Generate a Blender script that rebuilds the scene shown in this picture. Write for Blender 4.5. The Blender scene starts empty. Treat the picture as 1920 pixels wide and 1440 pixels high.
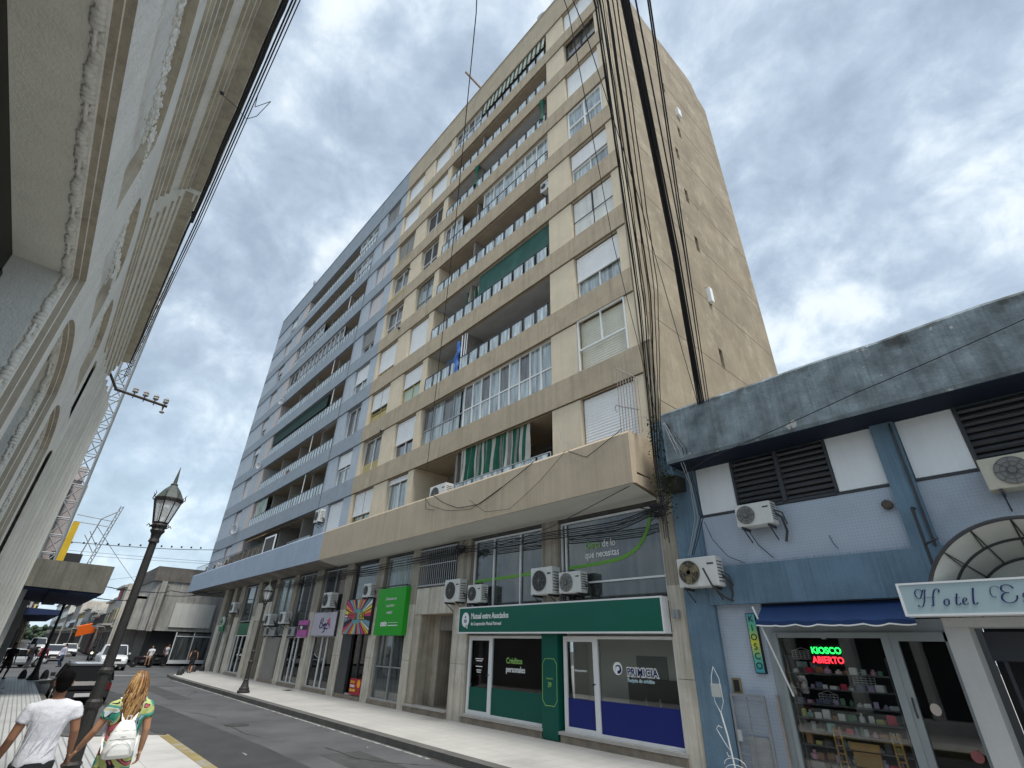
import bpy, math, random
from mathutils import Vector, Matrix
R = math.radians
rnd = random.Random(7)
sc = bpy.context.scene
col = sc.collection
# ---------------------------------------------------------------- camera
def setup_camera():
    yaw, pitch, roll, F = R(48.595), R(28.650), R(1.605), 903.85
    f = Vector((-math.sin(yaw)*math.cos(pitch), math.cos(yaw)*math.cos(pitch), math.sin(pitch)))
    r0 = Vector((math.cos(yaw), math.sin(yaw), 0)); u0 = r0.cross(f)
    r = r0*math.cos(roll) + u0*math.sin(roll); u = -r0*math.sin(roll) + u0*math.cos(roll)
    cam = bpy.data.cameras.new('camera'); o = bpy.data.objects.new('camera', cam); col.objects.link(o)
    m = Matrix((r, u, -f)).transposed().to_4x4(); m.translation = Vector((0, 0, 1.75)); o.matrix_world = m
    cam.sensor_fit = 'HORIZONTAL'; cam.sensor_width = 36; cam.lens = F/1920*36
    cam.clip_start = .02; cam.clip_end = 4000
    sc.camera = o
setup_camera()
# ---------------------------------------------------------------- sky, sun, exposure
SUN_EL, SUN_AZ = R(66), R(98)      # azimuth clockwise from +Y
def setup_world():
    w = bpy.data.worlds.new('World'); sc.world = w; w.use_nodes = True
    nt = w.node_tree; N = nt.nodes; L = nt.links; N.clear()
    out = N.new('ShaderNodeOutputWorld'); bg = N.new('ShaderNodeBackground'); bg.inputs[1].default_value = .12
    sky = N.new('ShaderNodeTexSky'); sky.sky_type = 'NISHITA'; sky.sun_disc = False
    sky.sun_elevation = SUN_EL; sky.sun_rotation = SUN_AZ; sky.air_density = 1.3; sky.dust_density = 1.5
    tc = N.new('ShaderNodeTexCoord'); sp = N.new('ShaderNodeSeparateXYZ'); L.new(tc.outputs['Generated'], sp.inputs[0])
    def mth(op, a, b=None, c=None):
        n = N.new('ShaderNodeMath'); n.operation = op
        for i, v in enumerate((a, b, c)):
            if v is None: continue
            if isinstance(v, (int, float)): n.inputs[i].default_value = v
            else: L.new(v, n.inputs[i])
        return n.outputs[0]
    zz = mth('ADD', mth('MAXIMUM', sp.outputs[2], 0.0), .75)
    px = mth('DIVIDE', sp.outputs[0], zz); py = mth('DIVIDE', sp.outputs[1], zz)
    cb = N.new('ShaderNodeCombineXYZ'); L.new(px, cb.inputs[0]); L.new(py, cb.inputs[1])
    def noise(scale, det, rough, dist=0, off=(0, 0, 0), sx=(1, 1, 1)):
        mp = N.new('ShaderNodeMapping'); L.new(cb.outputs[0], mp.inputs[0])
        mp.inputs['Location'].default_value = off; mp.inputs['Scale'].default_value = sx
        n = N.new('ShaderNodeTexNoise'); n.inputs['Scale'].default_value = scale; n.inputs['Detail'].default_value = det
        n.inputs['Roughness'].default_value = rough; n.inputs['Distortion'].default_value = dist
        L.new(mp.outputs[0], n.inputs['Vector']); return n.outputs[0]
    n1 = noise(4.2, 10, .56, .15, (1.3, 4.2, 0), (1, 1, 1))
    n2 = noise(12.5, 9, .6, .25, (7.1, 2.2, 3), (1, 1, 1))
    n3 = noise(1.2, 3, .5, .1, (3.7, 9.1, 1))
    s = mth('ADD', mth('ADD', mth('MULTIPLY', n1, .50), mth('MULTIPLY', n2, .30)), mth('MULTIPLY', n3, .20))
    s = mth('MULTIPLY_ADD', mth('SUBTRACT', s, .487), 2.75, .5)
    rp = N.new('ShaderNodeValToRGB'); L.new(s, rp.inputs[0]); e = rp.color_ramp.elements
    e[0].position = .2; e[0].color = (.25, .315, .40, 1)
    e[1].position = .92; e[1].color = (.80, .86, .90, 1)
    for p, c in ((.36, (.31, .38, .47, 1)), (.50, (.385, .465, .565, 1)), (.61, (.49, .575, .665, 1)), (.72, (.65, .72, .775, 1))):
        k = e.new(p); k.color = c
    # towards the horizon the cloud deck pales to a thin blue-white
    hz = N.new('ShaderNodeMapRange'); L.new(sp.outputs[2], hz.inputs[0]); hz.inputs[1].default_value = .02; hz.inputs[2].default_value = .5
    hz.inputs[3].default_value = 1; hz.inputs[4].default_value = 0
    m1 = N.new('ShaderNodeMix'); m1.data_type = 'RGBA'; L.new(mth('MULTIPLY', hz.outputs[0], .45), m1.inputs[0])
    L.new(rp.outputs[0], m1.inputs[6]); m1.inputs[7].default_value = (.50, .68, .80, 1)
    sc8 = N.new('ShaderNodeVectorMath'); sc8.operation = 'SCALE'; L.new(m1.outputs[2], sc8.inputs[0]); sc8.inputs[3].default_value = 6.05
    mix = N.new('ShaderNodeMix'); mix.data_type = 'RGBA'; mix.inputs[0].default_value = .93
    L.new(sky.outputs[0], mix.inputs[6]); L.new(sc8.outputs[0], mix.inputs[7])
    L.new(mix.outputs[2], bg.inputs[0]); L.new(bg.outputs[0], out.inputs[0])
    ld = bpy.data.lights.new('sun', 'SUN'); ld.energy = 2.5; ld.angle = R(22); ld.color = (1, .965, .91)
    lo = bpy.data.objects.new('sun', ld); col.objects.link(lo)
    d = Vector((math.sin(SUN_AZ)*math.cos(SUN_EL), math.cos(SUN_AZ)*math.cos(SUN_EL), math.sin(SUN_EL)))
    lo.rotation_euler = (-d).to_track_quat('-Z', 'Y').to_euler(); lo.location = (0, 0, 60)
setup_world()
vs = sc.view_settings; vs.view_transform = 'Standard'; vs.look = 'None'; vs.gamma = 1; vs.exposure = .92
sc.render.resolution_x, sc.render.resolution_y = 1024, 768
sc.render.engine = 'CYCLES'
try:
    sc.cycles.max_bounces = 6; sc.cycles.transparent_max_bounces = 12
except Exception: pass
# ---------------------------------------------------------------- materials
MATS = {}
def mat(name, c, rough=.8, var=0, vs_=3.0, streak=0, stc=None, bump=0, bs=60, spec=.3, metal=0, emit=0, alpha=1, patch=None, grad=None):
    """procedural paint / stucco / metal: noise variation, vertical rain streaks, patches of another colour, bump"""
    if name in MATS: return MATS[name]
    m = bpy.data.materials.new(name); m.use_nodes = True; MATS[name] = m
    nt = m.node_tree; N = nt.nodes; L = nt.links; p = N['Principled BSDF']
    p.inputs['Roughness'].default_value = rough; p.inputs['Metallic'].default_value = metal
    p.inputs['Specular IOR Level'].default_value = spec
    c4 = (*c, 1); p.inputs['Base Color'].default_value = c4
    if alpha < 1: p.inputs['Alpha'].default_value = alpha
    if emit:
        p.inputs['Emission Color'].default_value = c4; p.inputs['Emission Strength'].default_value = emit
    if not (var or streak or bump or patch): return m
    tc = N.new('ShaderNodeTexCoord')
    def noise(scale, det=5, rough_=.6, sc3=None, off=0):
        mp = N.new('ShaderNodeMapping'); L.new(tc.outputs['Object'], mp.inputs[0])
        mp.inputs['Location'].default_value = (off, off*.7, off*.3)
        if sc3: mp.inputs['Scale'].default_value = sc3
        n = N.new('ShaderNodeTexNoise'); n.inputs['Scale'].default_value = scale; n.inputs['Detail'].default_value = det
        n.inputs['Roughness'].default_value = rough_; L.new(mp.outputs[0], n.inputs['Vector']); return n.outputs[0]
    cur = None
    def mix(fac, a, b, blend='MIX'):
        x = N.new('ShaderNodeMix'); x.data_type = 'RGBA'; x.blend_type = blend
        if isinstance(fac, float): x.inputs[0].default_value = fac
        else: L.new(fac, x.inputs[0])
        for i, v in ((6, a), (7, b)):
            if isinstance(v, tuple): x.inputs[i].default_value = v
            else: L.new(v, x.inputs[i])
        return x.outputs[2]
    def rng(src, a, b, lo=0., hi=1.):
        x = N.new('ShaderNodeMapRange'); L.new(src, x.inputs[0]); x.inputs[1].default_value = a; x.inputs[2].default_value = b
        x.inputs[3].default_value = lo; x.inputs[4].default_value = hi; return x.outputs[0]
    cur = c4
    if var:
        d = tuple(max(0, v*(1-var)) for v in c) + (1,); b = tuple(min(1, v*(1+var*.7)) for v in c) + (1,)
        cur = mix(rng(noise(vs_), .3, .7), d, b)
        cur = mix(rng(noise(vs_*9, off=3), .35, .75, 0., .35), cur, d)
    if patch:
        pc, ps, lo, hi = patch
        cur = mix(rng(noise(ps, 6, .65, off=11), lo, hi), cur, (*pc, 1))
    if streak:
        s = rng(noise(2.2, 6, .7, (2.6, 2.6, .12), 5), .48, .72, 0., streak)
        cur = mix(s, cur, (*(stc or tuple(v*.45 for v in c)), 1))
        cur = mix(rng(noise(2.2, 5, .7, (10, 10, .22), 9), .5, .74, 0., streak*.75), cur, (*(stc or tuple(v*.45 for v in c)), 1))
    if not isinstance(cur, tuple): L.new(cur, p.inputs['Base Color'])
    if bump:
        bp = N.new('ShaderNodeBump'); bp.inputs['Strength'].default_value = bump; bp.inputs['Distance'].default_value = .02
        L.new(noise(bs, 4, .6, off=2), bp.inputs['Height']); L.new(bp.outputs[0], p.inputs['Normal'])
    return m
def glass(name, tint, rough=.03, see=.0, refl=.5):
    """window glass: fresnel reflection over a tinted, partly see-through pane"""
    if name in MATS: return MATS[name]
    m = bpy.data.materials.new(name); m.use_nodes = True; MATS[name] = m
    nt = m.node_tree; N = nt.nodes; L = nt.links; N.clear()
    out = N.new('ShaderNodeOutputMaterial'); gl = N.new('ShaderNodeBsdfGlossy'); gl.inputs['Roughness'].default_value = rough
    df = N.new('ShaderNodeBsdfDiffuse'); df.inputs[0].default_value = (*tint, 1)
    tr = N.new('ShaderNodeBsdfTransparent'); tr.inputs[0].default_value = (.95, .97, .965, 1)
    m1 = N.new('ShaderNodeMixShader'); m1.inputs[0].default_value = see; L.new(df.outputs[0], m1.inputs[1]); L.new(tr.outputs[0], m1.inputs[2])
    fr = N.new('ShaderNodeFresnel'); fr.inputs[0].default_value = 1.5
    a = N.new('ShaderNodeMath'); a.operation = 'MULTIPLY_ADD'; L.new(fr.outputs[0], a.inputs[0]); a.inputs[1].default_value = 1.0; a.inputs[2].default_value = refl*.18
    tq = N.new('ShaderNodeTexCoord'); mq = N.new('ShaderNodeMapping'); L.new(tq.outputs['Object'], mq.inputs[0]); mq.inputs['Scale'].default_value = (5, 5, .5)
    nq = N.new('ShaderNodeTexNoise'); nq.inputs['Scale'].default_value = 1.6; nq.inputs['Detail'].default_value = 4; L.new(mq.outputs[0], nq.inputs['Vector'])
    rq_ = N.new('ShaderNodeMapRange'); L.new(nq.outputs[0], rq_.inputs[0]); rq_.inputs[1].default_value = .35; rq_.inputs[2].default_value = .65; rq_.inputs[3].default_value = .45; rq_.inputs[4].default_value = 1.6
    vq = N.new('ShaderNodeVectorMath'); vq.operation = 'SCALE'; vq.inputs[0].default_value = tint; L.new(rq_.outputs[0], vq.inputs[3]); L.new(vq.outputs[0], df.inputs[0])
    m2 = N.new('ShaderNodeMixShader'); L.new(a.outputs[0], m2.inputs[0]); L.new(m1.outputs[0], m2.inputs[1]); L.new(gl.outputs[0], m2.inputs[2])
    tc = N.new('ShaderNodeTexCoord'); nz = N.new('ShaderNodeTexNoise'); nz.inputs['Scale'].default_value = 1.3
    L.new(tc.outputs['Object'], nz.inputs['Vector']); bp = N.new('ShaderNodeBump'); bp.inputs['Strength'].default_value = .04
    L.new(nz.outputs[0], bp.inputs['Height']); L.new(bp.outputs[0], gl.inputs['Normal'])
    L.new(m2.outputs[0], out.inputs[0]); return m
# ---------------------------------------------------------------- mesh builder
ORG = {}
class MB:
    def __init__(s, m=None): s.v = []; s.f = []; s.mi = []; s.mats = []; s.cur = 0; s.smooth = False; s.sm = []; m and s.m(m)
    def m(s, mt):
        if mt not in s.mats: s.mats.append(mt)
        s.cur = s.mats.index(mt); return s
    def face(s, idx): s.f.append(idx); s.mi.append(s.cur); s.sm.append(s.smooth)
    def poly(s, pts):
        b = len(s.v); s.v += [tuple(p) for p in pts]; s.face(list(range(b, b+len(pts)))); return s
    def box(s, x0, x1, y0, y1, z0, z1):
        if x0 > x1: x0, x1 = x1, x0
        if y0 > y1: y0, y1 = y1, y0
        if z0 > z1: z0, z1 = z1, z0
        b = len(s.v)
        s.v += [(x0,y0,z0),(x1,y0,z0),(x1,y1,z0),(x0,y1,z0),(x0,y0,z1),(x1,y0,z1),(x1,y1,z1),(x0,y1,z1)]
        for q in ((0,3,2,1),(4,5,6,7),(0,1,5,4),(1,2,6,5),(2,3,7,6),(3,0,4,7)): s.face([b+i for i in q])
        return s
    def obox(s, c, sx, sy, sz, rot):
        """oriented box: centre, full sizes, rotation matrix (3x3)"""
        b = len(s.v); c = Vector(c)
        for dx, dy, dz in ((-1,-1,-1),(1,-1,-1),(1,1,-1),(-1,1,-1),(-1,-1,1),(1,-1,1),(1,1,1),(-1,1,1)):
            s.v.append(tuple(c + rot @ Vector((dx*sx/2, dy*sy/2, dz*sz/2))))
        for q in ((0,3,2,1),(4,5,6,7),(0,1,5,4),(1,2,6,5),(2,3,7,6),(3,0,4,7)): s.face([b+i for i in q])
        return s
    def tube(s, pts, r, n=6, cap=True, flat=1.0):
        pts = [Vector(p) for p in pts]; k = len(pts); rs = r if isinstance(r, (list, tuple)) else [r]*k
        b = len(s.v); up = None
        for i, p in enumerate(pts):
            t = (pts[min(i+1, k-1)] - pts[max(i-1, 0)]); t = t.normalized() if t.length > 1e-9 else Vector((0,0,1))
            if up is None:
                a = Vector((0,0,1)) if abs(t.z) < .9 else Vector((1,0,0)); up = (a - t*a.dot(t)).normalized()
            else:
                up = up - t*up.dot(t)
                up = up.normalized() if up.length > 1e-6 else t.orthogonal().normalized()
            sd = t.cross(up)
            for j in range(n):
                a = 2*math.pi*j/n; s.v.append(tuple(p + up*(math.cos(a)*rs[i]*flat) + sd*(math.sin(a)*rs[i])))
        for i in range(k-1):
            for j in range(n):
                s.face([b+i*n+j, b+i*n+(j+1) % n, b+(i+1)*n+(j+1) % n, b+(i+1)*n+j])
        if cap:
            s.face([b+j for j in range(n)][::-1]); s.face([b+(k-1)*n+j for j in range(n)])
        return s
    def lathe(s, prof, c=(0,0,0), n=16, ax='z', phase=0):
        """profile [(r,h)] about an axis through c"""
        b = len(s.v)
        for r_, h in prof:
            for j in range(n):
                a = 2*math.pi*j/n + phase; x, y = r_*math.cos(a), r_*math.sin(a)
                p = (x, y, h) if ax == 'z' else ((x, h, y) if ax == 'y' else (h, x, y))
                s.v.append((c[0]+p[0], c[1]+p[1], c[2]+p[2]))
        for i in range(len(prof)-1):
            for j in range(n): s.face([b+i*n+j, b+i*n+(j+1) % n, b+(i+1)*n+(j+1) % n, b+(i+1)*n+j])
        s.face([b+j for j in range(n)][::-1]); s.face([b+(len(prof)-1)*n+j for j in range(n)]); return s
    def prism(s, pts2, a0, a1, ax='y'):
        """2-D polygon extruded along an axis: ax y -> pts are (x,z); ax x -> (y,z); ax z -> (x,y)"""
        def P(p, a): return (p[0], a, p[1]) if ax == 'y' else ((a, p[0], p[1]) if ax == 'x' else (p[0], p[1], a))
        n = len(pts2); b = len(s.v); s.v += [P(p, a0) for p in pts2] + [P(p, a1) for p in pts2]
        s.face(list(range(b, b+n))[::-1]); s.face(list(range(b+n, b+2*n)))
        for i in range(n): s.face([b+i, b+(i+1) % n, b+n+(i+1) % n, b+n+i])
        return s
    def ball(s, c, rx, ry=None, rz=None, nu=12, nv=8, rot=None):
        ry = ry or rx; rz = rz or rx; b = len(s.v)
        for i in range(nv+1):
            th = math.pi*i/nv
            for j in range(nu):
                a = 2*math.pi*j/nu; p = Vector((rx*math.sin(th)*math.cos(a), ry*math.sin(th)*math.sin(a), rz*math.cos(th)))
                if rot: p = rot @ p
                s.v.append((c[0]+p.x, c[1]+p.y, c[2]+p.z))
        for i in range(nv):
            for j in range(nu): s.face([b+i*nu+j, b+(i+1)*nu+j, b+(i+1)*nu+(j+1) % nu, b+i*nu+(j+1) % nu])
        return s
    def loft(s, rings, cap=True):
        n = len(rings[0]); b = len(s.v)
        for rg in rings: s.v += [tuple(p) for p in rg]
        for i in range(len(rings)-1):
            for j in range(n): s.face([b+i*n+j, b+i*n+(j+1) % n, b+(i+1)*n+(j+1) % n, b+(i+1)*n+j])
        if cap: s.face([b+j for j in range(n)][::-1]); s.face([b+(len(rings)-1)*n+j for j in range(n)])
        return s
    def grid(s, fn, nu, nv):
        b = len(s.v)
        for i in range(nu+1):
            for j in range(nv+1): s.v.append(tuple(fn(i/nu, j/nv)))
        for i in range(nu):
            for j in range(nv): s.face([b+i*(nv+1)+j, b+(i+1)*(nv+1)+j, b+(i+1)*(nv+1)+j+1, b+i*(nv+1)+j+1])
        return s
    def text(s, txt, size, o, u, v, align='LEFT', ext=.004, sx=1, shear=0, bold=0, sp=1):
        """lettering of the built-in font laid on the plane o + x*u + y*v, as real raised mesh"""
        cu = bpy.data.curves.new('t', 'FONT'); cu.body = txt; cu.size = size; cu.align_x = align; cu.extrude = ext/2; cu.shear = shear
        cu.resolution_u = 3; cu.offset = bold; cu.space_character = sp
        ob = bpy.data.objects.new('t', cu); col.objects.link(ob)
        bpy.context.view_layer.update()
        me = bpy.data.meshes.new_from_object(ob.evaluated_get(bpy.context.evaluated_depsgraph_get()))
        o = Vector(o); u = Vector(u).normalized(); v = Vector(v).normalized(); w = u.cross(v); b = len(s.v)
        for q in me.vertices: s.v.append(tuple(o + u*(q.co.x*sx) + v*q.co.y + w*q.co.z))
        for pl in me.polygons: s.face([b+i for i in pl.vertices])
        bpy.data.objects.remove(ob); bpy.data.curves.remove(cu); bpy.data.meshes.remove(me); return s
    def pieces(s, name, parent, *a):
        """each separate block of the mesh becomes a part of its own"""
        up = list(range(len(s.v)))
        def fd(i):
            while up[i] != i: up[i] = up[up[i]]; i = up[i]
            return i
        for f in s.f:
            r_ = fd(f[0])
            for i in f[1:]: up[fd(i)] = r_
        g = {}
        for k, f in enumerate(s.f): g.setdefault(fd(f[0]), []).append(k)
        last = None
        for ks in g.values():
            b = MB(); ids = sorted({i for k in ks for i in s.f[k]}); mp = {j: n for n, j in enumerate(ids)}; b.v = [s.v[i] for i in ids]; b.mats = list(s.mats)
            b.f = [[mp[i] for i in s.f[k]] for k in ks]; b.mi = [s.mi[k] for k in ks]; b.sm = [s.sm[k] for k in ks]
            SPLIT.discard(name); last = b.build(name, parent, None, *a); SPLIT.add(name)
        return last
    def build(s, name, parent=None, origin=None, label=None, cat=None, group=None, kind=None, bevel=0):
        if name in SPLIT and parent is not None:
            return s.pieces(name, parent, label, cat, group, kind)
        me = bpy.data.meshes.new(name)
        if parent is not None: o_ = ORG.get(parent.name, (0,0,0))
        else: o_ = origin or (0,0,0)
        me.from_pydata([(a-o_[0], b-o_[1], c-o_[2]) for a, b, c in s.v], [], s.f)
        for m_ in s.mats: me.materials.append(m_)
        me.polygons.foreach_set('material_index', s.mi)
        me.polygons.foreach_set('use_smooth', s.sm)
        me.update()
        ob = bpy.data.objects.new(name, me); col.objects.link(ob); KEEP.append(ob)
        if parent is not None: ob.parent = parent
        else: ob.location = o_
        ORG[ob.name] = o_
        if bevel:
            md = ob.modifiers.new('bevel', 'BEVEL'); md.width = bevel; md.segments = 2; md.limit_method = 'ANGLE'
        tag(ob, label, cat, group, kind)
        return ob
KEEP = []
SPLIT = {'pilaster','wall_pier','painted_ceiling','jamb_face','column','body','mosaic_wall','stained_sill','vent_panel','partition','desk_leg','wall_end','corner_panel','bumper','load_bed','entrance_pillar','white_fitting','string_course','number_plate','side_vent_','sill_strip'}
def tag(o, label=None, cat=None, group=None, kind=None):
    if label: o['label'] = label
    if cat: o['category'] = cat
    if group: o['group'] = group
    if kind: o['kind'] = kind
    return o
def root(name, loc, label, cat, group=None, rz=0, local=False):
    """an Empty at the thing's base; with local=True children are built in the thing's own frame"""
    o = bpy.data.objects.new(name, None); o.empty_display_size = .2; o.location = loc; o.rotation_euler = (0, 0, rz); col.objects.link(o)
    ORG[o.name] = (0,0,0) if local else tuple(loc); KEEP.append(o)
    return tag(o, label, cat, group)
def copy_tree(o, parent=None):
    c = o.copy(); col.objects.link(c); KEEP.append(c); ORG[c.name] = ORG.get(o.name, (0,0,0))
    if parent is not None: c.parent = parent
    for ch in [x for x in o.children]: copy_tree(ch, c)
    return c
def FY(x, z, Y): return x*Y/10, 1.75+(z-1.75)*Y/10    # a point sighted against the facade plane Y=10, moved to depth Y
G = -.12      # pavement level
RD = -.25     # road level
# shared materials
beige_panel = mat('beige_panel_paint', (.66,.56,.415), .85, .10, 1.5, .22, (.42,.35,.25), .35, 50)
beige_band = mat('beige_band_concrete', (.43,.355,.255), .9, .14, 2.2, .55, (.235,.19,.135), .3, 40)
beige_par = mat('beige_parapet', (.43,.36,.265), .9, .12, 1.6, .4, (.28,.23,.165), .3, 40)
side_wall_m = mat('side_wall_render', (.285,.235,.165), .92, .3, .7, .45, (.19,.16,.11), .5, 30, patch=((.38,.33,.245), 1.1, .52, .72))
blue_panel = mat('blue_panel_paint', (.42,.46,.51), .85, .1, 1.5, .18, (.27,.32,.38), .25, 50)
blue_band = mat('blue_band_paint', (.29,.33,.37), .85, .12, 2., .25, (.15,.19,.235), .2, 40)
pink_panel = mat('pink_panel', (.50,.46,.44), .85, .08, 1.5, .15, (.35,.32,.3), .2, 50)
conc = mat('raw_concrete', (.27,.255,.23), .92, .25, 1.4, .7, (.12,.11,.10), .5, 30)
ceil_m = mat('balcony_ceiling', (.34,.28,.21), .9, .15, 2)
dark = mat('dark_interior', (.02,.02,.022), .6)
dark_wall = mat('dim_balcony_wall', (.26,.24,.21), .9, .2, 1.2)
white_sh = mat('white_shutter', (.80,.80,.79), .55, .05, 2, .15, (.45,.45,.44))
grey_sh = mat('grey_shutter', (.30,.285,.26), .6, .1, 2, .2)
pink_sh = mat('pinkish_shutter', (.64,.59,.57), .6, .08, 2, .2)
board_sh = mat('weathered_white_board', (.74,.74,.70), .7, .14, 2, .4, (.36,.35,.31))
yellow_sh = mat('cream_shutter', (.62,.60,.50), .6, .08, 2, .1)
alu_w = mat('white_aluminium', (.72,.73,.73), .35, .03, 4, spec=.5)
alu_g = mat('grey_aluminium', (.33,.34,.34), .35, .05, 4, spec=.5, metal=.3)
alu_d = mat('dark_metal', (.035,.036,.04), .45, .2, 6, spec=.5)
wood_f = mat('ochre_frame', (.42,.33,.13), .7, .2, 3)
pane = glass('window_glass', (.035,.042,.045), refl=1.3)
pane_l = glass('curtained_glass', (.27,.31,.30), .08, refl=1.0)
pane_g = glass('screen_glass', (.10,.095,.085), .15, refl=.6)
rail_gl = glass('railing_glass', (.46,.52,.52), .06, .15, .8)
shop_gl = glass('shop_glass', (.02,.025,.025), .01, .975, .12)
mesh_scr = mat('insect_screen', (.085,.08,.075), .8, .1, 8)
green_cl = mat('green_canvas', (.015,.10,.062), .85, .2, 3, bump=.2)
dgreen_cl = mat('dark_green_awning', (.028,.06,.052), .85, .2, 2, .2)
white_cl = mat('cream_canvas', (.50,.48,.42), .85, .15, 3)
blue_tarp = mat('blue_tarpaulin', (.05,.14,.42), .55, .2, 5, bump=.4, bs=12)
# ================================================================ ground, road, pavements
asph = mat('asphalt', (.078,.081,.085), .85, .25, .8, 0, None, .4, 120, patch=((.105,.106,.108), .35, .45, .7))
asph_d = mat('asphalt_patch', (.052,.053,.055), .88, .25, 1.2, bump=.4, bs=110)
def tile_mat(name, c, line, sx, sy, w=.03, var=.12, rough=.6, lines_only_y=False):
    m = mat(name, c, rough, var, .9, 0, None, .12, 80, patch=(tuple(v*.62 for v in c), .45, .52, .8))
    nt = m.node_tree; N = nt.nodes; L = nt.links; p = N['Principled BSDF']
    src = p.inputs['Base Color'].links[0].from_socket
    tc = N.new('ShaderNodeTexCoord'); sp = N.new('ShaderNodeSeparateXYZ'); L.new(tc.outputs['Object'], sp.inputs[0])
    def band(o, per):
        a = N.new('ShaderNodeMath'); a.operation = 'DIVIDE'; L.new(o, a.inputs[0]); a.inputs[1].default_value = per
        f = N.new('ShaderNodeMath'); f.operation = 'FRACT'; L.new(a.outputs[0], f.inputs[0])
        g = N.new('ShaderNodeMath'); g.operation = 'LESS_THAN'; L.new(f.outputs[0], g.inputs[0]); g.inputs[1].default_value = w
        return g.outputs[0]
    fac = band(sp.outputs[1], sy)
    if not lines_only_y:
        x = N.new('ShaderNodeMath'); x.operation = 'MAXIMUM'; L.new(fac, x.inputs[0]); L.new(band(sp.outputs[0], sx), x.inputs[1]); fac = x.outputs[0]
    k = N.new('ShaderNodeMath'); k.operation = 'MULTIPLY'; L.new(fac, k.inputs[0]); k.inputs[1].default_value = .75
    mx = N.new('ShaderNodeMix'); mx.data_type = 'RGBA'; L.new(k.outputs[0], mx.inputs[0]); L.new(src, mx.inputs[6]); mx.inputs[7].default_value = (*line, 1)
    L.new(mx.outputs[2], p.inputs['Base Color']); return m
pav_r = tile_mat('pale_paving', (.41,.40,.375), (.22,.215,.2), .4, .4, .025)
pav_s = tile_mat('ribbed_paving', (.42,.42,.405), (.12,.12,.12), 1, .105, .22, rough=.42, lines_only_y=True)
pav_w = tile_mat('white_slab_paving', (.47,.46,.44), (.2,.2,.19), .85, .75, .014)
kerb_m = mat('kerb_stone', (.115,.112,.105), .8, .3, 2, .2, None, .5, 30)
kerb_y = mat('worn_yellow_kerb', (.26,.21,.09), .85, .25, 2.5, 0, None, .4, 40, patch=((.26,.25,.22), 3, .5, .62))
MB(mat('far_ground', (.10,.10,.095), .95, .2, .2)).box(-600, 250, -250, 350, -.6, -.30).build('ground', kind='structure')
MB(asph).box(-420, 40, 1.2, 7.2, -.40, RD).build('road', kind='structure')
MB(asph).box(-52, -36.5, -160, 220, -.41, RD-.004).build('cross_road', kind='structure')
pr = [(40,7.25),(-35.5,7.25),(-37.6,7.4),(-39.2,8.0),(-46.6,12.6),(-47.8,14.2),(-48.1,16),(-48.1,120),(40,120)]
MB(pav_r).prism(pr, -.5, G, 'z').build('pavement', kind='structure')
def kerb(pts, w, m, z0=-.45, z1=G+.004, name='kerb'):
    k = MB(m)
    for (ax, ay), (bx, by) in zip(pts, pts[1:]):
        d = Vector((bx-ax, by-ay, 0)).normalized(); n = Vector((-d.y, d.x, 0))
        q = [(ax,ay),(bx,by),(bx+n.x*w,by+n.y*w),(ax+n.x*w,ay+n.y*w)]
        k.prism(q, z0, z1, 'z')
    return k.build(name, kind='structure')
kerb([(40,7.22),(-35.5,7.22)][::-1] , -.24, kerb_m)
kerb([(-35.5,7.22),(-37.7,7.36),(-39.3,7.97),(-46.8,12.6),(-48.0,14.2),(-48.3,16),(-48.3,120)], .22, kerb_m)
# left pavement: wide near the camera, set back for the parking bay, wide again at the crossing
pl = [(40,3.0),(-14.8,3.0),(-15.6,1.42),(-33.2,1.42),(-34.3,2.0),(-35.8,1.9),(-36.3,1.0),(-36.4,-60),(40,-60)]
MB(pav_s).prism([(40,1.75),(-14.9,1.75),(-15.6,1.3),(-33.2,1.3),(-34.3,1.9),(-35.6,1.8),(-36.2,1.0),(-36.3,-60),(40,-60)], -.5, G, 'z').build('pavement', kind='structure')
MB(pav_w).prism([(40,1.75),(40,2.98),(-14.8,2.98),(-15.2,1.75)], -.5, G, 'z').build('pavement', kind='structure')
kerb([(40,2.98),(-14.8,2.98)], -.19, kerb_y)
kerb([(-14.8,3.17),(-15.75,1.42),(-33.2,1.32),(-34.4,2.0),(-35.8,1.9),(-36.4,1.0),(-36.5,-60)], .14, kerb_m)
# resurfaced strip by the near kerb, white scraps of paint and drain covers
MB(asph_d).prism([(-1,3.2),(-1,4.75),(-13,4.7),(-22,4.3),(-34,3.0),(-34,2.2),(-15.4,3.2)], RD, RD+.004, 'z').build('road_patch', kind='structure')
MB(mat('worn_road_paint', (.32,.32,.31), .8, .3, 6, patch=((.08,.08,.08), 9, .45, .6))).box(-34.5,-10,6.86,6.93,RD,RD+.004).box(-12.6,-12.3,4.1,4.14,RD+.004,RD+.009).box(-9.8,-9.45,3.7,3.76,RD+.004,RD+.009).box(-40,-39.4,2.6,6.3,RD,RD+.004).build('road_marking', kind='structure')
crk = MB(mat('crack_tar', (.03,.03,.032), .7)); rc = random.Random(9)
for k in range(9):
    x, y = rc.uniform(-34,-4), rc.uniform(3.4,6.6); P = []; a = rc.choice([0,.3,1.5,-.2])
    for j in range(rc.randint(8,26)): P.append((x,y,RD+.003)); a += rc.uniform(-.35,.35)*.6; x += math.cos(a)*.16; y = min(6.8,max(3.3,y+math.sin(a)*.16))
    for p, q in zip(P,P[1:]):
        d = Vector((q[0]-p[0],q[1]-p[1],0)).normalized(); n = Vector((-d.y,d.x,0))*rc.uniform(.006,.014); crk.poly([(p[0]-n.x,p[1]-n.y,RD+.006),(q[0]-n.x,q[1]-n.y,RD+.006),(q[0]+n.x,q[1]+n.y,RD+.006),(p[0]+n.x,p[1]+n.y,RD+.006)])
crk.build('road_cracks', kind='structure')
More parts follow.
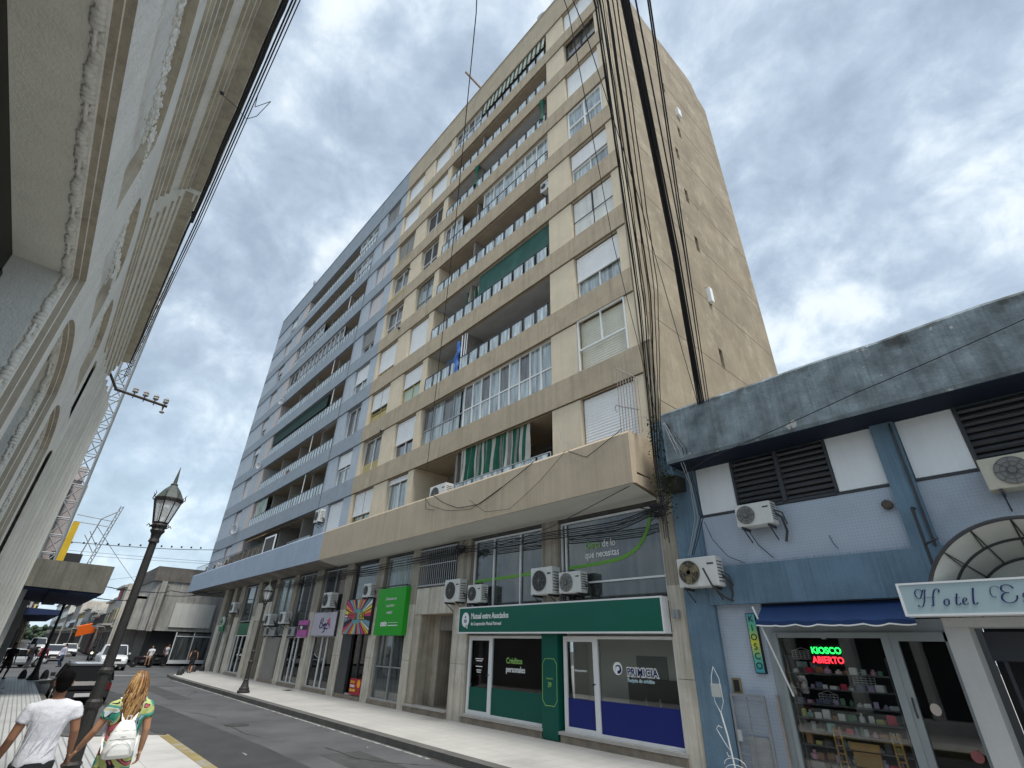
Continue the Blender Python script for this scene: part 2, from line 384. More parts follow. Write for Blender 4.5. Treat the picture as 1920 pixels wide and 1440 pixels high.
MB(mat('old_trench_patch',(.06,.06,.06),.9,.3,2)).prism([(-6,5.2),(-6,6.1),(-11.5,6.15),(-11.6,5.3)], RD, RD+.003, 'z').prism([(-24,4.9),(-24,5.6),(-31,5.5),(-31,4.8)], RD, RD+.003, 'z').build('road_patch', kind='structure')
mhc = MB(mat('iron_manhole',(.05,.048,.045),.6,.3,8)); mhc.lathe([(.30,0),(.30,.008),(.25,.008),(.24,.004),(.02,.004)],(0,0,0),20); mo_ = mhc.build('manhole_cover', label='round iron manhole cover in the middle of the road', cat='manhole cover'); mo_.location = (-16.5,5.1,RD)
lt_ = random.Random(31); lit = MB(mat('paper_scrap',(.55,.54,.50),.9))
for k in range(26):
    x = lt_.uniform(-34,-5); y, z = (lt_.uniform(7.4,9.7), G+.004) if k % 3 else (lt_.uniform(6.3,6.95), RD+.008); s = lt_.uniform(.012,.04); a = lt_.uniform(0,3)
    lit.poly([(x,y,z),(x+s*math.cos(a),y+s*math.sin(a),z+.004),(x+s*math.cos(a+.9),y+s*math.sin(a+.9),z+.006),(x+s*.6*math.cos(a+1.6),y+s*.6*math.sin(a+1.6),z)])
lit.build('litter', label='tiny scraps of paper scattered on the pavement and gutter', cat='litter', kind='stuff')
MB(mat('paper_scrap',(0,0,0))).poly([(-25.0,9.2,G+.02),(-24.5,9.35,G+.05),(-24.6,9.6,G+.02),(-25.2,9.45,G+.01)]).build('crumpled_paper', label='crumpled white sheet lying on the pavement by the lilac sign shop', cat='paper')
# gutter litter: the little darker band along the right kerb
MB(mat('gutter_grit', (.075,.072,.066), .95, .3, 4, patch=((.15,.14,.12), 7, .6, .7))).box(-35,38,6.93,6.98,RD,RD+.006).build('gutter', kind='structure')
drain = MB(alu_d).box(-.28,.28,-.06,.06,0,.006).build('drain_cover', origin=(-13.9,8.5,G), label='dark slot drain cover set in the pavement before the stone entrance', cat='drain')
drain.location = (-13.9,8.75,G)
for i,(x,y,l) in enumerate([(-11.4,8.5,'dark slot drain cover in the pavement before the green shopfront'),(-41.6,8.7,'dark slot drain cover in the pavement near the far street corner'),(-10.6,8.6,'smaller dark cover in the pavement right of the slot by the green shopfront')]):
    d2 = copy_tree(drain); d2.location = (x,y,G); d2['label'] = l
    if i == 2: d2.scale = (.35,.8,1)
# ================================================================ the two tall apartment blocks
XR, XC, XL = -6.03, -23.3, -49.9     # right end, colour change, left end
def zb(k): return 8.30 + 2.7875*k    # underside of spandrel band k
BH = .88; TOP = 32.75
def row(i): return (5.62 if i == 0 else zb(i-1)+BH), zb(i)
def shutter_part(parent, x0, x1, z0, z1, Y, m, slats=True):
    s = MB(m)
    if slats:
        n = max(3, int((z1-z0)/.085)); h = (z1-z0)/n
        for k in range(n):
            a = z0+k*h; s.poly([(x0,Y,a),(x1,Y,a),(x1,Y-.012,a+h*.55),(x0,Y-.012,a+h*.55)]); s.poly([(x0,Y-.012,a+h*.55),(x1,Y-.012,a+h*.55),(x1,Y,a+h),(x0,Y,a+h)])
        s.box(x0,x1,Y-.03,Y+.02,z0-.04,z0)
    else: s.box(x0,x1,Y-.01,Y+.02,z0,z1)
    return s.build('shutter', parent)
def window(parent, x0, x1, z0, z1, Y, sh=0, shm=None, fr=None, pn=None, mull=(.5,), tran=None, low=None, lowh=.35, slats=True, ft=.045, two=False, name='window'):
    """window: frame mesh, with pane(s) and roller shutter as its own pieces; sh = share of the height the shutter covers"""
    fr = fr or alu_w; pn = pn or pane; f = MB(fr); d = .05
    f.box(x0,x0+ft,Y-d,Y,z0,z1).box(x1-ft,x1,Y-d,Y,z0,z1).box(x0+ft,x1-ft,Y-d,Y,z0,z0+ft).box(x0+ft,x1-ft,Y-d,Y,z1-ft,z1)
    for t in mull:
        xm = x0+(x1-x0)*t; f.box(xm-ft*.5,xm+ft*.5,Y-d-.006,Y,z0+ft,z1-ft)
    if tran is not None:
        zt = z0+(z1-z0)*tran; xs = [x0+ft]+sorted(x0+(x1-x0)*t for t in mull)+[x1-ft]
        for i in range(len(xs)-1):
            f.box(xs[i]+(ft*.5 if i else 0), xs[i+1]-(ft*.5 if i < len(xs)-2 else 0), Y-d, Y, zt-ft*.5, zt+ft*.5)
    w = f.build(name, parent)
    MB(pn).box(x0+.01,x1-.01,Y+.003,Y+.012,z0+.01,z1-.01).build('pane', w)
    if low:
        MB(low).box(x0+ft,x1-ft,Y-.03,Y-.002,z0+ft,z0+ft+(z1-z0)*lowh).build('lower_panel', w)
    if sh:
        zs = z1-(z1-z0)*sh
        if two:
            xm = (x0+x1)/2
            shutter_part(w, x0+.01, xm-.02, zs, z1, Y-.085, shm or white_sh, slats); shutter_part(w, xm+.02, x1-.01, zs, z1, Y-.085, shm or white_sh, slats)
        else: shutter_part(w, x0+.01, x1-.01, zs, z1, Y-.085, shm or white_sh, slats)
    return w
def railing(parent, x0, x1, z, Y, pitch=.62, h=.62, pm=None, gm=None, zfrom=0, thick=.02):
    r_ = MB(pm or alu_g); r_.box(x0,x1,Y-.02,Y+.02,z+h,z+h+.035)
    n = max(1, round((x1-x0)/pitch))
    for i in range(n+1):
        x = x0+(x1-x0)*i/n; r_.box(x-thick/2,x+thick/2,Y-.015,Y+.015,z,z+h)
    a = r_.build('railing', parent)
    g = MB(gm or rail_gl)
    for i in range(n):
        a0 = x0+(x1-x0)*i/n+.01; a1 = x0+(x1-x0)*(i+.80)/n; g.box(a0,a1,Y-.004,Y+.004,z+.02,z+h-.01)
    g.build('glass_panel', a); return a
beige = root('apartment_building', (-14,12,G), 'tall beige apartment block with ribbons of balconies and windows, above the shops', 'building')
blue = root('apartment_building', (-36,12,G), 'tall blue-grey apartment block joined to the far side of the beige block', 'building')
# ---- solid body
def tower_shell():
    # columns of solid wall: (x0,x1,material,owner)
    piers = [(-6.37,XR,beige_panel,beige),(-9.40,-8.25,beige_panel,beige),(-17.9,-17.45,beige_panel,beige),(-21.0,-19.72,beige_panel,beige),(XC,-23.05,beige_panel,beige)]
    pb = [(-24.22,XC,blue_panel,blue),(-27.45,-26.1,blue_panel,blue),(-43.25,-42.45,blue_panel,blue),(-44.1,-43.25,blue_panel,blue),(-49.9,-45.9,blue_panel,blue)]
    a = MB(beige_panel)
    for x0,x1,m,o in piers: a.box(x0,x1,10.0,10.45,4.9,TOP-.4)
    a.build('wall_pier', beige)
    a = MB(blue_panel)
    for x0,x1,m,o in pb: a.box(x0,x1,10.0,10.45,4.9,TOP-.4)
    a.build('wall_pier', blue)
    MB(pink_panel).box(-42.45,-41.05,9.995,10.45,4.9,TOP-.4).build('pale_panel', blue)
    # spandrel bands (beige ones split at expansion joints)
    for nm,o,m,x0,x1 in (('spandrel_band',beige,beige_band,XC,XR),('spandrel_band',blue,blue_band,XL,XC)):
        for k in range(8):
            b = MB(m).box(x0+(.006 if o is beige else 0),x1,9.94,10.12,zb(k),zb(k)+BH); b.build(nm, o)
    MB(beige_par).box(XC+.006,XR,9.93,10.2,zb(8),TOP).box(XC+.006,XR,9.9,10.22,TOP,TOP+.08).build('parapet', beige)
    MB(blue_band).box(XL,XC,9.93,10.2,zb(8),TOP).box(XL,XC,9.9,10.22,TOP,TOP+.08).build('parapet', blue)
    # thin vertical expansion joints, rows of drip stains come from the material
    for k in range(9): MB(mat('band_shadow_gap',(.05,.045,.04),.9)).box(XC+.01,XR-.01,9.985,9.999,zb(k)-.022,zb(k)-.001).build('gap_shade_strip', beige); MB(mat('band_shadow_gap',(0,0,0))).box(XL+.01,XC-.01,9.985,9.993,zb(k)-.022,zb(k)-.001).build('gap_shade_strip', blue)  # dark strips painted in for the shadow gap under each band
    j = MB(alu_d).box(-27.32,-27.28,9.928,9.94,4.9,TOP); j.build('expansion_joint', blue)
    # cores behind windows, balcony back walls and slabs
    cb_ = MB(beige_panel); cd = MB(dark_wall); cl = MB(ceil_m)
    for x0,x1 in ((-9.4,-6.0),(XC+.006,-17.45)): cb_.box(x0,x1,10.45,19.4,4.9,31.9)
    cb_.build('body', beige)
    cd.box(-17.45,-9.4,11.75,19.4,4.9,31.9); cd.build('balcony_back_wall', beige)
    c2 = MB(blue_panel)
    for x0,x1 in ((-27.45,XC),(XL,-41.05)): c2.box(x0,x1,10.45,19.4,4.9,31.9)
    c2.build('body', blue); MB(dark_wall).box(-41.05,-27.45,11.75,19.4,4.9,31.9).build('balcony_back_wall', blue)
    for k in range(9):
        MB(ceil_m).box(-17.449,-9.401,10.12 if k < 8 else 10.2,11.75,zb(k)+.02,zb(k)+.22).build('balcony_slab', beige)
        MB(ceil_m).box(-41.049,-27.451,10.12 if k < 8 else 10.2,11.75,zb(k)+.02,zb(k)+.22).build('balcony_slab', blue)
    MB(conc).box(XC,XR-.3,10.22,19.3,31.9,32.0).build('roof', beige); MB(conc).box(XL,XC-.01,10.22,19.3,31.9,32.0).build('roof', blue)
    # blank side wall with its stepped top, slots and joints
    sw = MB(side_wall_m)
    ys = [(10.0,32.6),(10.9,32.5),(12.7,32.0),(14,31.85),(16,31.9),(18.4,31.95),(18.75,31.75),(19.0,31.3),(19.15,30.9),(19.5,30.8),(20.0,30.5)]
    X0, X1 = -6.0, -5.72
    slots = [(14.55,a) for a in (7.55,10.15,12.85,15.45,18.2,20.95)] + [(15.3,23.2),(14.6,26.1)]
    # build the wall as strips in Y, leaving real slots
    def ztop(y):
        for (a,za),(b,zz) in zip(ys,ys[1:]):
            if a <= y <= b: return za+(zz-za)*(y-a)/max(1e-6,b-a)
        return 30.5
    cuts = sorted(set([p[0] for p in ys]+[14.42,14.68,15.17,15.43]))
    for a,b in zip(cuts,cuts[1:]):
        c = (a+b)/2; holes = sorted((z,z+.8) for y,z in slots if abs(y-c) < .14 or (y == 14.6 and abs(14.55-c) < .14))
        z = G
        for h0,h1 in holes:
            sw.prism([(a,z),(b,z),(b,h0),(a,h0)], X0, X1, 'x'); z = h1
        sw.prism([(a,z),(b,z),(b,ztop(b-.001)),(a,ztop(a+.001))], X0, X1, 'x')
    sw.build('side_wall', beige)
    MB(mat('slot_dark',(.05,.045,.04),.9)).box(X0-.06,X0-.01,14.3,15.6,7,27).build('slot_backing', beige)
    jl = MB(mat('joint_tone',(.22,.185,.135),.95))  # thin darker strips drawn as the joints of the render
    for k in range(9): jl.box(X1,X1+.006,10.02,19.9,zb(k)-.9,zb(k)-.875)
    jl.build('render_joint', beige)
    for y,z,w_,h in ((14.55,12.95,.10,.62),(15.55,25.1,.16,.55)):
        MB(alu_w).box(X1-.02,X1+.14,y-w_,y+w_,z,z+h).build('vent_panel', beige)
    MB(side_wall_m).box(-6.03,X1+.05,9.98,10.0,4.9,32.5).build('corner_strip', beige)
    MB(beige_panel).box(X1-.24,X1+.01,9.945,9.98,9.2,TOP-2.2).build('corner_panel', beige)
    MB(side_wall_m).box(XR-.3,X1-.02,10.22,18.9,31.85,31.95).build('roof_edge', beige)
    MB(side_wall_m).box(-13,-6.4,15.5,19.0,32.0,33.4).build('lift_room', beige)
    MB(blue_panel).box(XL-.02,XL,9.95,19.4,4.9,TOP).build('end_wall', blue)
tower_shell()
# ---- windows
wA, wB, wC, wD, wE = (-23.05,-21.0), (-19.72,-17.9), (-8.25,-6.37), (-26.1,-24.22), (-45.9,-44.1)
YW = 10.22
def W(o, cx, i, **k):
    z0, z1 = row(i); z1 -= .0; return window(o, cx[0]+.03, cx[1]-.03, z0+.03, z1-.03, k.pop('Y', YW), **k)
ochre_low = mat('ochre_panel', (.47,.38,.16), .7, .15, 3); greenish = mat('pale_green_panel', (.42,.50,.40), .4, .1, 3)
for i, sp_ in enumerate([
    dict(sh=1, shm=white_sh), dict(sh=1, shm=yellow_sh, Y=10.26), dict(sh=.56, shm=white_sh, pn=pane_l), dict(sh=1, shm=board_sh, two=True, tran=.45, fr=alu_d),
    dict(sh=.45, shm=white_sh, pn=pane_l, tran=.5), dict(pn=pane_l, tran=.42, ft=.07, Y=10.08), dict(sh=1, shm=white_sh, slats=False), dict(pn=pane_g, tran=.4, fr=alu_d), dict(sh=1, shm=white_sh, slats=False, two=True)]):
    W(beige, wC, i, **sp_)
# outer storm frame over the cream shutter of the second row
z0,z1 = row(1); f_ = MB(alu_w).box(-8.22,-8.17,9.98,10.03,z0+.05,z1).box(-6.43,-6.38,9.98,10.03,z0+.05,z1).box(-8.17,-6.43,9.98,10.03,z1-.05,z1).box(-8.17,-6.43,9.98,10.03,z0+.75,z0+.80).box(-7.3,-7.26,9.98,10.03,z0+.80,z1-.05); f_.build('storm_frame', beige)
z0,z1 = row(3); MB(alu_d).box(-8.2,-6.4,10.05,10.07,z0+.78,z0+.81).box(-7.32,-7.29,10.05,10.07,z0+.81,z1).build('shutter_bar', beige)
for i, sp_ in enumerate([
    dict(sh=.42, shm=white_sh, two=True, tran=.3, pn=pane_l, fr=wood_f), dict(sh=0, pn=pane_g, low=ochre_low, lowh=.28), dict(sh=.55, shm=white_sh, two=True, low=ochre_low, lowh=.25, tran=.32, fr=wood_f), dict(sh=.78, shm=white_sh, low=ochre_low, lowh=.2),
    dict(pn=pane_g, tran=.35, mull=(.5,)), dict(pn=pane_g, tran=.3, fr=alu_w), dict(sh=.93, shm=grey_sh, two=True), dict(sh=1, shm=white_sh, slats=False), dict(sh=1, shm=white_sh, slats=False)]):
    W(beige, wA, i, **sp_)
for i, sp_ in enumerate([
    dict(pn=pane_l, tran=.33, sh=.08), dict(sh=.6, shm=white_sh, pn=pane), dict(sh=.48, shm=white_sh, low=greenish, lowh=.42, tran=.45, fr=wood_f), dict(sh=1, shm=white_sh),
    dict(pn=pane_l, tran=.35, fr=alu_g), dict(pn=mesh_scr, tran=.35), dict(sh=0, pn=mesh_scr, tran=.3, mull=(.5,)), dict(sh=1, shm=white_sh, slats=False), dict(sh=1, shm=white_sh, slats=False)]):
    W(beige, wB, i, **sp_)
for i, sp_ in enumerate([
    dict(sh=1, shm=white_sh), dict(sh=.42, shm=white_sh, pn=pane_l, tran=.5), dict(pn=pane_g, sh=.0), dict(sh=.55, shm=white_sh, pn=pane_l), dict(sh=.6, shm=grey_sh, pn=pane, tran=.4),
    dict(sh=1, shm=pink_sh), dict(sh=.9, shm=pink_sh, two=True), dict(sh=1, shm=pink_sh, slats=False), dict(sh=1, shm=grey_sh, two=True)]):
    W(blue, wD, i, **sp_)
for i, sp_ in enumerate([
    dict(sh=1, shm=pink_sh), dict(sh=1, shm=pink_sh), dict(sh=1, shm=pink_sh), dict(sh=.25, shm=white_sh, pn=pane_g), dict(sh=.5, shm=pink_sh, pn=pane_g, tran=.4),
    dict(sh=.85, shm=pink_sh), dict(sh=.35, shm=pink_sh, pn=pane_g, tran=.5), dict(sh=.8, shm=pink_sh), dict(sh=.5, shm=white_sh, pn=pane_l, tran=.4)]):
    W(blue, wE, i, **sp_)
# rust-stained cream sills under two beige windows
MB(ochre_low).box(-23.0,-21.05,9.925,9.94,zb(4)+BH-.16,zb(4)+BH).box(-23.0,-21.05,9.925,9.94,zb(5)+BH-.1,zb(5)+BH).build('stained_sill', beige)
# ---- balcony openings
def glazing(o, x0, x1, i, Y=10.14, n=6, fr=None, tran=.42, alt=True, h0=0, pn1=None, pn2=None, ft=.05):
    z0, z1 = row(i); z0 += h0; f = MB(fr or alu_w); f.box(x0,x1,Y-.03,Y+.03,z0,z0+ft).box(x0,x1,Y-.03,Y+.03,z1-ft,z1).box(x0,x1,Y-.035,Y+.03,z0+(z1-z0)*tran-ft*.5,z0+(z1-z0)*tran+ft*.5)
    for k in range(n+1):
        x = x0+(x1-x0)*k/n; f.box(x-ft*.5,x+ft*.5,Y-.04,Y+.03,z0,z1)
    g = f.build('glazing_frame', o); a = MB(pn1 or pane_l); b = MB(pn2 or pane_g); c_ = MB(pane_l); zt = z0+(z1-z0)*tran
    for k in range(n):
        xa, xb = x0+(x1-x0)*k/n+.02, x0+(x1-x0)*(k+1)/n-.02
        (b if (alt and k % 2 == 0 and k < n-1) else a).box(xa,xb,Y,Y+.01,zt,z1-.02)
        c_.box(xa,xb,Y,Y+.01,z0+.02,zt)
    a.build('glass_pane', g); c_.build('lower_glass', g)
    if b.v: b.build('screen_pane', g)
    return g
def striped(o, x0, x1, z0, z1, Y, pitch=.11, slant=.0, name='striped_curtain', wav=.05, mats=None):
    """hanging striped canvas: alternating strips, gently pleated"""
    ms = mats or (green_cl, white_cl); n = int((x1-x0)/pitch); cm = MB()
    for k in range(n):
        cm.m(ms[k % 2] if name != 'striped_curtain' or len(ms) < 3 else ms[rnd.choice([0,1,2,2,0,1])]); xa = x0+(x1-x0)*k/n; xb = x0+(x1-x0)*(k+1)/n
        def fn(u, v, xa=xa, xb=xb):
            x = xa+(xb-xa)*u; z = z1-(z1-z0)*v
            return (x+slant*v+.015*math.sin(x*31+v*4), Y+wav*math.sin(x*13)*(.3+v)+.02*math.sin(v*9+x*5), z)
        cm.grid(fn, 2, 8)
    return cm.build(name, o)
RZ = lambda i: row(i)[0]
for i in range(0,9):
    # balcony doors and windows at the back, partition walls
    z0, z1 = row(i)
    b = MB(dark_wall); b.box(-14.72,-14.6,10.2,11.75,z0-.6,zb(i)+.02); b.build('partition', beige)
    d_ = MB(alu_g)
    for xa in (-16.9,-13.9,-11.6): d_.box(xa,xa+.06,11.68,11.75,z0-.5,z1-.35).box(xa+1.5,xa+1.56,11.68,11.75,z0-.5,z1-.35).box(xa,xa+1.56,11.68,11.75,z1-.35,z1-.28).box(xa+.75,xa+.8,11.68,11.75,z0-.5,z1-.35)
    bw = d_.build('balcony_door', beige); g_ = MB(pane)
    for xa in (-16.9,-13.9,-11.6): g_.box(xa+.06,xa+1.5,11.72,11.745,z0-.5,z1-.35)
    g_.build('pane', bw)
    b = MB(dark_wall)
    for xa in (-30.4,-34.2,-37.6): b.box(xa,xa+.12,10.3,11.75,z0-.6,zb(i)+.02)
    b.build('partition', blue)
    d_ = MB(alu_g)
    for xa in (-29.8,-33.4,-36.9,-40.2): d_.box(xa,xa+.06,11.68,11.75,z0-.5,z1-.35).box(xa+1.5,xa+1.56,11.68,11.75,z0-.5,z1-.35).box(xa,xa+1.56,11.68,11.75,z1-.35,z1-.28)
    bw = d_.build('balcony_door', blue); g_ = MB(pane)
    for xa in (-29.8,-33.4,-36.9,-40.2): g_.box(xa+.06,xa+1.5,11.72,11.745,z0-.5,z1-.35)
    g_.build('pane', bw)
    if i > 0:
        if i != 1: railing(beige, -17.42, -9.43, RZ(i), 10.0, .66, pm=alu_d, thick=.05)
        railing(blue, -41.0, -27.5, RZ(i), 10.0, .45, pm=alu_d, thick=.04)
# beige balconies, row by row
glazing(beige, -14.35, -9.44, 1, n=9); glazing(beige, -17.4, -14.4, 1, Y=10.2, n=4, fr=alu_g, alt=True)
MB(beige_panel).box(-17.44,-9.41,10.5,11.75,5.3,5.33).build('balcony_floor', beige)
striped(beige, -14.3, -10.55, 6.15, 8.3, 10.15, .07, slant=-.1, name='striped_curtain', wav=.07, mats=(green_cl, white_cl, mat('grey_canvas',(.22,.22,.20),.85,.3,3)))
MB(dark).box(-10.4,-9.42,11.0,11.3,5.4,8.3).build('dark_recess', beige)
# row 2: dangling blue tarpaulin and bunched poles at the partition
def tarp(u, v):
    a = u*2*math.pi; r_ = .13*(1-.5*abs(v-.5)); r_ *= 1+.35*math.sin(v*17+u*9)
    return (-14.95+r_*math.cos(a)+.05*math.sin(v*8), 10.0+r_*.7*math.sin(a), 13.5-1.65*v)
t_ = MB(blue_tarp); t_.smooth = True; t_.grid(tarp, 14, 22); t_.build('blue_tarpaulin', beige)
MB(alu_w).tube([(-14.72,10.02,11.98),(-14.7,10.0,13.75)],.03).tube([(-14.55,10.02,11.98),(-14.5,10.0,13.75)],.025).tube([(-14.42,10.02,11.98),(-14.35,10.0,13.7)],.02).build('folded_poles', beige)
MB(mat('straw_hat',(.42,.25,.09),.9,.3,20)).lathe([(.24,0),(.2,.02),(.11,.05),(.08,.14),(.01,.17)],(-13.6,10.9,13.2),14).build('hanging_lamp_shade', beige)
MB(mat('grey_ceiling',(.42,.42,.42),.9,.15,1.5)).box(-17.44,-9.42,10.13,11.74,zb(2)+.005,zb(2)+.02).box(-17.44,-9.42,10.13,11.74,zb(3)+.005,zb(3)+.02).box(-17.44,-9.42,10.13,11.74,zb(6)+.005,zb(6)+.02).build('painted_ceiling', beige)
# row 3: dark green side canvas
def awn(o, x0, x1, z1, Y0, Y1, z0, m, name='awning', sag=.03):
    g = MB(m); g.grid(lambda u, v: (x0+(x1-x0)*u, Y1+(Y0-Y1)*v, z1+(z0-z1)*v - sag*math.sin(v*math.pi)*(1+.5*math.sin(u*20))), 20, 6); return g.build(name, o)
awn(beige, -13.9, -9.5, zb(3)-.02, 10.1, 10.12, zb(3)-1.25, mat('green_awning_cloth',(.045,.12,.10),.8,.25,1.5,.3), 'side_awning')
striped(beige, -15.2, -14.1, zb(3)-1.0, zb(3)-.05, 10.4, .14, name='striped_blind')
# row 5: sliding white frames, open in places
glazing(beige, -14.0, -9.44, 5, Y=10.14, n=6, tran=.4, alt=False); glazing(beige, -17.4, -15.9, 5, Y=10.14, n=3, tran=.4)
# row 6: knotted green cloths
for xa in (-14.75,-9.75):
    g = MB(green_cl); g.smooth = True
    g.grid(lambda u, v: (xa+(.16-.1*math.sin(v*math.pi))*math.cos(u*6.28)*(1+.3*math.sin(u*25)), 10.02+(.13-.08*math.sin(v*math.pi))*math.sin(u*6.28), zb(6)-.05-1.5*v), 16, 10); g.build('knotted_cloth', beige)
# row 8: long striped awning, glazing on the left
def stripe_awn(o, x0, x1, z1, Y1, z0, Y0, pitch):
    n = int((x1-x0)/pitch); cm = MB()
    for k in range(n):
        cm.m((mat('awning_green_stripe',(.03,.085,.05),.85,.2,3), white_cl)[k % 2]); a = x0+(x1-x0)*k/n; b = x0+(x1-x0)*(k+1)/n
        cm.poly([(a,Y1,z1),(b,Y1,z1),(b,Y0,z0),(a,Y0,z0)]); cm.poly([(a,Y0,z0),(b,Y0,z0),(b,Y0,z0-.1-.05*(k % 2)),(a,Y0,z0-.1-.05*(k % 2))])
    return cm.build('striped_awning', o)
stripe_awn(beige, -14.7, -9.5, zb(8)-.03, 10.02, zb(8)-1.0, 9.92, .17)
glazing(beige, -17.4, -15.0, 8, Y=10.14, n=4, tran=.4)
MB(alu_d).tube([(-14.7,9.93,zb(8)-.98),(-9.5,9.93,zb(8)-.98)],.02).build('awning_bar', beige)
rb = random.Random(17)
def clutter(o, x0, x1, i):
    x = x0+.3
    while x < x1-.5:
        z = row(i)[0]-.55; t = rb.random()
        if t < .22: MB(mat('clutter_%d' % rb.randrange(5), rb.choice([(.35,.33,.30),(.12,.18,.28),(.30,.12,.08),(.5,.5,.48),(.08,.12,.07)]), .8, .2, 5)).box(x,x+rb.uniform(.2,.5),10.7,11.0,z,z+rb.uniform(.7,1.25)).build('balcony_box', o)
        elif t < .45:
            b = MB(mat('balcony_leaf',(.06,.09,.04),.8,.4,8))
            for k in range(70): a = (x+rb.gauss(0,.14),10.55+rb.gauss(0,.1),z+.7+abs(rb.gauss(0,.3))); b.poly([a,(a[0]+rb.uniform(-.09,.09),a[1]+.03,a[2]+rb.uniform(-.04,.1)),(a[0]+rb.uniform(-.08,.08),a[1]-.03,a[2]+rb.uniform(-.08,.08))])
            b.build('balcony_greenery', o)
        elif t < .62: 
            b = MB(rb.choice([white_cl, mat('cloth_blue',(.12,.18,.30),.9,.2,6), mat('cloth_rose',(.35,.18,.18),.9,.2,6)])); w_ = rb.uniform(.3,.7); zt = row(i)[1]-.25
            b.grid(lambda u, v: (x+w_*u, 10.7+.03*math.sin(u*14), zt-.75*v), 8, 3); b.build('hanging_cloth', o)
        elif t < .75: b = MB(alu_w).tube([(x,10.6,z),(x+.35,10.6,z+1.1)],.015,4).tube([(x+.35,10.6,z),(x,10.6,z+1.1)],.015,4).tube([(x-.1,10.6,z+1.1),(x+.5,10.6,z+1.1)],.012,4); b.build('drying_rack', o)
        x += rb.uniform(.7,1.6)
for i in (2,3,4,6,7): clutter(beige, -17.2, -9.6, i)
for i in (1,2,4,7,8): clutter(blue, -40.8, -27.7, i)
# boxes on the balconies
cl = MB(mat('laundry_mix',(.20,.20,.22),.9,.5,4)); cl.box(-11.0,-10.6,10.5,10.8,RZ(8),RZ(8)+.5).box(-13.2,-12.7,10.6,10.9,RZ(5),RZ(5)+.4).box(-16.8,-16.2,10.5,10.9,RZ(4),RZ(4)+.5); cl.build('balcony_box', beige)
# blue balconies
awn(blue, -41.0, -30.3, zb(3)-.02, 10.08, 10.12, zb(3)-.95, dgreen_cl, 'drop_awning')
glazing(blue, -38.9, -30.2, 5, Y=10.12, n=11, tran=.42, pn1=pane_g); glazing(blue, -40.9, -39.0, 5, Y=10.16, n=2, tran=.4, pn1=mesh_scr, alt=False)
glazing(blue, -41.0, -35.2, 6, Y=10.12, n=7, tran=.42, pn1=pane_l)
glazing(blue, -30.5, -27.5, 7, Y=10.1, n=3, tran=.42, pn1=pane_l, alt=True); glazing(blue, -30.6, -27.5, 8, Y=10.1, n=3, tran=.42, pn1=pane_l, alt=False)
awn(blue, -29.9, -27.7, zb(2)-.05, 10.05, 10.3, zb(2)-.25, board_sh, 'rolled_awning'); awn(blue, -30.2, -27.8, zb(1)-.05, 10.05, 10.3, zb(1)-.25, white_cl, 'rolled_awning')
for i_, xx in ((1,-30.9),(2,-31.3),(3,-29.3),(6,-30.2),(4,-30.5)):
    MB(alu_w).tube([(xx,10.02,RZ(i_)),(xx,10.02,zb(i_))],.03).build('post', blue)
striped(blue, -40.9, -38.2, RZ(1)+.3, zb(1)-.05, 10.15, .3, name='pale_curtain', mats=(white_cl, mat('mint_canvas',(.30,.42,.38),.8,.2,3)))
striped(blue, -40.5, -32.3, 5.6, RZ(1)-2.22, 9.25, .5, name='reed_screen', wav=.01, mats=(mat('reed_a',(.22,.19,.15),.9,.3,5), mat('reed_b',(.15,.13,.11),.9,.3,5)))
striped(blue, -38.0, -31.9, RZ(1)+.02, RZ(1)+.66, 10.05, .3, name='reed_screen', wav=.01, mats=(mat('reed_c',(.25,.23,.20),.9,.3,5), mat('reed_b',(.15,.13,.11),.9,.3,5)))
awn(blue, -40.4, -35.8, zb(0)-.05, 9.7, 10.2, zb(0)-.45, mat('brown_awning',(.22,.15,.08),.85,.2,2), 'brown_awning')
awn(blue, -35.8, -30.9, zb(0)-.05, 10.0, 10.25, zb(0)-.25, mat('tan_awning',(.25,.17,.13),.85,.2,2), 'tan_awning')
MB(alu_w).box(-33.0,-32.9,9.2,9.25,5.6,7.3).box(-32.9,-31.2,9.2,9.25,7.2,7.3).box(-31.2,-31.1,9.2,9.25,5.6,7.3).build('window_screen_frame', blue)
MB(mesh_scr).box(-32.9,-31.2,9.22,9.23,5.6,7.2).build('window_screen', blue)
# ---- first-floor terrace over the shops
def terrace(o, x0, x1, m, soff, name='terrace'):
    t = MB(m)
    t.prism([(9.0,5.05),(9.0,6.27),(9.04,6.33),(9.16,6.33),(9.2,6.27),(9.2,5.35),(10.0,5.3),(10.0,4.96),(9.12,5.08)], x0, x1, 'x'); a = t.build('terrace_parapet', o)
    s = MB(soff); n = 12 if o is beige else 4
    for k in range(n):
        ya = 9.02+(10.0-9.02)*k/n; yb = 9.02+(10.0-9.02)*(k+1)/n; za = 5.045-.17*k/n; zb_ = 5.045-.17*(k+1)/n
        s.poly([(x0+.02,ya,za),(x1-.02,ya,za),(x1-.02,yb-.006,zb_),(x0+.02,yb-.006,zb_)])
        if o is beige: s.poly([(x0+.02,yb-.006,zb_),(x1-.02,yb-.006,zb_),(x1-.02,yb-.006,zb_+.012),(x0+.02,yb-.006,zb_+.012)])
    s.build('soffit', a)
terrace(beige, XC+.004, XR, mat('terrace_concrete',(.46,.375,.275),.9,.1,1.2,.5,(.30,.235,.165),.3,40), mat('soffit_boards',(.60,.59,.54),.7,.08,1,0))
terrace(blue, -49.6, XC, mat('terrace_blue',(.33,.39,.47),.85,.1,1.2,.25,(.2,.25,.3),.25,40), mat('soffit_grey',(.20,.185,.165),.9,.3,1,patch=((.33,.30,.26),.9,.5,.7)))
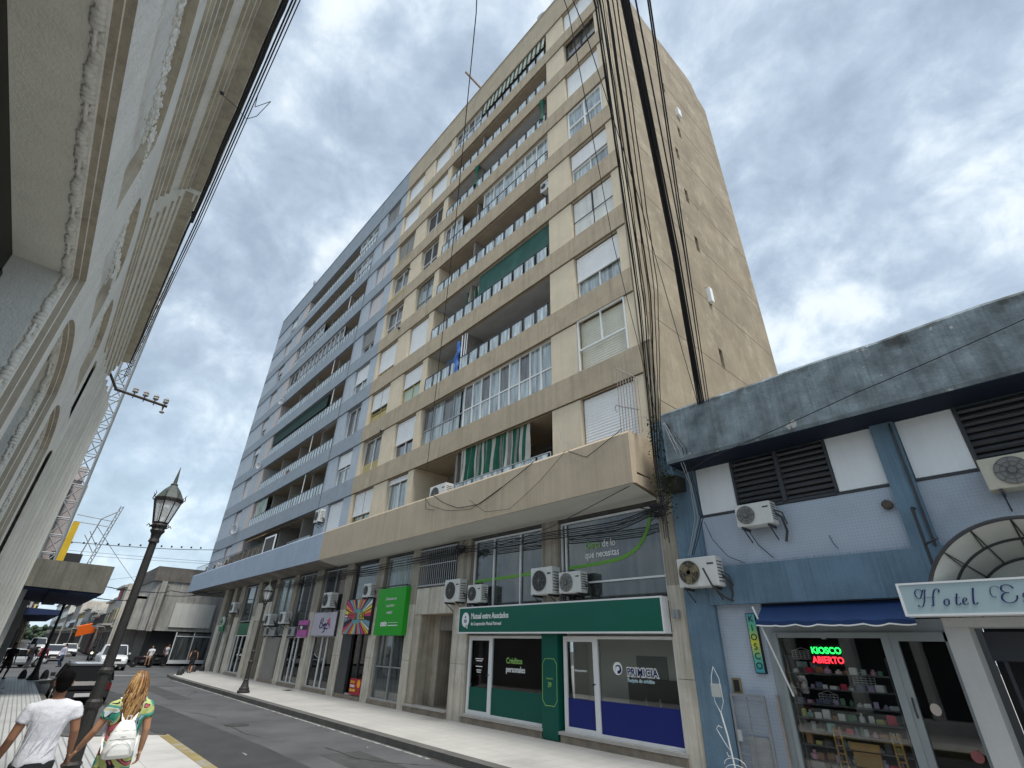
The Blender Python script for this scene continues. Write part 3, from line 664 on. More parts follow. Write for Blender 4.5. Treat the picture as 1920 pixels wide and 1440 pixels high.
MB(beige_band).box(XR-.12,XR,9.2,10,5.3,6.33).build('terrace_end', beige); MB(blue_band).box(-49.6,-49.4,9.2,10,5.3,6.33).build('terrace_end', blue)
# corner overhang above the set-back ground floor
MB(conc).prism([(-41.6,10.0),(-49.6,9.3),(-49.6,19),(-41.6,19)], 4.86, 4.9, 'z').build('corner_soffit', blue)
rl = MB(alu_d)
rl.tube([(-49.5,9.1,6.95),(-33,9.1,6.95)],.02)
for k in range(40): rl.tube([(-49.5+k*.42,9.1,6.33),(-49.5+k*.42,9.1,6.95)],.012,4)
rl.build('terrace_railing', blue)
railing(beige, -14.2, -9.4, 6.34, 9.9, .55, .55); railing(blue, -31.0, -27.6, 6.34, 9.9, .4, .5)
# ================================================================ ground floor of the two blocks
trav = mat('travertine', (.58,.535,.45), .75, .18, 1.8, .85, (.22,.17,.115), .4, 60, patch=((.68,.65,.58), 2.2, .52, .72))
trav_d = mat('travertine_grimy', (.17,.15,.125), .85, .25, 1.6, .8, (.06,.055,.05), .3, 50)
stone_in = mat('entrance_stone', (.46,.41,.33), .7, .2, 3, .8, (.18,.15,.11), .2, 60)
step_m = mat('worn_step', (.28,.235,.185), .85, .3, 4, .3, None, .3, 40)
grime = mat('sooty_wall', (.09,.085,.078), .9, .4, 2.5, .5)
room_w = mat('room_wall', (.80,.80,.74), .9, .05, 1)
room_d = mat('room_floor', (.5,.48,.45), .6, .1, 2)
def pier(o, x0, x1, z0=G, z1=4.92, y0=9.97, m=None, split=3.0):
    b = MB(m or trav)
    if split and z0 < split < z1:
        b.box(x0,x1,y0,10.6,z0,split); b.m(mat('travertine_dirt_and_shade', (.36,.315,.25), .8, .22, 1.8, .85, (.12,.10,.075), .3, 50)); b.box(x0,x1,y0,10.6,split,z1)  # upper part darker: dirt plus terrace shade mixed into the colour
    else: b.box(x0,x1,y0,10.6,z0,z1)
    return b.build('stone_pier', o)
def slab_joints(o, x0, x1, zs, y=9.966):
    b = MB(mat('stone_joint',(.12,.10,.08),.9))
    for z in zs: b.box(x0,x1,y,y+.004,z,z+.008)
    b.build('stone_joint', o)
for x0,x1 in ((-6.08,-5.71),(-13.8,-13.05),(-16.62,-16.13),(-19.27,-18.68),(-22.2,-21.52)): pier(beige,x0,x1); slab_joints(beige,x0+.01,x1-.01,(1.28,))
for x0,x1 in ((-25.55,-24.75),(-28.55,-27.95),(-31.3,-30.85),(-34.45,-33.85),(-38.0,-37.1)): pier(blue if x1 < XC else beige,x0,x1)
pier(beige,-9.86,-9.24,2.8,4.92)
def ground_wall():
    # dark upper wall behind windows and the inner rooms of every shop
    for o,x0,x1 in ((beige,-13.05,-9.86),(beige,-9.24,-6.08),(beige,-18.68,-16.62),(beige,-21.52,-19.27),(beige,-24.75,-22.2),(blue,-27.95,-25.55),(blue,-30.85,-28.55),(blue,-37.1,-34.45)):
        light = x0 in (-13.05,-9.24)
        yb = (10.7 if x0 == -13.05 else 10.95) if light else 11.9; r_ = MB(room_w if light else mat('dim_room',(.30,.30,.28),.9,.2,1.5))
        r_.box(x0,x1,yb,yb+.1,G,2.05).box(x0-.0,x0+.03,10.45,yb,G,2.05).box(x1-.03,x1,10.45,yb,G,2.05).box(x0,x1,10.3,yb+.1,2.06,2.12)
        r_.m(room_d); r_.box(x0,x1,10.05,yb,G,.06); r_.build('shop_room', o)
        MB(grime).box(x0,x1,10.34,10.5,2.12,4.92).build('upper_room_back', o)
ground_wall()
MB(conc).box(-41.6,-5.72,10.62,19.2,2.2,4.86).build('ground_floor_core', beige)
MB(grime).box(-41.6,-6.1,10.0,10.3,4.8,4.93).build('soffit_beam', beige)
def upper_win(o, x0, x1, z0, z1, mull=(), tran=None, fr=None, pn=None, Y=10.12, t=.05):
    f = MB(fr or alu_w).box(x0,x0+t,Y-.05,Y,z0,z1).box(x1-t,x1,Y-.05,Y,z0,z1).box(x0+t,x1-t,Y-.05,Y,z0,z0+t).box(x0+t,x1-t,Y-.05,Y,z1-t,z1)
    for xm in mull: f.box(xm-t*.4,xm+t*.4,Y-.055,Y,z0+t,z1-t)
    if tran: f.box(x0+t,x1-t,Y-.045,Y,tran-t*.4,tran+t*.4)
    w = f.build('upper_window', o); MB(pn or tint_gl).box(x0+.02,x1-.02,Y+.004,Y+.012,z0+.02,z1-.02).build('pane', w); return w
tint_gl = glass('tinted_shop_glass', (.045,.052,.05), .03, .12, .35)
frost = glass('frosted_pane', (.15,.19,.175), .15, .1, .35)
w1 = upper_win(beige, -13.02, -9.88, 2.72, 4.78, (-12.04,-10.84)); w2 = upper_win(beige, -9.22, -6.1, 2.72, 4.78, (-9.05,), 3.22)
# green swoosh decal and lettering on the first-floor glass
lime = mat('lime_vinyl', (.13,.33,.045), .5); whv = mat('white_vinyl', (.78,.79,.78), .5); limt = mat('light_green_vinyl', (.27,.50,.13), .5)
def ribbon(parent, pts, w, Y, m, name='swoosh'):
    b = MB(m); P = [Vector((p[0],0,p[1])) for p in pts]
    for i in range(len(P)-1):
        d0 = (P[min(i+1,len(P)-1)]-P[max(i-1,0)]).normalized(); d1 = (P[min(i+2,len(P)-1)]-P[i]).normalized()
        n0 = Vector((-d0.z,0,d0.x))*w/2; n1 = Vector((-d1.z,0,d1.x))*w/2
        b.poly([(P[i]-n0)+Vector((0,Y,0)), (P[i+1]-n1)+Vector((0,Y,0)), (P[i+1]+n1)+Vector((0,Y,0)), (P[i]+n0)+Vector((0,Y,0))])
    return b.build(name, parent)
arc = [(-9.0,3.62),(-8.4,3.63),(-7.9,3.655),(-7.5,3.68),(-7.25,3.72),(-7.0,3.80),(-6.82,3.90),(-6.66,4.05),(-6.55,4.2),(-6.45,4.4),(-6.4,4.6),(-6.38,4.75)]
ribbon(w2, arc, .085, 10.115, lime); ribbon(w1, [(-12.98,3.55),(-12.1,3.56),(-11,3.58),(-10.4,3.6),(-9.9,3.63)], .085, 10.115, lime)
def TX(parent, txt, x, z, size, m, Y, sx=1, al='LEFT', name='lettering', shear=0, bold=0, ext=.004, rz=0, sp=1):
    b = MB(m); u = (math.cos(rz),0,math.sin(rz)); v = (-math.sin(rz),0,math.cos(rz))
    b.text(txt, size, (x,Y,z), u, v, al, ext, sx, shear, bold, sp); return b.build(name, parent)
TX(w2,'Cerca',-8.42,4.03,.235,limt,10.112,.86,bold=.003,shear=.15); TX(w2,'de lo',-7.86,4.03,.235,whv,10.112,.86,bold=.003); TX(w2,'que necesitas',-8.42,3.80,.235,whv,10.112,.84,bold=.003)
# shop 1 and 2: white frames, coloured lower panels
vin_g = mat('green_vinyl', (.0,.085,.06), .45, .05, 1); vin_b = mat('navy_vinyl', (.008,.018,.16), .45, .08, 1)
def shop_pair(o, xd0, xd1, xw1, vin, handle=True):
    Y = 10.1; z0, z1 = .09, 2.03
    f = MB(alu_w)
    f.box(xd0,xd0+.1,Y-.06,Y+.05,z0,z1).box(xd0+.1,xd1-.08,Y-.05,Y,z1-.12,z1).box(xd0+.1,xd1-.08,Y-.05,Y,z0,z0+.1).box(xd1-.08,xd1+.06,Y-.06,Y+.05,z0,z1)
    f.box(xd1+.06,xw1-.05,Y-.05,Y,z1-.06,z1).box(xd1+.06,xw1-.05,Y-.05,Y,z0,z0+.06).box(xw1-.05,xw1,Y-.06,Y+.05,z0-.08,z1)
    a = f.build('shopfront_frame', o)
    MB(shop_gl).box(xd0+.1,xd1-.08,Y-.02,Y-.012,z0+.1,z1-.12).box(xd1+.06,xw1-.05,Y-.02,Y-.012,z0+.06,z1-.06).build('shop_glass', a)
    MB(vin).box(xd0+.1,xd1-.08,Y-.028,Y-.023,z0+.1,.74).box(xd1+.06,xw1-.05,Y-.028,Y-.023,z0+.06,.76).build('coloured_film', a)
    h = MB(alu_d).tube([(xd1-.13,Y-.07,1.05),(xd1-.03,Y-.07,1.06)],.012); h.build('door_handle', a)
    MB(step_m).box(xd0-.05,xw1+.04,9.93,10.3,G,z0-.06).build('door_step', o); MB(mat('step_edge',(.42,.40,.37),.7,.15,4)).box(xd0-.08,xw1+.05,9.90,10.2,z0-.06,z0-.0).build('step_edge', o)
    return a
s2 = shop_pair(beige, -13.0, -11.98, -9.86, vin_g); s1 = shop_pair(beige, -9.2, -8.2, -6.1, vin_b)
TX(s2,'Cr\u00e9ditos',-11.33,1.37,.20,limt,10.06,.9,bold=.003); TX(s2,'personales',-11.33,1.17,.20,whv,10.06,.87,bold=.003)
for k,(w_,z_) in enumerate(((.36,1.43),(.28,1.38),(.30,1.24),(.22,1.15),(.18,1.10))): MB(whv).box(-12.5-w_/2,-12.5+w_/2,10.062,10.066,z_,z_+.022).build('small_print', s2)
TX(s1,'#Regioprimero',-8.68,1.29,.075,whv,10.06,.8,'CENTER')
navy = mat('navy_letter', (.012,.015,.11), .5)
def outlined(parent, txt, x, z, size, Y, sx, m, mo, o1=.02):
    TX(parent,txt,x,z,size,mo,Y,sx,name='letter_outline',bold=o1,sp=1.12); TX(parent,txt,x,z,size,m,Y-.006,sx,name='lettering',bold=.003,sp=1.12)
outlined(s1,'PRIMICIA',-7.35,1.28,.20,10.055,.86,navy,whv,.024); outlined(s1,'Tarjeta de cr\u00e9dito',-7.36,1.165,.085,10.055,.95,mat('sky_vinyl',(.35,.52,.58),.5),whv,.006)
lg = MB(whv).lathe([(.125,0),(.125,.004)],(-7.6,10.054,1.40),24,'y'); lg.m(navy); lg.lathe([(.085,-.004),(.085,0)],(-7.585,10.054,1.385),20,'y'); lg.m(whv); lg.lathe([(.045,-.008),(.045,-.004)],(-7.59,10.054,1.40),16,'y').box(-7.66,-7.61,10.047,10.051,1.30,1.42); lg.build('round_emblem', s1)
# things inside: chairs, desk, poster, partition
poster = MB(mat('dark_red_poster',(.12,.02,.025),.6)).box(-11.55,-11.3,10.67,10.7,1.15,1.75); poster.build('poster', beige)
def chair_row(x, y, n, w, z0, h, name, lab):
    c = root(name, (x,y,.06), lab, 'chair'); b = MB(dark)
    b.box(x,x+w,y,y+.12,z0,h).box(x,x+w,y-.35,y+.1,z0-.08,z0); b.build('seat_back', c); l = MB(alu_g)
    for xx in (x+.03,x+w-.03): l.tube([(xx,y,.06),(xx,y,z0)],.015)
    l.build('leg', c); return c
chair_row(-10.9,10.55,1,.42,.5,.98,'chair','left one of two black chairs behind the green-filmed window'); chair_row(-10.45,10.55,1,.42,.5,.98,'chair','right one of two black chairs behind the green-filmed window'); chair_row(-12.6,10.55,1,.6,.45,.86,'chair','low black chair back behind the glass door of the green shop')
dk = MB(mat('office_partition',(.05,.05,.048),.6)).box(-7.9,-6.2,10.8,10.85,.06,1.2); dk.build('partition', beige)
MB(mat('grey_poster',(.20,.23,.23),.6)).box(-7.7,-6.9,10.92,10.94,.9,1.65).build('interior_poster', beige); MB(alu_w).tube([(-7.3,10.6,.06),(-7.3,10.6,.85)],.02).tube([(-6.95,10.6,.06),(-6.95,10.6,.85)],.02).build('desk_leg', beige)
# green pier between the two shops
gp = MB(vin_g).box(-9.84,-9.30,9.93,10.3,-.10,2.09); gp = gp.build('green_pier', beige)
g8 = MB(limt); oc = [(-9.72,.55),(-9.42,.55),(-9.33,.66),(-9.33,1.42),(-9.42,1.53),(-9.72,1.53),(-9.81,1.42),(-9.81,.66)]
for (xa,za),(xb,zb_) in zip(oc,oc[1:]+oc[:1]): g8.tube([(xa,9.928,za),(xb,9.928,zb_)],.007,4)
g8.text('39',.15,(-9.57,9.925,.93),(1,0,0),(0,0,1),'CENTER',.004,.8,0,.002); g8.text('URQUIZA',.05,(-9.57,9.925,1.09),(1,0,0),(0,0,1),'CENTER'); g8.build('house_number', gp)
# long green fascia sign
def sign_box(name, label, x0, x1, z0, z1, Y, m, fr=None, fw=.03, dep=None, cat='sign'):
    """board measured on the wall plane, standing at depth Y"""
    (a0,c0),(a1,c1) = FY(x0,z0,Y), FY(x1,z1,Y); s = root(name, ((a0+a1)/2,Y,c0), label, cat); dep = dep or (9.965-Y)
    if fr: MB(fr).box(a0,a1,Y+.012,Y+dep,c0,c1).box(a0,a1,Y-.004,Y+.012,c0,c0+fw).box(a0,a1,Y-.004,Y+.012,c1-fw,c1).box(a0,a0+fw,Y-.004,Y+.012,c0+fw,c1-fw).box(a1-fw,a1,Y-.004,Y+.012,c0+fw,c1-fw).build('sign_frame', s); b = MB(m).box(a0+fw,a1-fw,Y,Y+.011,c0+fw,c1-fw)
    else: b = MB(m).box(a0,a1,Y,Y+dep,c0,c1)
    b.build('sign_panel', s); return s, a0, a1, c0, c1
sgm = mat('sign_green', (.0,.105,.07), .4, .06, .8, spec=.4)
S, a0, a1, c0, c1 = sign_box('fascia_sign','long green fascia sign with a white frame and white lettering over the shopfronts',-13.55,-6.27,2.09,2.815,9.72,sgm,alu_w,.035)
TX(S,'Mutual entre Asociados',a0+.62,c0+.38,.215,whv,9.712,.80,bold=.003,ext=.012); TX(S,'de Cooperaci\u00f3n Mutual Patronal',a0+.62,c0+.21,.125,whv,9.712,.82,bold=.001,ext=.008)
em = MB(whv); em.smooth = False
pts = [(.17*math.cos(t*.2618),.20*math.sin(t*.2618)) for t in range(24)]; em.prism([(a0+.36+x,c0+.36+z) for x,z in pts], 9.705, 9.716, 'y'); em.prism([(a0+.36,c0+.19),(a0+.47,c0+.12),(a0+.46,c0+.22)],9.705,9.716,'y')
em.m(navy); em.lathe([(.028,0),(.028,.004)],(a0+.36,9.700,c0+.43),10,'y')
for k in range(4): em.box(a0+.30+k*.035,a0+.315+k*.035,9.700,9.704,c0+.28,c0+.37)
em.build('emblem', S)
# barred window over the entrance, entrance recess with slatted panel
MB(trav).box(-16.13,-13.8,9.99,10.6,2.68,3.5).build('entrance_lintel', beige); MB(mat('travertine_dirt_and_shade',(1,1,1))).box(-16.13,-13.8,10.3,10.6,3.5,4.92).build('barred_window_back', beige)
MB(dark).box(-15.98,-13.9,10.25,10.29,3.62,4.75).build('barred_window_dark', beige)
bars = MB(alu_g).box(-16.1,-13.85,9.95,9.98,3.55,3.6).box(-16.1,-13.85,9.95,9.98,4.75,4.8).box(-16.1,-13.85,9.955,9.975,4.24,4.27)
for k in range(19): xx = -16.07+k*.122; bars.tube([(xx,9.965,3.6),(xx+rnd.uniform(-.01,.01),9.965,4.75)],.014,5)
bars.build('window_bars', beige)
e_ = MB(stone_in)
e_.box(-16.13,-15.75,10.02,10.6,G,2.68).box(-15.75,-15.4,10.6,10.7,G,2.68).box(-15.4,-13.9,11.6,11.7,G,2.68).box(-15.5,-15.4,10.7,11.6,G,2.68).box(-13.95,-13.82,10.6,11.6,G,2.68)
e_.build('entrance_wall', beige); MB(ceil_m).box(-16.13,-13.8,10.0,11.7,2.66,2.68).build('entrance_ceiling', beige)
MB(dark).box(-14.05,-13.96,10.9,11.6,0,2.4).build('entrance_door', beige)
MB(step_m).box(-16.13,-13.8,9.9,11.7,G,.03).build('entrance_step', beige); MB(mat('step_edge',(1,1,1))).box(-16.14,-13.79,9.87,10.2,.03,.075).build('step_edge', beige)
sl = MB(mat('brown_slats',(.17,.10,.055),.7,.2,4,.2)); sl.box(-15.35,-14.25,11.3,11.35,.09,1.55)
for k in range(14): z_ = .12+k*.102; sl.poly([(-15.33,11.3,z_),(-14.27,11.3,z_),(-14.27,11.24,z_+.07),(-15.33,11.24,z_+.07)]); sl.poly([(-15.33,11.24,z_+.07),(-14.27,11.24,z_+.07),(-14.27,11.3,z_+.09),(-15.33,11.3,z_+.09)])
sl.build('slatted_panel', beige)
# generic narrow shop bay
def bay(o, x0, x1, zt, fr=alu_w, mull=(), tran=None, up=None, gl=None):
    Y = 10.12; f = MB(fr); t = .045; z0 = .02
    f.box(x0,x0+t,Y-.05,Y,z0,zt).box(x1-t,x1,Y-.05,Y,z0,zt).box(x0+t,x1-t,Y-.05,Y,z0,z0+t).box(x0+t,x1-t,Y-.05,Y,zt-t,zt)
    for xm in mull: f.box(xm-t*.6,xm+t*.6,Y-.055,Y,z0+t,zt-t)
    if tran: f.box(x0+t,x1-t,Y-.045,Y,tran-.02,tran+.02)
    a = f.build('shopfront_frame', o); MB(gl or shop_gl).box(x0+t,x1-t,Y-.01,Y-.004,z0+t,zt-t).build('shop_glass', a)
    MB(step_m).box(x0-.04,x1+.04,9.95,10.3,G,.015).build('door_step', o); return a
b3 = bay(beige, -18.66, -16.66, 2.1, alu_g, (-17.55,), 1.03, gl=glass('grey_glass',(.10,.115,.115),.03,.35,.5)); upper_win(beige, -18.55, -16.7, 3.5, 4.78, fr=alu_g, pn=frost)
b4 = bay(beige, -21.48, -19.3, 2.1, alu_d, (-20.75,-20.0)); upper_win(beige, -21.4, -19.35, 3.3, 4.78, fr=alu_d, pn=tint_gl)
MB(alu_d).box(-21.5,-20.7,9.99,10.04,.02,2.1).build('black_side_panel', beige)
b5 = bay(beige, -24.72, -22.24, 2.0, alu_w, (-23.75,-23.2)); upper_win(beige, -24.6, -22.3, 2.9, 4.78, (-23.4,), fr=alu_g, pn=tint_gl)
b6 = bay(blue, -27.92, -25.6, 1.95, alu_w, (-27.1,-26.6)); upper_win(blue, -27.85, -25.65, 2.0, 4.8, (-26.3,), fr=alu_g, pn=tint_gl)
b7 = MB(grey_sh)
for k in range(12): b7.box(-30.82+k*.155,-30.82+k*.155+.09,10.02,10.08,.02,1.92).box(-30.82+k*.155+.09,-30.82+k*.155+.155,10.06,10.1,.02,1.92)
b7.build('folding_shutter', blue); upper_win(blue, -30.7, -28.6, 2.0, 4.8, (-29.6,), fr=alu_g, pn=frost)
MB(step_m).box(-30.85,-28.55,9.95,10.3,G,.015).build('door_step', blue)
MB(trav).box(-33.85,-31.3,9.98,10.6,2.75,3.7).build('entrance_lintel', blue); MB(grime).box(-33.85,-31.3,10.2,10.6,3.7,4.92).build('upper_recess', blue)
ee = MB(stone_in).box(-33.85,-33.0,10.02,10.6,G,2.75).box(-33.0,-31.3,11.2,11.3,G,2.75); ee.m(mat('maroon_door',(.09,.02,.03),.6)); ee.box(-31.9,-31.32,10.3,10.36,G,2.6); ee.build('entrance_wall', blue)
b8 = bay(blue, -37.08, -34.5, 2.0, alu_w, (-36.5,-35.6)); upper_win(blue, -37.5+.42, -34.5, 2.75, 4.78, (-35.3,), fr=alu_g, pn=tint_gl)
MB(mat('green_transom_pane',(.02,.14,.07),.3,.3,3)).box(-36.8,-34.7,10.06,10.08,2.03,2.66).build('green_transom', blue)  # plain green panel in its own colour
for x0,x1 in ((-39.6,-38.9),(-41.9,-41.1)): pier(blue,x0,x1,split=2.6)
for x0,x1 in ((-38.9,-38.0),(-41.1,-39.6)):
    MB(glass('dim_shop_glass',(.07,.08,.08),.05,.1,.4)).box(x0,x1,10.12,10.16,G,2.6).build('shop_glass', blue); MB(grime).box(x0,x1,10.2,10.3,2.6,4.92).build('upper_recess', blue)
    MB(alu_g).box((x0+x1)/2-.02,(x0+x1)/2+.02,10.08,10.12,G,2.6).build('shopfront_frame', blue)
# chamfered street corner
ch = MB(trav); dx, dy = -6.6, 6.4
for k in range(7):
    t = k/6.5; ch.obox((-42.2+dx*t,10.35+dy*t,2.35),.55,.4,5.1,Matrix.Rotation(math.atan2(dy,dx),3,'Z'))
ch.build('corner_pier', blue); MB(glass('dim_shop_glass',(0,0,0))).prism([(-42,10.4),(-48.8,16.9),(-48.7,17.0),(-41.9,10.5)],G,4.9,'z').build('corner_glass', blue)
MB(conc).box(-48.8,-41.6,17.2,19.2,G,4.9).build('rear_wall', blue)
# ---- hanging and wall signs
S, a0, a1, c0, c1 = sign_box('panel_sign','bright green upright advertising panel with small white lettering, left of the entrance',-18.96,-16.9,2.03,3.65,9.78,mat('bright_green_sign',(.02,.34,.02),.45,.06,1),None)
for k,t in enumerate(('\u00a1Conectate con','tu pr\u00f3ximo','empleo!')): TX(S,t,(a0+a1)/2,c1-.42-.23*k,.15,whv,9.772,.85,'CENTER')
TX(S,'ceto',a0+.45,c0+.30,.26,whv,9.772,1,bold=.012); MB(whv).box(a0+1.0,a0+1.7,9.770,9.776,c0+.30,c0+.33).box(a0+1.0,a0+1.7,9.770,9.776,c0+.40,c0+.415).build('underline', S)
MB(alu_d).tube([(a0-.02,9.76,c1+.05),(a1+.02,9.76,c1+.05)],.025).tube([(a0+.1,9.76,c1+.05),(a0+.1,9.99,c1+.05)],.02).tube([(a1-.1,9.76,c1+.05),(a1-.1,9.99,c1+.05)],.02).build('bracket', S)
S, a0, a1, c0, c1 = sign_box('burst_sign','colourful sunburst sign with pink and yellow lettering above the black doorway',-21.7,-19.37,2.05,3.37,9.85,mat('charcoal_sign',(.035,.028,.03),.5),None)
cols = [(.62,.03,.16),(.75,.25,.06),(.72,.62,.05),(.65,.66,.63),(.16,.32,.38),(.02,.02,.02),(.55,.05,.2),(.8,.33,.1),(.16,.35,.42)]
cx, cz = (a0+a1)/2, (c0+c1)/2; hx, hz = (a1-a0)/2-.02, (c1-c0)/2-.02
def edge(a):
    dx_, dz_ = math.cos(a), math.sin(a); k = min(hx/abs(dx_) if abs(dx_) > 1e-6 else 9, hz/abs(dz_) if abs(dz_) > 1e-6 else 9); return (cx+dx_*k, cz+dz_*k)
bm = MB(); rr = random.Random(3); a = 0; kk = 0
while a < 6.2:
    w_ = rr.uniform(.07,.22); m_ = cols[kk % len(cols)]; kk += 1; bm.m(mat('ray_%d' % (kk % len(cols)), m_, .5))
    p0, p1 = edge(a), edge(a+w_*.72); q = .32
    bm.poly([(cx+(p0[0]-cx)*q,9.846,cz+(p0[1]-cz)*q),(cx+(p1[0]-cx)*q,9.846,cz+(p1[1]-cz)*q),(p1[0],9.846,p1[1]),(p0[0],9.846,p0[1])]); a += w_
bm.m(mat('teal_burst',(.13,.33,.33),.5)); st = []
for k in range(28): r_ = .46 if k % 2 else .34; st.append((cx+r_*1.15*math.cos(k*math.pi/14), cz+r_*.72*math.sin(k*math.pi/14)))
bm.prism(st,9.838,9.844,'y'); bm.build('sunburst', S)
outlined(S,'POWER',a0+.30,cz-.10,.34,9.830,.66,mat('hot_pink',(.72,.10,.13),.5),mat('sign_black',(.02,.015,.02),.5),.02); outlined(S,'CELL',a0+1.28,cz-.10,.34,9.830,.66,mat('sign_yellow',(.78,.60,.07),.5),mat('sign_black',(0,0,0)),.02)
S, a0, a1, c0, c1 = sign_box('panel_sign','pale lilac sign with black handwriting and a torn pink corner',-25.05,-22.47,1.98,2.97,9.86,mat('lilac_sign',(.50,.46,.52),.5,.05,1),alu_d,.02)
bs_ = MB(navy); Lw = lambda pts: bs_.tube([(a0+p[0]*(a1-a0),9.853,c0+p[1]*(c1-c0)) for p in pts], .022, 5)
Lw([(.36,.35),(.38,.68),(.45,.74),(.48,.64),(.41,.54),(.5,.46),(.46,.36),(.38,.33)]); Lw([(.5,.42),(.56,.5),(.54,.4),(.6,.52),(.63,.42),(.68,.55),(.72,.45)]); Lw([(.52,.33),(.7,.3)]); Lw([(.6,.42),(.58,.2),(.52,.16)])
bs_.build('handwriting', S); MB(mat('torn_pink',(.50,.12,.22),.6)).prism([(a0+(a1-a0)*.62,c0+.62),(a0+(a1-a0)*.74,c0+.74),(a0+(a1-a0)*.8,c0+.34),(a0+(a1-a0)*.76,c0+.3),(a0+(a1-a0)*.72,c0+.5)],9.852,9.858,'y').build('torn_corner', S)
S, a0, a1, c0, c1 = sign_box('panel_sign','small magenta and black sign left of the lilac one',-26.75,-25.55,1.95,2.66,9.9,mat('magenta_sign',(.45,.10,.34),.5,.15,2),None)
MB(mat('sign_black',(0,0,0))).box(a0+.1,a1-.02,9.892,9.899,c0+.3,c0+.5).build('black_band', S); TX(S,'PEE',a0+.35,c0+.33,.17,whv,9.888,1,bold=.01)
S, a0, a1, c0, c1 = sign_box('placard','orange, red and yellow service placard standing in the black doorway',-20.25,-19.38,.05,.57,9.95,mat('placard_red',(.35,.015,.03),.5),None,dep=.02)
for k,(t,m_) in enumerate((('SERVICIO',(.8,.35,.02)),('TECNICO',(.8,.75,.7)),('CELULARES',(.8,.55,.05)))): TX(S,t,a0+.05,c1-.15-.13*k,.10,mat('plac_%d'%k,m_,.5),9.944,.85,bold=.006)
MB(mat('plac_0',(0,0,0))).lathe([(.13,0),(.13,.004)],(a1-.15,9.943,c0+.36),16,'y').build('badge', S)
# pharmacy cross sign, projecting
ph = root('pharmacy_sign', (-39.4,9.6,2.3), 'green hanging pharmacy sign with a white disc and green cross', 'sign')
b = MB(mat('pharmacy_green',(.01,.16,.06),.4)).box(-39.9,-38.9,9.7,9.8,2.22,2.55); b.m(mat('pharmacy_white',(.6,.66,.62),.4)).lathe([(.30,0),(.30,.1)],(-39.4,9.65,2.78),20,'y'); b.m(mat('pharmacy_green',(0,0,0))).box(-39.47,-39.33,9.62,9.66,2.58,2.98).box(-39.6,-39.2,9.62,9.66,2.71,2.85); b.build('sign_board', ph)
MB(alu_d).tube([(-39.4,9.75,3.05),(-39.4,9.99,3.1)],.02).build('bracket', ph)
# ---- air conditioners
ac_w = mat('aircon_casing', (.62,.62,.59), .5, .06, 3, .25, (.38,.36,.31)); ac_d = mat('aircon_grille', (.05,.05,.05), .5)
def make_ac(loc, label, w=.84, h=.58, d=.3, split=True, fan=.23, fx=-.14, cas=None, grp='outdoor air conditioner units on the facades', gm=None, blades=False):
    o = root('air_conditioner', loc, label, 'air conditioner', grp, local=True)
    b = MB(cas or ac_w).box(-w/2,w/2,-d,0,0,h); c = b.build('casing', o, bevel=.015)
    g = MB(gm or ac_d); g.lathe([(fan,-.012),(fan,0)],(w*fx,-d-.002,h/2),22,'y'); g.build('fan_opening', o)
    g = MB(mat('fan_guard',(.14,.14,.135),.5))
    if blades:
        bl = MB(mat('fan_brass',(.24,.19,.09),.5))
        for k in range(3):
            a = k*2.094+.4; bl.obox((w*fx+math.cos(a)*fan*.5,-d-.018,h/2+math.sin(a)*fan*.5),fan*.9,.01,fan*.55,Matrix.Rotation(-a,3,'Y'))
        bl.lathe([(.05,-.03),(.05,0)],(w*fx,-d-.01,h/2),10,'y'); bl.build('fan_blade', o)
    for k in (0.34,.67,1.0):
        for j in range(22):
            a, a2 = j*math.pi/11, (j+1)*math.pi/11; g.tube([(w*fx+math.cos(a)*fan*k,-d-.03,h/2+math.sin(a)*fan*k),(w*fx+math.cos(a2)*fan*k,-d-.03,h/2+math.sin(a2)*fan*k)],.005,4,False)
    for j in range(8): a = j*math.pi/4; g.tube([(w*fx,-d-.03,h/2),(w*fx+math.cos(a)*fan,-d-.03,h/2+math.sin(a)*fan)],.006,4,False)
    g.lathe([(.045,-.012),(.045,0)],(w*fx,-d-.028,h/2),10,'y'); g.build('fan_grille', o)
    s_ = MB(ac_d)
    for k in range(7): s_.box(w/2-.001,w/2+.003,-d+.04,-.05,.08+k*h*.11,.1+k*h*.11)
    s_.box(w*.28,w*.44,-d-.003,-d,h*.72,h*.78); s_.build('side_vent', o)
    k_ = MB(alu_d); k_.box(-w*.38,-w*.34,-d-.02,.04,-.05,-.0).box(w*.34,w*.38,-d-.02,.04,-.05,0).tube([(-w*.36,-d+.02,-.03),(-w*.36,.04,-.25)],.012).tube([(w*.36,-d+.02,-.03),(w*.36,.04,-.25)],.012); k_.build('bracket', o)
    p = MB(mat('insulated_pipe',(.06,.06,.06),.9)); p.tube([(w/2,-.1,.2),(w/2+.09,-.08,.12),(w/2+.1,0,-.12),(w/2+.03,.03,-.3)],.022,6); p.tube([(w/2,-.14,.26),(w/2+.12,-.1,.2),(w/2+.13,0,0)],.014,5); p.build('pipe', o)
    return o
def acat(x, z, Yf, label, w, h, d=.3, **k):
    """front face centre measured on the wall plane at x, bottom z; real front at depth Yf"""
    X_, Z_ = FY(x, z, Yf); return make_ac((X_, Yf+d, Z_), label, w, h, d, **k)
acat(-14.05,3.0,9.65,'white air conditioner at the left end above the green fascia, over the entrance corner',.80,.66,.3,fan=.25,fx=-.08)
acat(-12.85,2.93,9.7,'smaller white air conditioner second from the left above the green fascia',.66,.5,.28,fan=.19)
acat(-9.92,3.02,9.62,'boxy white air conditioner with a blue label, on the stone pier above the green fascia',.78,.66,.32,fan=.25,fx=-.08)
acat(-8.9,3.0,9.7,'grey-grilled air conditioner right of the blue-labelled one above the green fascia',.72,.5,.28,fan=.21,gm=mat('grey_grille',(.22,.22,.21),.5))
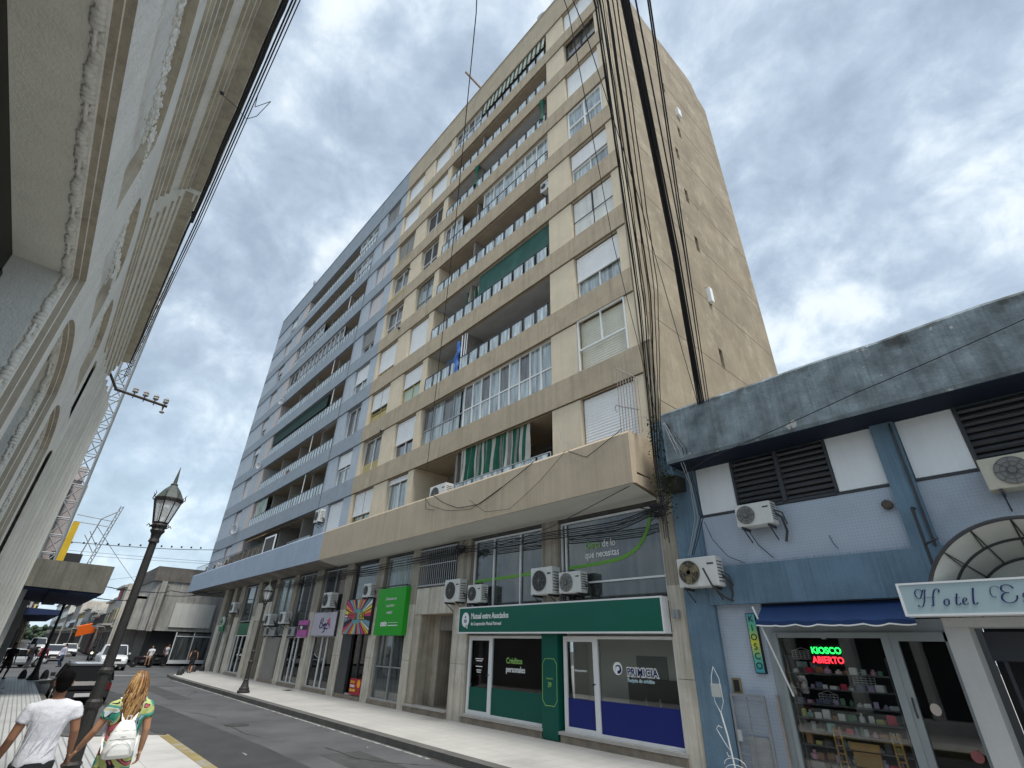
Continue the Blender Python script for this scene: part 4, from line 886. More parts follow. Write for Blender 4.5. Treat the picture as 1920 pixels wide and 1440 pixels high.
acat(-5.36,2.94,9.6,'white air conditioner with bare brass-coloured fan blades at the blue corner',.84,.55,.3,fan=.22,fx=-.19,gm=mat('fan_cavity',(.08,.065,.04),.6),blades=True)
acat(-20.05,3.42,9.75,'small square air conditioner between the sunburst sign and green panel',.62,.5,.3,fan=.17)
acat(-23.95,3.15,9.6,'air conditioner on the pipe-hung bracket above the lilac sign',.75,.62,.35,fan=.24)
acat(-31.6,2.5,9.6,'air conditioner behind the far street lamp, over the barred box',.8,.55,.35,fan=.2)
acat(-29.3,2.55,9.6,'air conditioner above the folding shutter, right of the far street lamp',.8,.55,.35,fan=.2)
acat(-39.3,3.35,9.6,'air conditioner directly above the green pharmacy cross',.8,.6,.35,fan=.2)
acat(-15.5,6.52,9.3,'white air conditioner standing on the beige terrace by the striped curtain',1.0,.62,.35,fan=.24)
acat(-17.95,6.3,9.4,'air conditioner half hidden behind the beige terrace parapet at its left',.7,.45,.3,fan=.2)
acat(-9.75,6.38,9.4,'low white air conditioner at the right end of the terrace curtain',.8,.42,.3,fan=.16)
acat(-27.4,7.55,9.7,'air conditioner fixed high at the right end of the blue balconies',.7,.68,.3,fan=.22)
acat(-47.6,6.6,9.3,'weathered air conditioner at the far corner of the blue block',.8,.6,.35,fan=.2)
acat(-9.62,18.6,10.1,'small white unit hanging at the right end of a mid-height brown balcony',.5,.6,.25,fan=.13)
w_ = acat(-30.8,1.97,9.9,'metal ventilation cabinet over the folding shutter',1.7,.42,.2,fan=.15,cas=alu_g); acat(-27.6,1.97,9.9,'open grey ventilation box left of the magenta sign',.9,.42,.2,fan=.15,cas=alu_g)
acat(-3.98,3.98,9.62,'weathered air conditioner under the louvres on the mosaic wall of the blue building',.68,.42,.28,fan=.165,fx=-.2,gm=mat('grey_grille',(0,0,0)))
acat(-.05,3.98,9.62,'yellowed air conditioner at the right edge under the dark louvres',.86,.46,.3,fan=.19,fx=-.12,gm=mat('grey_grille',(0,0,0)),cas=mat('aircon_yellowed',(.50,.47,.38),.5,.08,3,.2))
# ================================================================ blue building on the right
bl_wall = mat('blue_stucco', (.15,.235,.31), .85, .22, 1.6, .4, (.04,.07,.10), .35, 40, patch=((.13,.20,.26), 2.5, .55, .72))
bl_par = mat('blotched_grey_blue', (.20,.24,.26), .9, .5, 2.6, .5, (.05,.058,.06), .3, 25, patch=((.42,.42,.40), 2.0, .635, .65))
if 1:
    nt = bl_par.node_tree; N = nt.nodes; L = nt.links; p = N['Principled BSDF']; src = p.inputs['Base Color'].links[0].from_socket
    tc = N.new('ShaderNodeTexCoord'); sx = N.new('ShaderNodeSeparateXYZ'); L.new(tc.outputs['Object'], sx.inputs[0]); nz = N.new('ShaderNodeTexNoise'); nz.inputs['Scale'].default_value = 2.4; nz.inputs['Detail'].default_value = 7; L.new(tc.outputs['Object'], nz.inputs['Vector'])
    ad = N.new('ShaderNodeMath'); ad.operation = 'MULTIPLY_ADD'; L.new(nz.outputs[0], ad.inputs[0]); ad.inputs[1].default_value = 1.3; L.new(sx.outputs[2], ad.inputs[2])
    mr = N.new('ShaderNodeMapRange'); L.new(ad.outputs[0], mr.inputs[0]); mr.inputs[1].default_value = 7.2; mr.inputs[2].default_value = 7.45; mr.inputs[4].default_value = .85
    mx = N.new('ShaderNodeMix'); mx.data_type = 'RGBA'; L.new(mr.outputs[0], mx.inputs[0]); L.new(src, mx.inputs[6]); mx.inputs[7].default_value = (.035,.036,.030,1); L.new(mx.outputs[2], p.inputs['Base Color'])
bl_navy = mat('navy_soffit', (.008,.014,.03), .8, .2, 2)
mos = tile_mat('blue_mosaic', (.42,.48,.56), (.27,.31,.37), .052, .052, .10, .08, .5)
# the mosaic is on a vertical wall: drive its grid with x and z
def upright(m):
    nt = m.node_tree
    for n in nt.nodes:
        if n.type == 'SEPXYZ':
            for l in list(nt.links):
                if l.from_node == n and l.from_socket.name == 'Y': to = l.to_socket; nt.links.remove(l); nt.links.new(n.outputs['Z'], to)
upright(mos)
hotel = root('hotel_building', (-2,12,G), 'low blue building with blotched parapet and pale mosaic wall, at the right', 'building')
PF = 9.28
pb_ = MB(bl_par); prf = [(PF,5.36),(PF-.03,5.42),(PF-.03,6.52),(PF+.02,6.58),(PF+.25,6.60),(PF+.25,5.5),(10.2,5.5),(10.2,5.36)]
nseg = 24
for k in range(nseg):   # slightly uneven old parapet
    xa = -5.28+17*k/nseg; xb = -5.28+17*(k+1)/nseg; pass
    f2 = lambda kk: [(xa+(xb-xa)*(kk-k), y, z+(.014*math.sin(kk*1.9)+.01*math.sin(kk*4.1) if z > 6 else 0)) for y,z in prf]
    pb_.loft([f2(k),f2(k+1)], cap=(k in (0,nseg-1)))
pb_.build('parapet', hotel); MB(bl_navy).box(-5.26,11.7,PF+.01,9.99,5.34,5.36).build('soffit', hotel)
MB(bl_wall).box(-5.66,-5.28,9.45,10.3,5.2,6.5).build('wall_end', hotel)
MB(conc).box(-5.6,11.7,10.2,19,5.3,5.5).build('roof', hotel)
MB(bl_wall).box(-5.70,-5.08,9.96,10.4,G,5.36).box(-1.64,-1.30,9.90,10.4,3.27,5.36).build('pilaster', hotel)
MB(mos).box(-5.08,-1.64,10.0,10.4,3.27,4.28).box(-1.30,11.7,10.0,10.4,3.27,4.28).build('mosaic_wall', hotel)
MB(mos).box(-5.08,-4.22,10.05,10.4,G,2.6).build('mosaic_wall', hotel)
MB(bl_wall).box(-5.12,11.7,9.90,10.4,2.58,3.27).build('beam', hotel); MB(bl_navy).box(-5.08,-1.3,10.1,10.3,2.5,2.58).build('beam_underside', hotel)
gp_ = mat('white_infill_panel', (.78,.80,.81), .5, .05, 1.5, .1)
lv = mat('dark_louvre', (.11,.112,.12), .6, .15, 5, .2); fr_d = mat('dark_frame', (.05,.055,.065), .6)
def louvre_bank(x0, x1, z0, z1):
    l = MB(lv); n = 9; h = (z1-z0)/n
    for k in range(n): a = z0+h*k; l.poly([(x0,10.03,a),(x1,10.03,a),(x1,9.98,a+h*.25),(x0,9.98,a+h*.25)]); l.poly([(x0,9.98,a+h*.25),(x1,9.98,a+h*.25),(x1,10.10,a+h*.95),(x0,10.10,a+h*.95)])
    a = l.build('louvre_window', hotel); MB(dark).box(x0,x1,10.12,10.2,z0,z1).build('backing', a)
    MB(fr_d).box(x0-.04,x0,9.97,10.1,z0,z1).box(x1,x1+.04,9.97,10.1,z0,z1).box(x0,x1,9.97,10.1,z0-.045,z0).build('frame', a)
for x0,x1 in ((-5.03,-4.26),(-2.40,-1.66),(-1.28,-.52)): MB(gp_).box(x0,x1,10.0,10.06,4.34,5.34).build('white_panel', hotel)
MB(fr_d).box(-5.08,-1.64,9.985,10.0,4.285,4.325).box(-1.3,11,9.985,10.0,4.285,4.325).build('sill_strip', hotel)
for x0,x1 in ((-4.20,-3.36),(-3.28,-2.45),(-.46,.4),(.5,1.4),(1.6,2.6)): louvre_bank(x0,x1,4.34,5.34)
# bird spikes along the ledge, short wall stubs, round fitting
sp_ = MB(alu_g); r3 = random.Random(5)
for k in range(120):
    x = -4.95+k*.0275; a = r3.uniform(-.9,.9); sp_.tube([(x,9.93,3.27),(x+.045*math.sin(a),9.90+r3.uniform(-.02,.02),3.27+.05*math.cos(a))],.0022,3)
sp_.build('bird_spikes', hotel)
MB(mat('rusty_fitting',(.10,.085,.07),.8,.3,10)).lathe([(.065,-.02),(.08,-.05),(.08,-.12),(.05,-.15)],(-1.77,10.02,3.98),8,'y').build('wall_fitting', hotel)
MB(alu_d).tube([(-1.44,9.7,2.2),(-1.43,9.7,3.83)],.022).tube([(-1.43,9.7,3.83),(-1.43,9.92,3.86)],.02).tube([(-1.43,9.7,3.28),(-1.2,9.2,3.26)],.018).build('steel_post', hotel)
MB(alu_d).box(-1.36,-1.33,9.86,9.9,3.27,5.3).build('downpipe', hotel)
# kiosk shopfront with its real little interior
MB(mat('kiosk_grey_frame',(.27,.30,.31),.45,.08,3)).box(-4.22,-4.08,10.02,10.3,G,2.35).box(-4.08,-1.55,10.02,10.14,2.1,2.28).box(-4.08,-4.02,9.98,10.1,G,2.1).box(-2.45,-2.34,9.98,10.1,G,2.1).box(-4.02,-2.45,9.99,10.08,2.02,2.1).box(-2.34,-1.6,9.99,10.08,1.98,2.1).box(-4.02,-2.45,9.99,10.3,G,.16).box(-1.66,-1.56,9.99,10.08,G,2.1).box(-2.34,-2.24,9.99,10.06,G,1.98).box(-3.3,-3.25,10,10.08,2.0,2.1).build('shopfront_frame', hotel)
MB(shop_gl).box(-4.02,-2.45,10.035,10.042,.16,2.02).box(-2.24,-1.66,10.035,10.042,G,1.98).build('shop_glass', hotel)
MB(alu_d).tube([(-2.28,9.97,1.0),(-2.28,9.95,1.1),(-2.28,9.97,1.25)],.012).build('door_handle', hotel)
kr = MB(mat('kiosk_room',(.035,.035,.037),.8,.3,2)); kr.box(-4.2,-1.4,11.6,11.7,G,2.3).box(-4.22,-4.18,10.3,11.6,G,2.3).box(-1.5,-1.4,10.3,11.6,G,2.3).box(-4.2,-1.4,10.3,11.7,2.3,2.4); kr.m(mat('kiosk_floor',(.09,.065,.05),.7)); kr.box(-4.2,-1.4,10.1,11.6,G-.05,G+.01); kr.build('kiosk_room', hotel)
MB(mat('cracked_plaster',(.33,.28,.24),.9,.25,6,0,None,.5,30)).box(-4.235,-4.205,9.96,10.0,.0,1.15).build('plaster_patch', hotel)
shelves = root('display_shelves', (-3.25,10.4,0), 'dark tiered display shelves behind the kiosk window', 'shelf')
SZ = [.30,.50,.68,.86,1.06,1.28,1.50]
sh = MB(mat('shelf_dark',(.16,.16,.17),.4))
for z in SZ: sh.box(-4.0,-2.5,10.08,10.38,z-.018,z)
sh.box(-4.0,-3.98,10.13,10.38,.16,1.75).box(-2.52,-2.5,10.13,10.38,.16,1.75); sh.build('shelf', shelves)
GC = [((.55,.56,.55),'white'),((.30,.33,.35),'grey'),((.05,.05,.055),'black'),((.45,.04,.08),'red'),((.55,.28,.36),'pink'),((.12,.13,.20),'navy'),((.33,.27,.40),'lilac'),((.42,.40,.14),'yellow'),((.10,.20,.13),'green'),((.25,.13,.07),'brown'),((.2,.42,.42),'teal')]
r4 = random.Random(11); protos = {}; LB = {}
for si, z in enumerate(SZ):
    x = -3.93; order = 0; seen = {}
    while x < -2.6:
        ci = r4.choice([0,0,0,1,1,2,3,4,5,6,7,8,9,10] if si != 4 else [0,0,4,6,8,5,1]); w_ = r4.uniform(.045,.12); h_ = r4.uniform(.05,.13) if si < 5 else r4.uniform(.04,.1)
        c_, nm = GC[ci]; kind = r4.choice(['box','bottle','case'])
        key = (ci, kind)
        if key not in protos:
            b = MB(mat('goods_'+nm, tuple(min(.9,q*1.7) for q in c_), .45, .1, 9))
            if kind == 'bottle': b.lathe([(.42,0),(.5,.04),(.5,.6),(.2,.75),(.18,.92),(.24,.93),(.24,1),(.02,1)],(0,0,0),9)
            elif kind == 'case': b.prism([(-.5,0),(.5,0),(.5,.85),(.35,1),(-.35,1),(-.5,.85)],-.3,.3,'y')
            else: b.box(-.5,.5,-.35,.35,0,.93).box(-.46,.46,-.32,.32,.93,1)
            protos[key] = b.build({'box':'packet','bottle':'bottle','case':'phone_case'}[kind], origin=(0,0,0)); o = protos[key]
        else: o = copy_tree(protos[key])
        o.location = (x+w_/2, 10.15+r4.uniform(-.03,.05), z); o.scale = (w_, w_*.9, h_); o.rotation_euler = (0,0,r4.uniform(-.3,.3))
        kn = {'box':'packet','bottle':'bottle','case':'case'}[kind]; lv_ = ['lowest','second','third','fourth','fifth','sixth','top'][si]
        o['label'] = 'small %s %s on the %s shelf of the kiosk window' % (nm, kn, lv_); o['category'] = kn
        o['group'] = 'small %s %ss on the %s kiosk shelf' % (nm, kn, lv_); LB.setdefault(o['label'],[]).append((o, w_*h_)); x += w_+r4.uniform(.01,.05)
OR_ = ['leftmost','second from left','third from left','fourth from left','fifth from left','sixth from left','seventh from left']
for k_, os_ in LB.items():
    if len(os_) > 1:
        for i, (o, _) in enumerate(os_): o['label'] = k_.replace('small ', OR_[min(i,6)]+' ', 1)
# things the photograph shows plainly in the window
def simple(name, label, cat, mb_list, loc=None, parent=None, group=None):
    b = mb_list; return b.build(name, parent, origin=loc or (0,0,0), label=label, cat=cat, group=group)
kw = mat('pine_board',(.62,.38,.15),.7,.2,5)
b = MB(kw).box(-3.28,-2.92,10.08,10.12,.17,.52).box(-3.30,-2.90,10.06,10.1,.50,.60); b.build('wooden_box', origin=(-3.1,10.2,.17), label='pine box with writing standing on the floor of the kiosk window', cat='box')
for i,x in enumerate((-3.5,-2.72)):
    b = MB(kw); b.box(x,x+.025,10.06,10.1,.17,.78).box(x+.10,x+.125,10.06,10.1,.17,.78)
    for k in range(6): b.box(x+.025,x+.1,10.065,10.095,.22+k*.1,.24+k*.1)
    b.build('wooden_ladder', origin=(x,10.2,.17), label='small pine ladder stand on the %s of the pine box in the kiosk window' % ('left','right')[i], cat='ladder')
def wire_basket(x, z, w, h, label):
    b = MB(alu_w)
    for k in range(6): b.tube([(x+w*k/5,10.2,z),(x+w*k/5,10.2,z+h)],.005,4)
    for k in range(5): b.tube([(x,10.2,z+h*k/4),(x+w,10.2,z+h*k/4)],.005,4)
    b.tube([(x,10.2,z),(x,10.36,z),(x+w,10.36,z),(x+w,10.2,z)],.005,4); b.tube([(x,10.2,z+h),(x+w*.5,10.2,z+h+.05),(x+w,10.2,z+h)],.005,4); b.build('wire_rack', origin=(x,10.2,z), label=label, cat='rack')
wire_basket(-3.9,1.70,.33,.12,'white wire rack hanging left of the red and green lit sign'); wire_basket(-3.62,1.06,.28,.14,'white wire rack on the middle shelf of the kiosk window'); wire_basket(-3.05,1.36,.3,.13,'white wire rack hanging right of centre under the lit sign')
for i,(x,w_) in enumerate(((-3.88,.17),(-3.66,.28))): MB(mat('pale_card',(.36,.42,.43),.6,.1,4)).box(x,x+w_,10.24,10.26,1.47,1.66).build('hanging_card', origin=(x,10.24,1.47), label=('narrow pale card hanging left in the kiosk window','wide triple pale card hanging left of centre in the kiosk window')[i], cat='card')
# little pot plants and a folded towel
def pot(x, z, label):
    o = root('pot_plant', (x,10.22,z), label, 'plant'); MB(alu_w).lathe([(.03,0),(.045,.07),(.04,.07)],(x,10.22,z),10).build('pot', o)
    l = MB(mat('pot_leaf',(.06,.14,.04),.7,.3,9))
    for k in range(16): a = r4.uniform(0,6.28); e = r4.uniform(.03,.07); l.poly([(x,10.22,z+.06),(x+math.cos(a)*e-.01,10.22+math.sin(a)*e,z+.1+r4.uniform(0,.05)),(x+math.cos(a)*e*1.3,10.22+math.sin(a)*e*1.3,z+.09+r4.uniform(0,.04)),(x+math.cos(a)*e+.012,10.22+math.sin(a)*e,z+.085)])
    l.build('leaves', o)
pot(-3.62,.17,'small green plant in a white pot, left in the kiosk window'); pot(-3.36,.17,'tiny plant in a pot beside the left pine ladder'); pot(-2.56,.17,'small plant in a pot at the right of the kiosk window'); pot(-1.85,.05,'leafy plant standing low behind the kiosk door glass')
MB(alu_w).box(-3.98,-3.78,10.2,10.4,.17,.30).box(-3.96,-3.8,10.2,10.38,.305,.36).build('folded_towels', origin=(-3.9,10.3,.17), label='stack of folded white towels in the lower left of the kiosk window', cat='towels')
MB(mat('door_sticker',(.5,.43,.38),.6)).ball((-2.05,10.03,1.12),.065,.006,.075,12,8).build('door_sticker', hotel); MB(mat('sticker_blue',(.05,.22,.42),.6)).box(-1.78,-1.68,10.02,10.03,.32,.5).build('door_sticker', hotel)
MB(mat('sticker_red',(.35,.12,.12),.6)).lathe([(.07,0),(.07,.005)],(-1.76,10.02,.62),14,'y').build('door_sticker', hotel)
# lit LED sign
led = root('led_sign', (-3.32,10.18,1.64), 'lit LED sign with green and red words in the kiosk window', 'sign')
MB(dark).box(-3.58,-3.06,10.13,10.17,1.62,1.93).build('sign_board', led)
TX(led,'KIOSCO',-3.55,1.79,.135,mat('led_green',(.02,.85,.12),.5,emit=1.6),10.12,.92,bold=.004,name='green_letters'); TX(led,'ABIERTO',-3.56,1.65,.135,mat('led_red',(.95,.03,.05),.5,emit=1.7),10.12,.88,bold=.004,name='red_letters')
# awning
aw = root('shop_awning', (-3.1,9.7,2.2), 'dark blue fabric awning with a scalloped white edge over the kiosk window', 'awning')
b = MB(mat('blue_awning',(.010,.034,.11),.7,.15,2,bump=.15,bs=20)); b.smooth = True
AX0, AX1 = -4.16, -1.85
b.grid(lambda u, v: (AX0+(AX1-AX0)*u, 10.0-.42*v, 2.54-.28*v+.008*math.sin(u*30)*v), 40, 6)
def scal(u): return .05+.018*abs(math.sin(u*math.pi*7))
b.grid(lambda u, v: (AX0+(AX1-AX0)*u, 9.578, 2.26+.008*math.sin(u*30)-scal(u)*v), 84, 2); b.build('canvas', aw)
b = MB(alu_w)
for k in range(84):
    u, u2 = k/84, (k+1)/84; za, zb2 = 2.26+.008*math.sin(u*30)-scal(u), 2.26+.008*math.sin(u2*30)-scal(u2)
    b.poly([(AX0+(AX1-AX0)*u,9.574,za),(AX0+(AX1-AX0)*u2,9.574,zb2),(AX0+(AX1-AX0)*u2,9.574,zb2-.02),(AX0+(AX1-AX0)*u,9.574,za-.02)])
b.build('white_trim', aw); b = MB(alu_w).tube([(AX0+.02,9.6,2.24),(AX0+.02,9.98,2.5)],.012).tube([(AX0-.02,9.6,2.5),(AX0+.3-.06,9.93,1.15)],.016)
for k in range(8): b.tube([(AX0+.1+k*.3,9.6,2.22),(AX0+.1+k*.3,9.98,2.3)],.008,4)
b.build('arm', aw)
# upright KIOSCO sign
ks = root('upright_sign', (-4.4,9.95,1.44), 'narrow upright rainbow sign with black letters on the mosaic wall', 'sign')
m_ = mat('rainbow_sign',(.1,.4,.5),.4); nt = m_.node_tree; tc = nt.nodes.new('ShaderNodeTexCoord'); sx = nt.nodes.new('ShaderNodeSeparateXYZ'); mr = nt.nodes.new('ShaderNodeMapRange'); cr = nt.nodes.new('ShaderNodeValToRGB')
nt.links.new(tc.outputs['Object'], sx.inputs[0]); nt.links.new(sx.outputs[2], mr.inputs[0]); mr.inputs[1].default_value = 0; mr.inputs[2].default_value = 1.0; nt.links.new(mr.outputs[0], cr.inputs[0]); nt.links.new(cr.outputs[0], nt.nodes['Principled BSDF'].inputs['Base Color'])
e = cr.color_ramp.elements; e[0].color = (.04,.30,.40,1); e[1].color = (.10,.36,.46,1)
for p, c in ((.25,(.12,.42,.30,1)),(.5,(.62,.62,.06,1)),(.72,(.14,.45,.25,1))): k = e.new(p); k.color = c
MB(dark).box(-4.505,-4.325,9.98,10.05,1.45,2.42).build('sign_box', ks); b = MB(m_).box(-4.49,-4.34,9.97,9.98,1.465,2.405).build('sign_panel', ks)
for k, c in enumerate('KIOSCO'): TX(ks,c,-4.415,2.28-.152*k,.15,dark,9.964,1,'CENTER')
# wall intercom, gate and white iron stand
b = MB(mat('brass_plate',(.22,.19,.10),.5,.2,6)).box(-5.0,-4.84,10.02,10.05,1.12,1.36); b = b.build('intercom', origin=(-4.92,10.03,1.12), label='small framed brass intercom plate on the mosaic wall above the gate', cat='intercom'); MB(dark).box(-4.97,-4.87,10.01,10.02,1.15,1.33).build('face', b)
gt = root('metal_gate', (-4.75,9.95,G), 'grey barred metal gate leaning on the mosaic wall beside the kiosk', 'gate'); b = MB(mat('gate_grey',(.24,.25,.26),.5,.1,4))
b.box(-5.04,-5.0,9.93,9.97,G,1.12).box(-4.46,-4.42,9.93,9.97,G,1.12).box(-5.0,-4.46,9.93,9.97,1.08,1.12).box(-4.76,-4.74,9.94,9.96,G,1.08)
for k in range(10): b.box(-5.0,-4.76,9.945,9.955,.02+k*.11,.03+k*.11).box(-4.74,-4.46,9.945,9.955,.02+k*.11,.03+k*.11)
b.build('bars', gt); MB(mat('gate_lock',(.4,.42,.42),.5)).box(-5.0,-4.93,9.91,9.94,.42,.58).build('lock', gt); MB(mat('meter_door',(.36,.37,.37),.6,.15,4)).box(-4.86,-4.5,10.0,10.05,G,.5).build('meter_cover', hotel)
st_ = root('iron_stand', (-5.05,9.7,G), 'curled white wrought-iron stand with a small box, by the blue pilaster', 'stand'); b = MB(alu_w)
b.tube([(-5.02,9.7,G),(-5.08,9.7,.5),(-5.14,9.7,.82)],.014).tube([(-5.14,9.7,.82),(-5.22,9.7,.98),(-5.24,9.7,1.2),(-5.22,9.7,1.38),(-5.16,9.7,1.53)],.008).tube([(-5.14,9.7,.82),(-5.06,9.7,1.0),(-5.08,9.7,1.35),(-5.16,9.7,1.53)],.006)
b.tube([(-5.16,9.7,.6),(-5.22,9.7,.63),(-5.27,9.7,.58),(-5.22,9.7,.5),(-5.13,9.7,.36),(-5.06,9.7,.28),(-5.06,9.7,.22),(-5.12,9.7,.2),(-5.14,9.7,.26)],.006)
for k in range(3): b.tube([(-5.0+.19*math.cos(a*.4488),9.65,-.08+.09*k+.10*math.sin(a*.4488)) for a in range(8)],.005,5)
b.build('frame', st_); MB(mat('stand_box',(.42,.44,.43),.5)).box(-5.24,-5.08,9.66,9.74,1.06,1.26).build('box', st_)
# hotel sign, dome canopy, pillar
hs = root('hotel_sign', (-.4,9.0,2.26), 'pale blue light-box sign with flowing script lettering', 'sign')
MB(alu_w).box(-1.83,1.6,9.02,9.30,2.26,2.68).box(-1.83,1.6,8.99,9.02,2.26,2.285).box(-1.83,1.6,8.99,9.02,2.655,2.68).box(-1.83,-1.80,8.99,9.02,2.285,2.655).build('sign_frame', hs)
MB(mat('sign_pale_blue',(.36,.46,.48),.35,.05,1)).box(-1.80,1.57,9.0,9.018,2.285,2.655).build('sign_panel', hs)
scr = MB(navy)
def stroke(x0, z0, s, pts, th=.006):
    P = [Vector((x0+p[0]*s, 8.995, z0+p[1]*s)) for p in pts]
    # Catmull-Rom smoothing, thick on down-strokes
    out = []; rs = []
    for i in range(len(P)-1):
        p0, p1, p2, p3 = P[max(i-1,0)], P[i], P[i+1], P[min(i+2,len(P)-1)]
        for k in range(6):
            t = k/6; q = .5*((2*p1)+(p2-p0)*t+(2*p0-5*p1+4*p2-p3)*t*t+(-p0+3*p1-3*p2+p3)*t*t*t); out.append(q)
    out.append(P[-1])
    for i, q in enumerate(out):
        d = (out[min(i+1,len(out)-1)]-out[max(i-1,0)]); d = d.normalized() if d.length > 0 else Vector((1,0,0)); rs.append(th*(.35+1.0*max(0,abs(d.z)-.45)*(1 if d.z < 0 else .8)))
    scr.tube(out, rs, 5, True)
B = 2.385
stroke(-1.64,B,.22,[(.02,.06),(-.03,.0),(.08,-.05),(.22,.02),(.38,.35),(.5,.75),(.58,.9),(.45,.88),(.3,.6),(.16,.42),(.02,.5),(.0,.75),(.12,.93),(.3,.93),(.42,.8)],.009); stroke(-1.64,B,.22,[(1.2,.72),(1.24,.88),(1.1,.92),(.95,.75),(.82,.4),(.72,.05),(.6,-.02),(.78,.03)],.010); stroke(-1.64,B,.22,[(.28,.42),(.6,.47),(.95,.44)],.006)
stroke(-1.355,B,.22,[(.18,.35),(.05,.28),(-.02,.1),(.06,-.02),(.2,.08),(.25,.28),(.18,.36)],.010); stroke(-1.255,B,.22,[(.28,.62),(.16,.3),(.1,.05),(.2,.0),(.32,.1)],.010); stroke(-1.255,B,.22,[(.05,.38),(.38,.4)],.006)
stroke(-1.17,B,.22,[(.05,.15),(.22,.24),(.24,.36),(.12,.34),(.03,.14),(.1,.0),(.28,.08)],.009); stroke(-1.09,B,.22,[(.36,.88),(.24,.5),(.14,.08),(.22,.0),(.34,.1)],.011)
stroke(-.86,B+.02,.22,[(.18,.3),(.1,.24),(.0,.4),(.06,.72),(.3,.84),(.46,.72)],.006); stroke(-.86,B+.02,.22,[(1.05,.68),(.9,.86),(.62,.84),(.52,.62),(.66,.48),(.8,.47),(.55,.42),(.4,.2),(.5,-.02),(.75,-.06),(1.0,.1),(1.08,.3)],.011); stroke(-.62,B+.01,.22,[(.12,.05),(.28,.0),(.3,.14),(.22,.3),(.3,.46)],.010)
stroke(-.54,B+.01,.22,[(.3,.4),(.2,.1),(.1,-.3)],.010); stroke(-.54,B+.01,.22,[(.2,.2),(.36,.38),(.46,.25),(.38,.02),(.25,.0)],.009)
stroke(-.40,B+.01,.22,[(.25,.3),(.1,.34),(.02,.15),(.12,.0),(.28,.1),(.3,.32),(.3,.05),(.42,.02)],.009); stroke(-.29,B+.01,.22,[(.05,.38),(.1,.1),(.14,.3),(.3,.38),(.32,.1),(.42,.02)],.009); stroke(-.17,B+.01,.22,[(.25,.3),(.1,.34),(.02,.15),(.12,.0),(.28,.1),(.3,.32),(.3,.05),(.42,.02)],.009)
scr.build('script_lettering', hs)
dome = root('dome_canopy', (-.38,9.5,2.3), 'white fan-shaped canopy with black iron ribs above the light-box sign', 'canopy')
C0 = (-.38,2.26); RGS = [(1.14,9.1),(.94,9.5),(.74,9.84)]
b = MB(mat('canopy_vinyl',(.52,.53,.49),.6,.08,1.2,bump=.1,bs=6)); b.smooth = True
for (r0,y0),(r1,y1) in zip(RGS,RGS[1:]):
    b.grid(lambda u, v: (C0[0]+(r0+(r1-r0)*v)*math.cos(math.pi*u), y0+(y1-y0)*v, C0[1]+(r0+(r1-r0)*v)*math.sin(math.pi*u)), 40, 4)
b.grid(lambda u, v: (C0[0]+.74*(1-v)*math.cos(math.pi*u), 9.845, C0[1]+.74*(1-v)*math.sin(math.pi*u)), 30, 3); b.build('canopy_skin', dome)
b = MB(alu_d)
for (r_,y_),t_ in zip(RGS,(.026,.02,.018)): b.tube([(C0[0]+r_*math.cos(math.pi*k/48), y_-.012, C0[1]+r_*math.sin(math.pi*k/48)) for k in range(49)], t_, 6)
for k in range(1,8):
    a = math.pi*k/8; b.tube([(C0[0]+r_*math.cos(a), y_-.03, C0[1]+r_*math.sin(a)) for r_,y_ in RGS], .009, 4); b.tube([(C0[0]+RGS[0][0]*math.cos(a),RGS[0][1]-.03,C0[1]+RGS[0][0]*math.sin(a)),(C0[0]+RGS[1][0]*math.cos(a+.05*(1 if k > 4 else -1)),RGS[1][1]-.04,C0[1]+RGS[1][0]*math.sin(a+.05*(1 if k > 4 else -1)))],.008,4)
b.build('iron_ribs', dome)
b = MB(mat('plaster_scroll',(.5,.5,.46),.7))
for k in range(3): b.tube([(-.42+k*.16+.06*(1-t/14)*math.cos(t*.9),9.838,2.84+.06*(1-t/14)*math.sin(t*.9)) for t in range(13)],.008,5)
b.build('scroll_ornament', dome)
MB(mat('pillar_white',(.50,.50,.49),.8,.06,2,.1,None,.5,90)).box(-1.52,-1.26,9.35,9.8,G,2.25).box(-1.5,1.8,9.3,9.9,2.14,2.25).build('entrance_pillar', hotel)
MB(dark).box(-1.25,2.6,10.5,10.6,G,2.6).build('entrance_back', hotel)
b = MB(fr_d)
for k in range(5): b.box(-1.1+k*.32,-1.06+k*.32,9.9,9.94,G,1.75)
b.box(-1.2,2.4,9.88,9.9,1.75,2.1); b.build('entrance_doors', hotel)
MB(bl_wall).box(2.4,11.7,9.95,10.4,G,2.58).build('wall', hotel)
# little grey box and bracket on the stone pier, old cable holder
MB(alu_g).box(-5.98,-5.84,9.86,9.965,2.36,2.52).box(-5.96,-5.91,9.84,9.86,2.38,2.5).build('meter_box', beige)
# ================================================================ ornate building on the near side
stw = mat('rough_white_stucco', (.84,.83,.79), .92, .1, 1.2, .28, (.45,.42,.36), 1.0, 22)
stn = mat('smooth_white_stucco', (.80,.79,.73), .85, .10, 1.5, .3, (.3,.28,.24), .4, 30)
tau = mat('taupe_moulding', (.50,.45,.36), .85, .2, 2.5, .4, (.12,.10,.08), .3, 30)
revm = mat('reveal_plaster', (.80,.80,.71), .9, .12, .9, .15, None, .35, 60)
revl = mat('jamb_plaster', (.66,.68,.66), .9, .12, 1.5, .1, None, .5, 50)
WY = -.51
orn = root('ornate_building', (-10,-3,G), 'old white ornate building with arched openings and a heavy stepped cornice, on the near pavement', 'building')
lows = [(-4.11,-.4,4.0,0),(-5.95,-4.32,3.74,.31),(-7.84,-6.29,3.70,.31)] + [(-9.72-1.9*k,-8.17-1.9*k,3.70,.31) for k in range(1)]
ups = [(-3.71,-1.9,5.11,.23),(-5.77,-4.36,5.09,.23),(-7.72,-6.31,5.09,.23)] + [(-9.55-1.9*k,-8.21-1.9*k,5.09,.23) for k in range(1)]
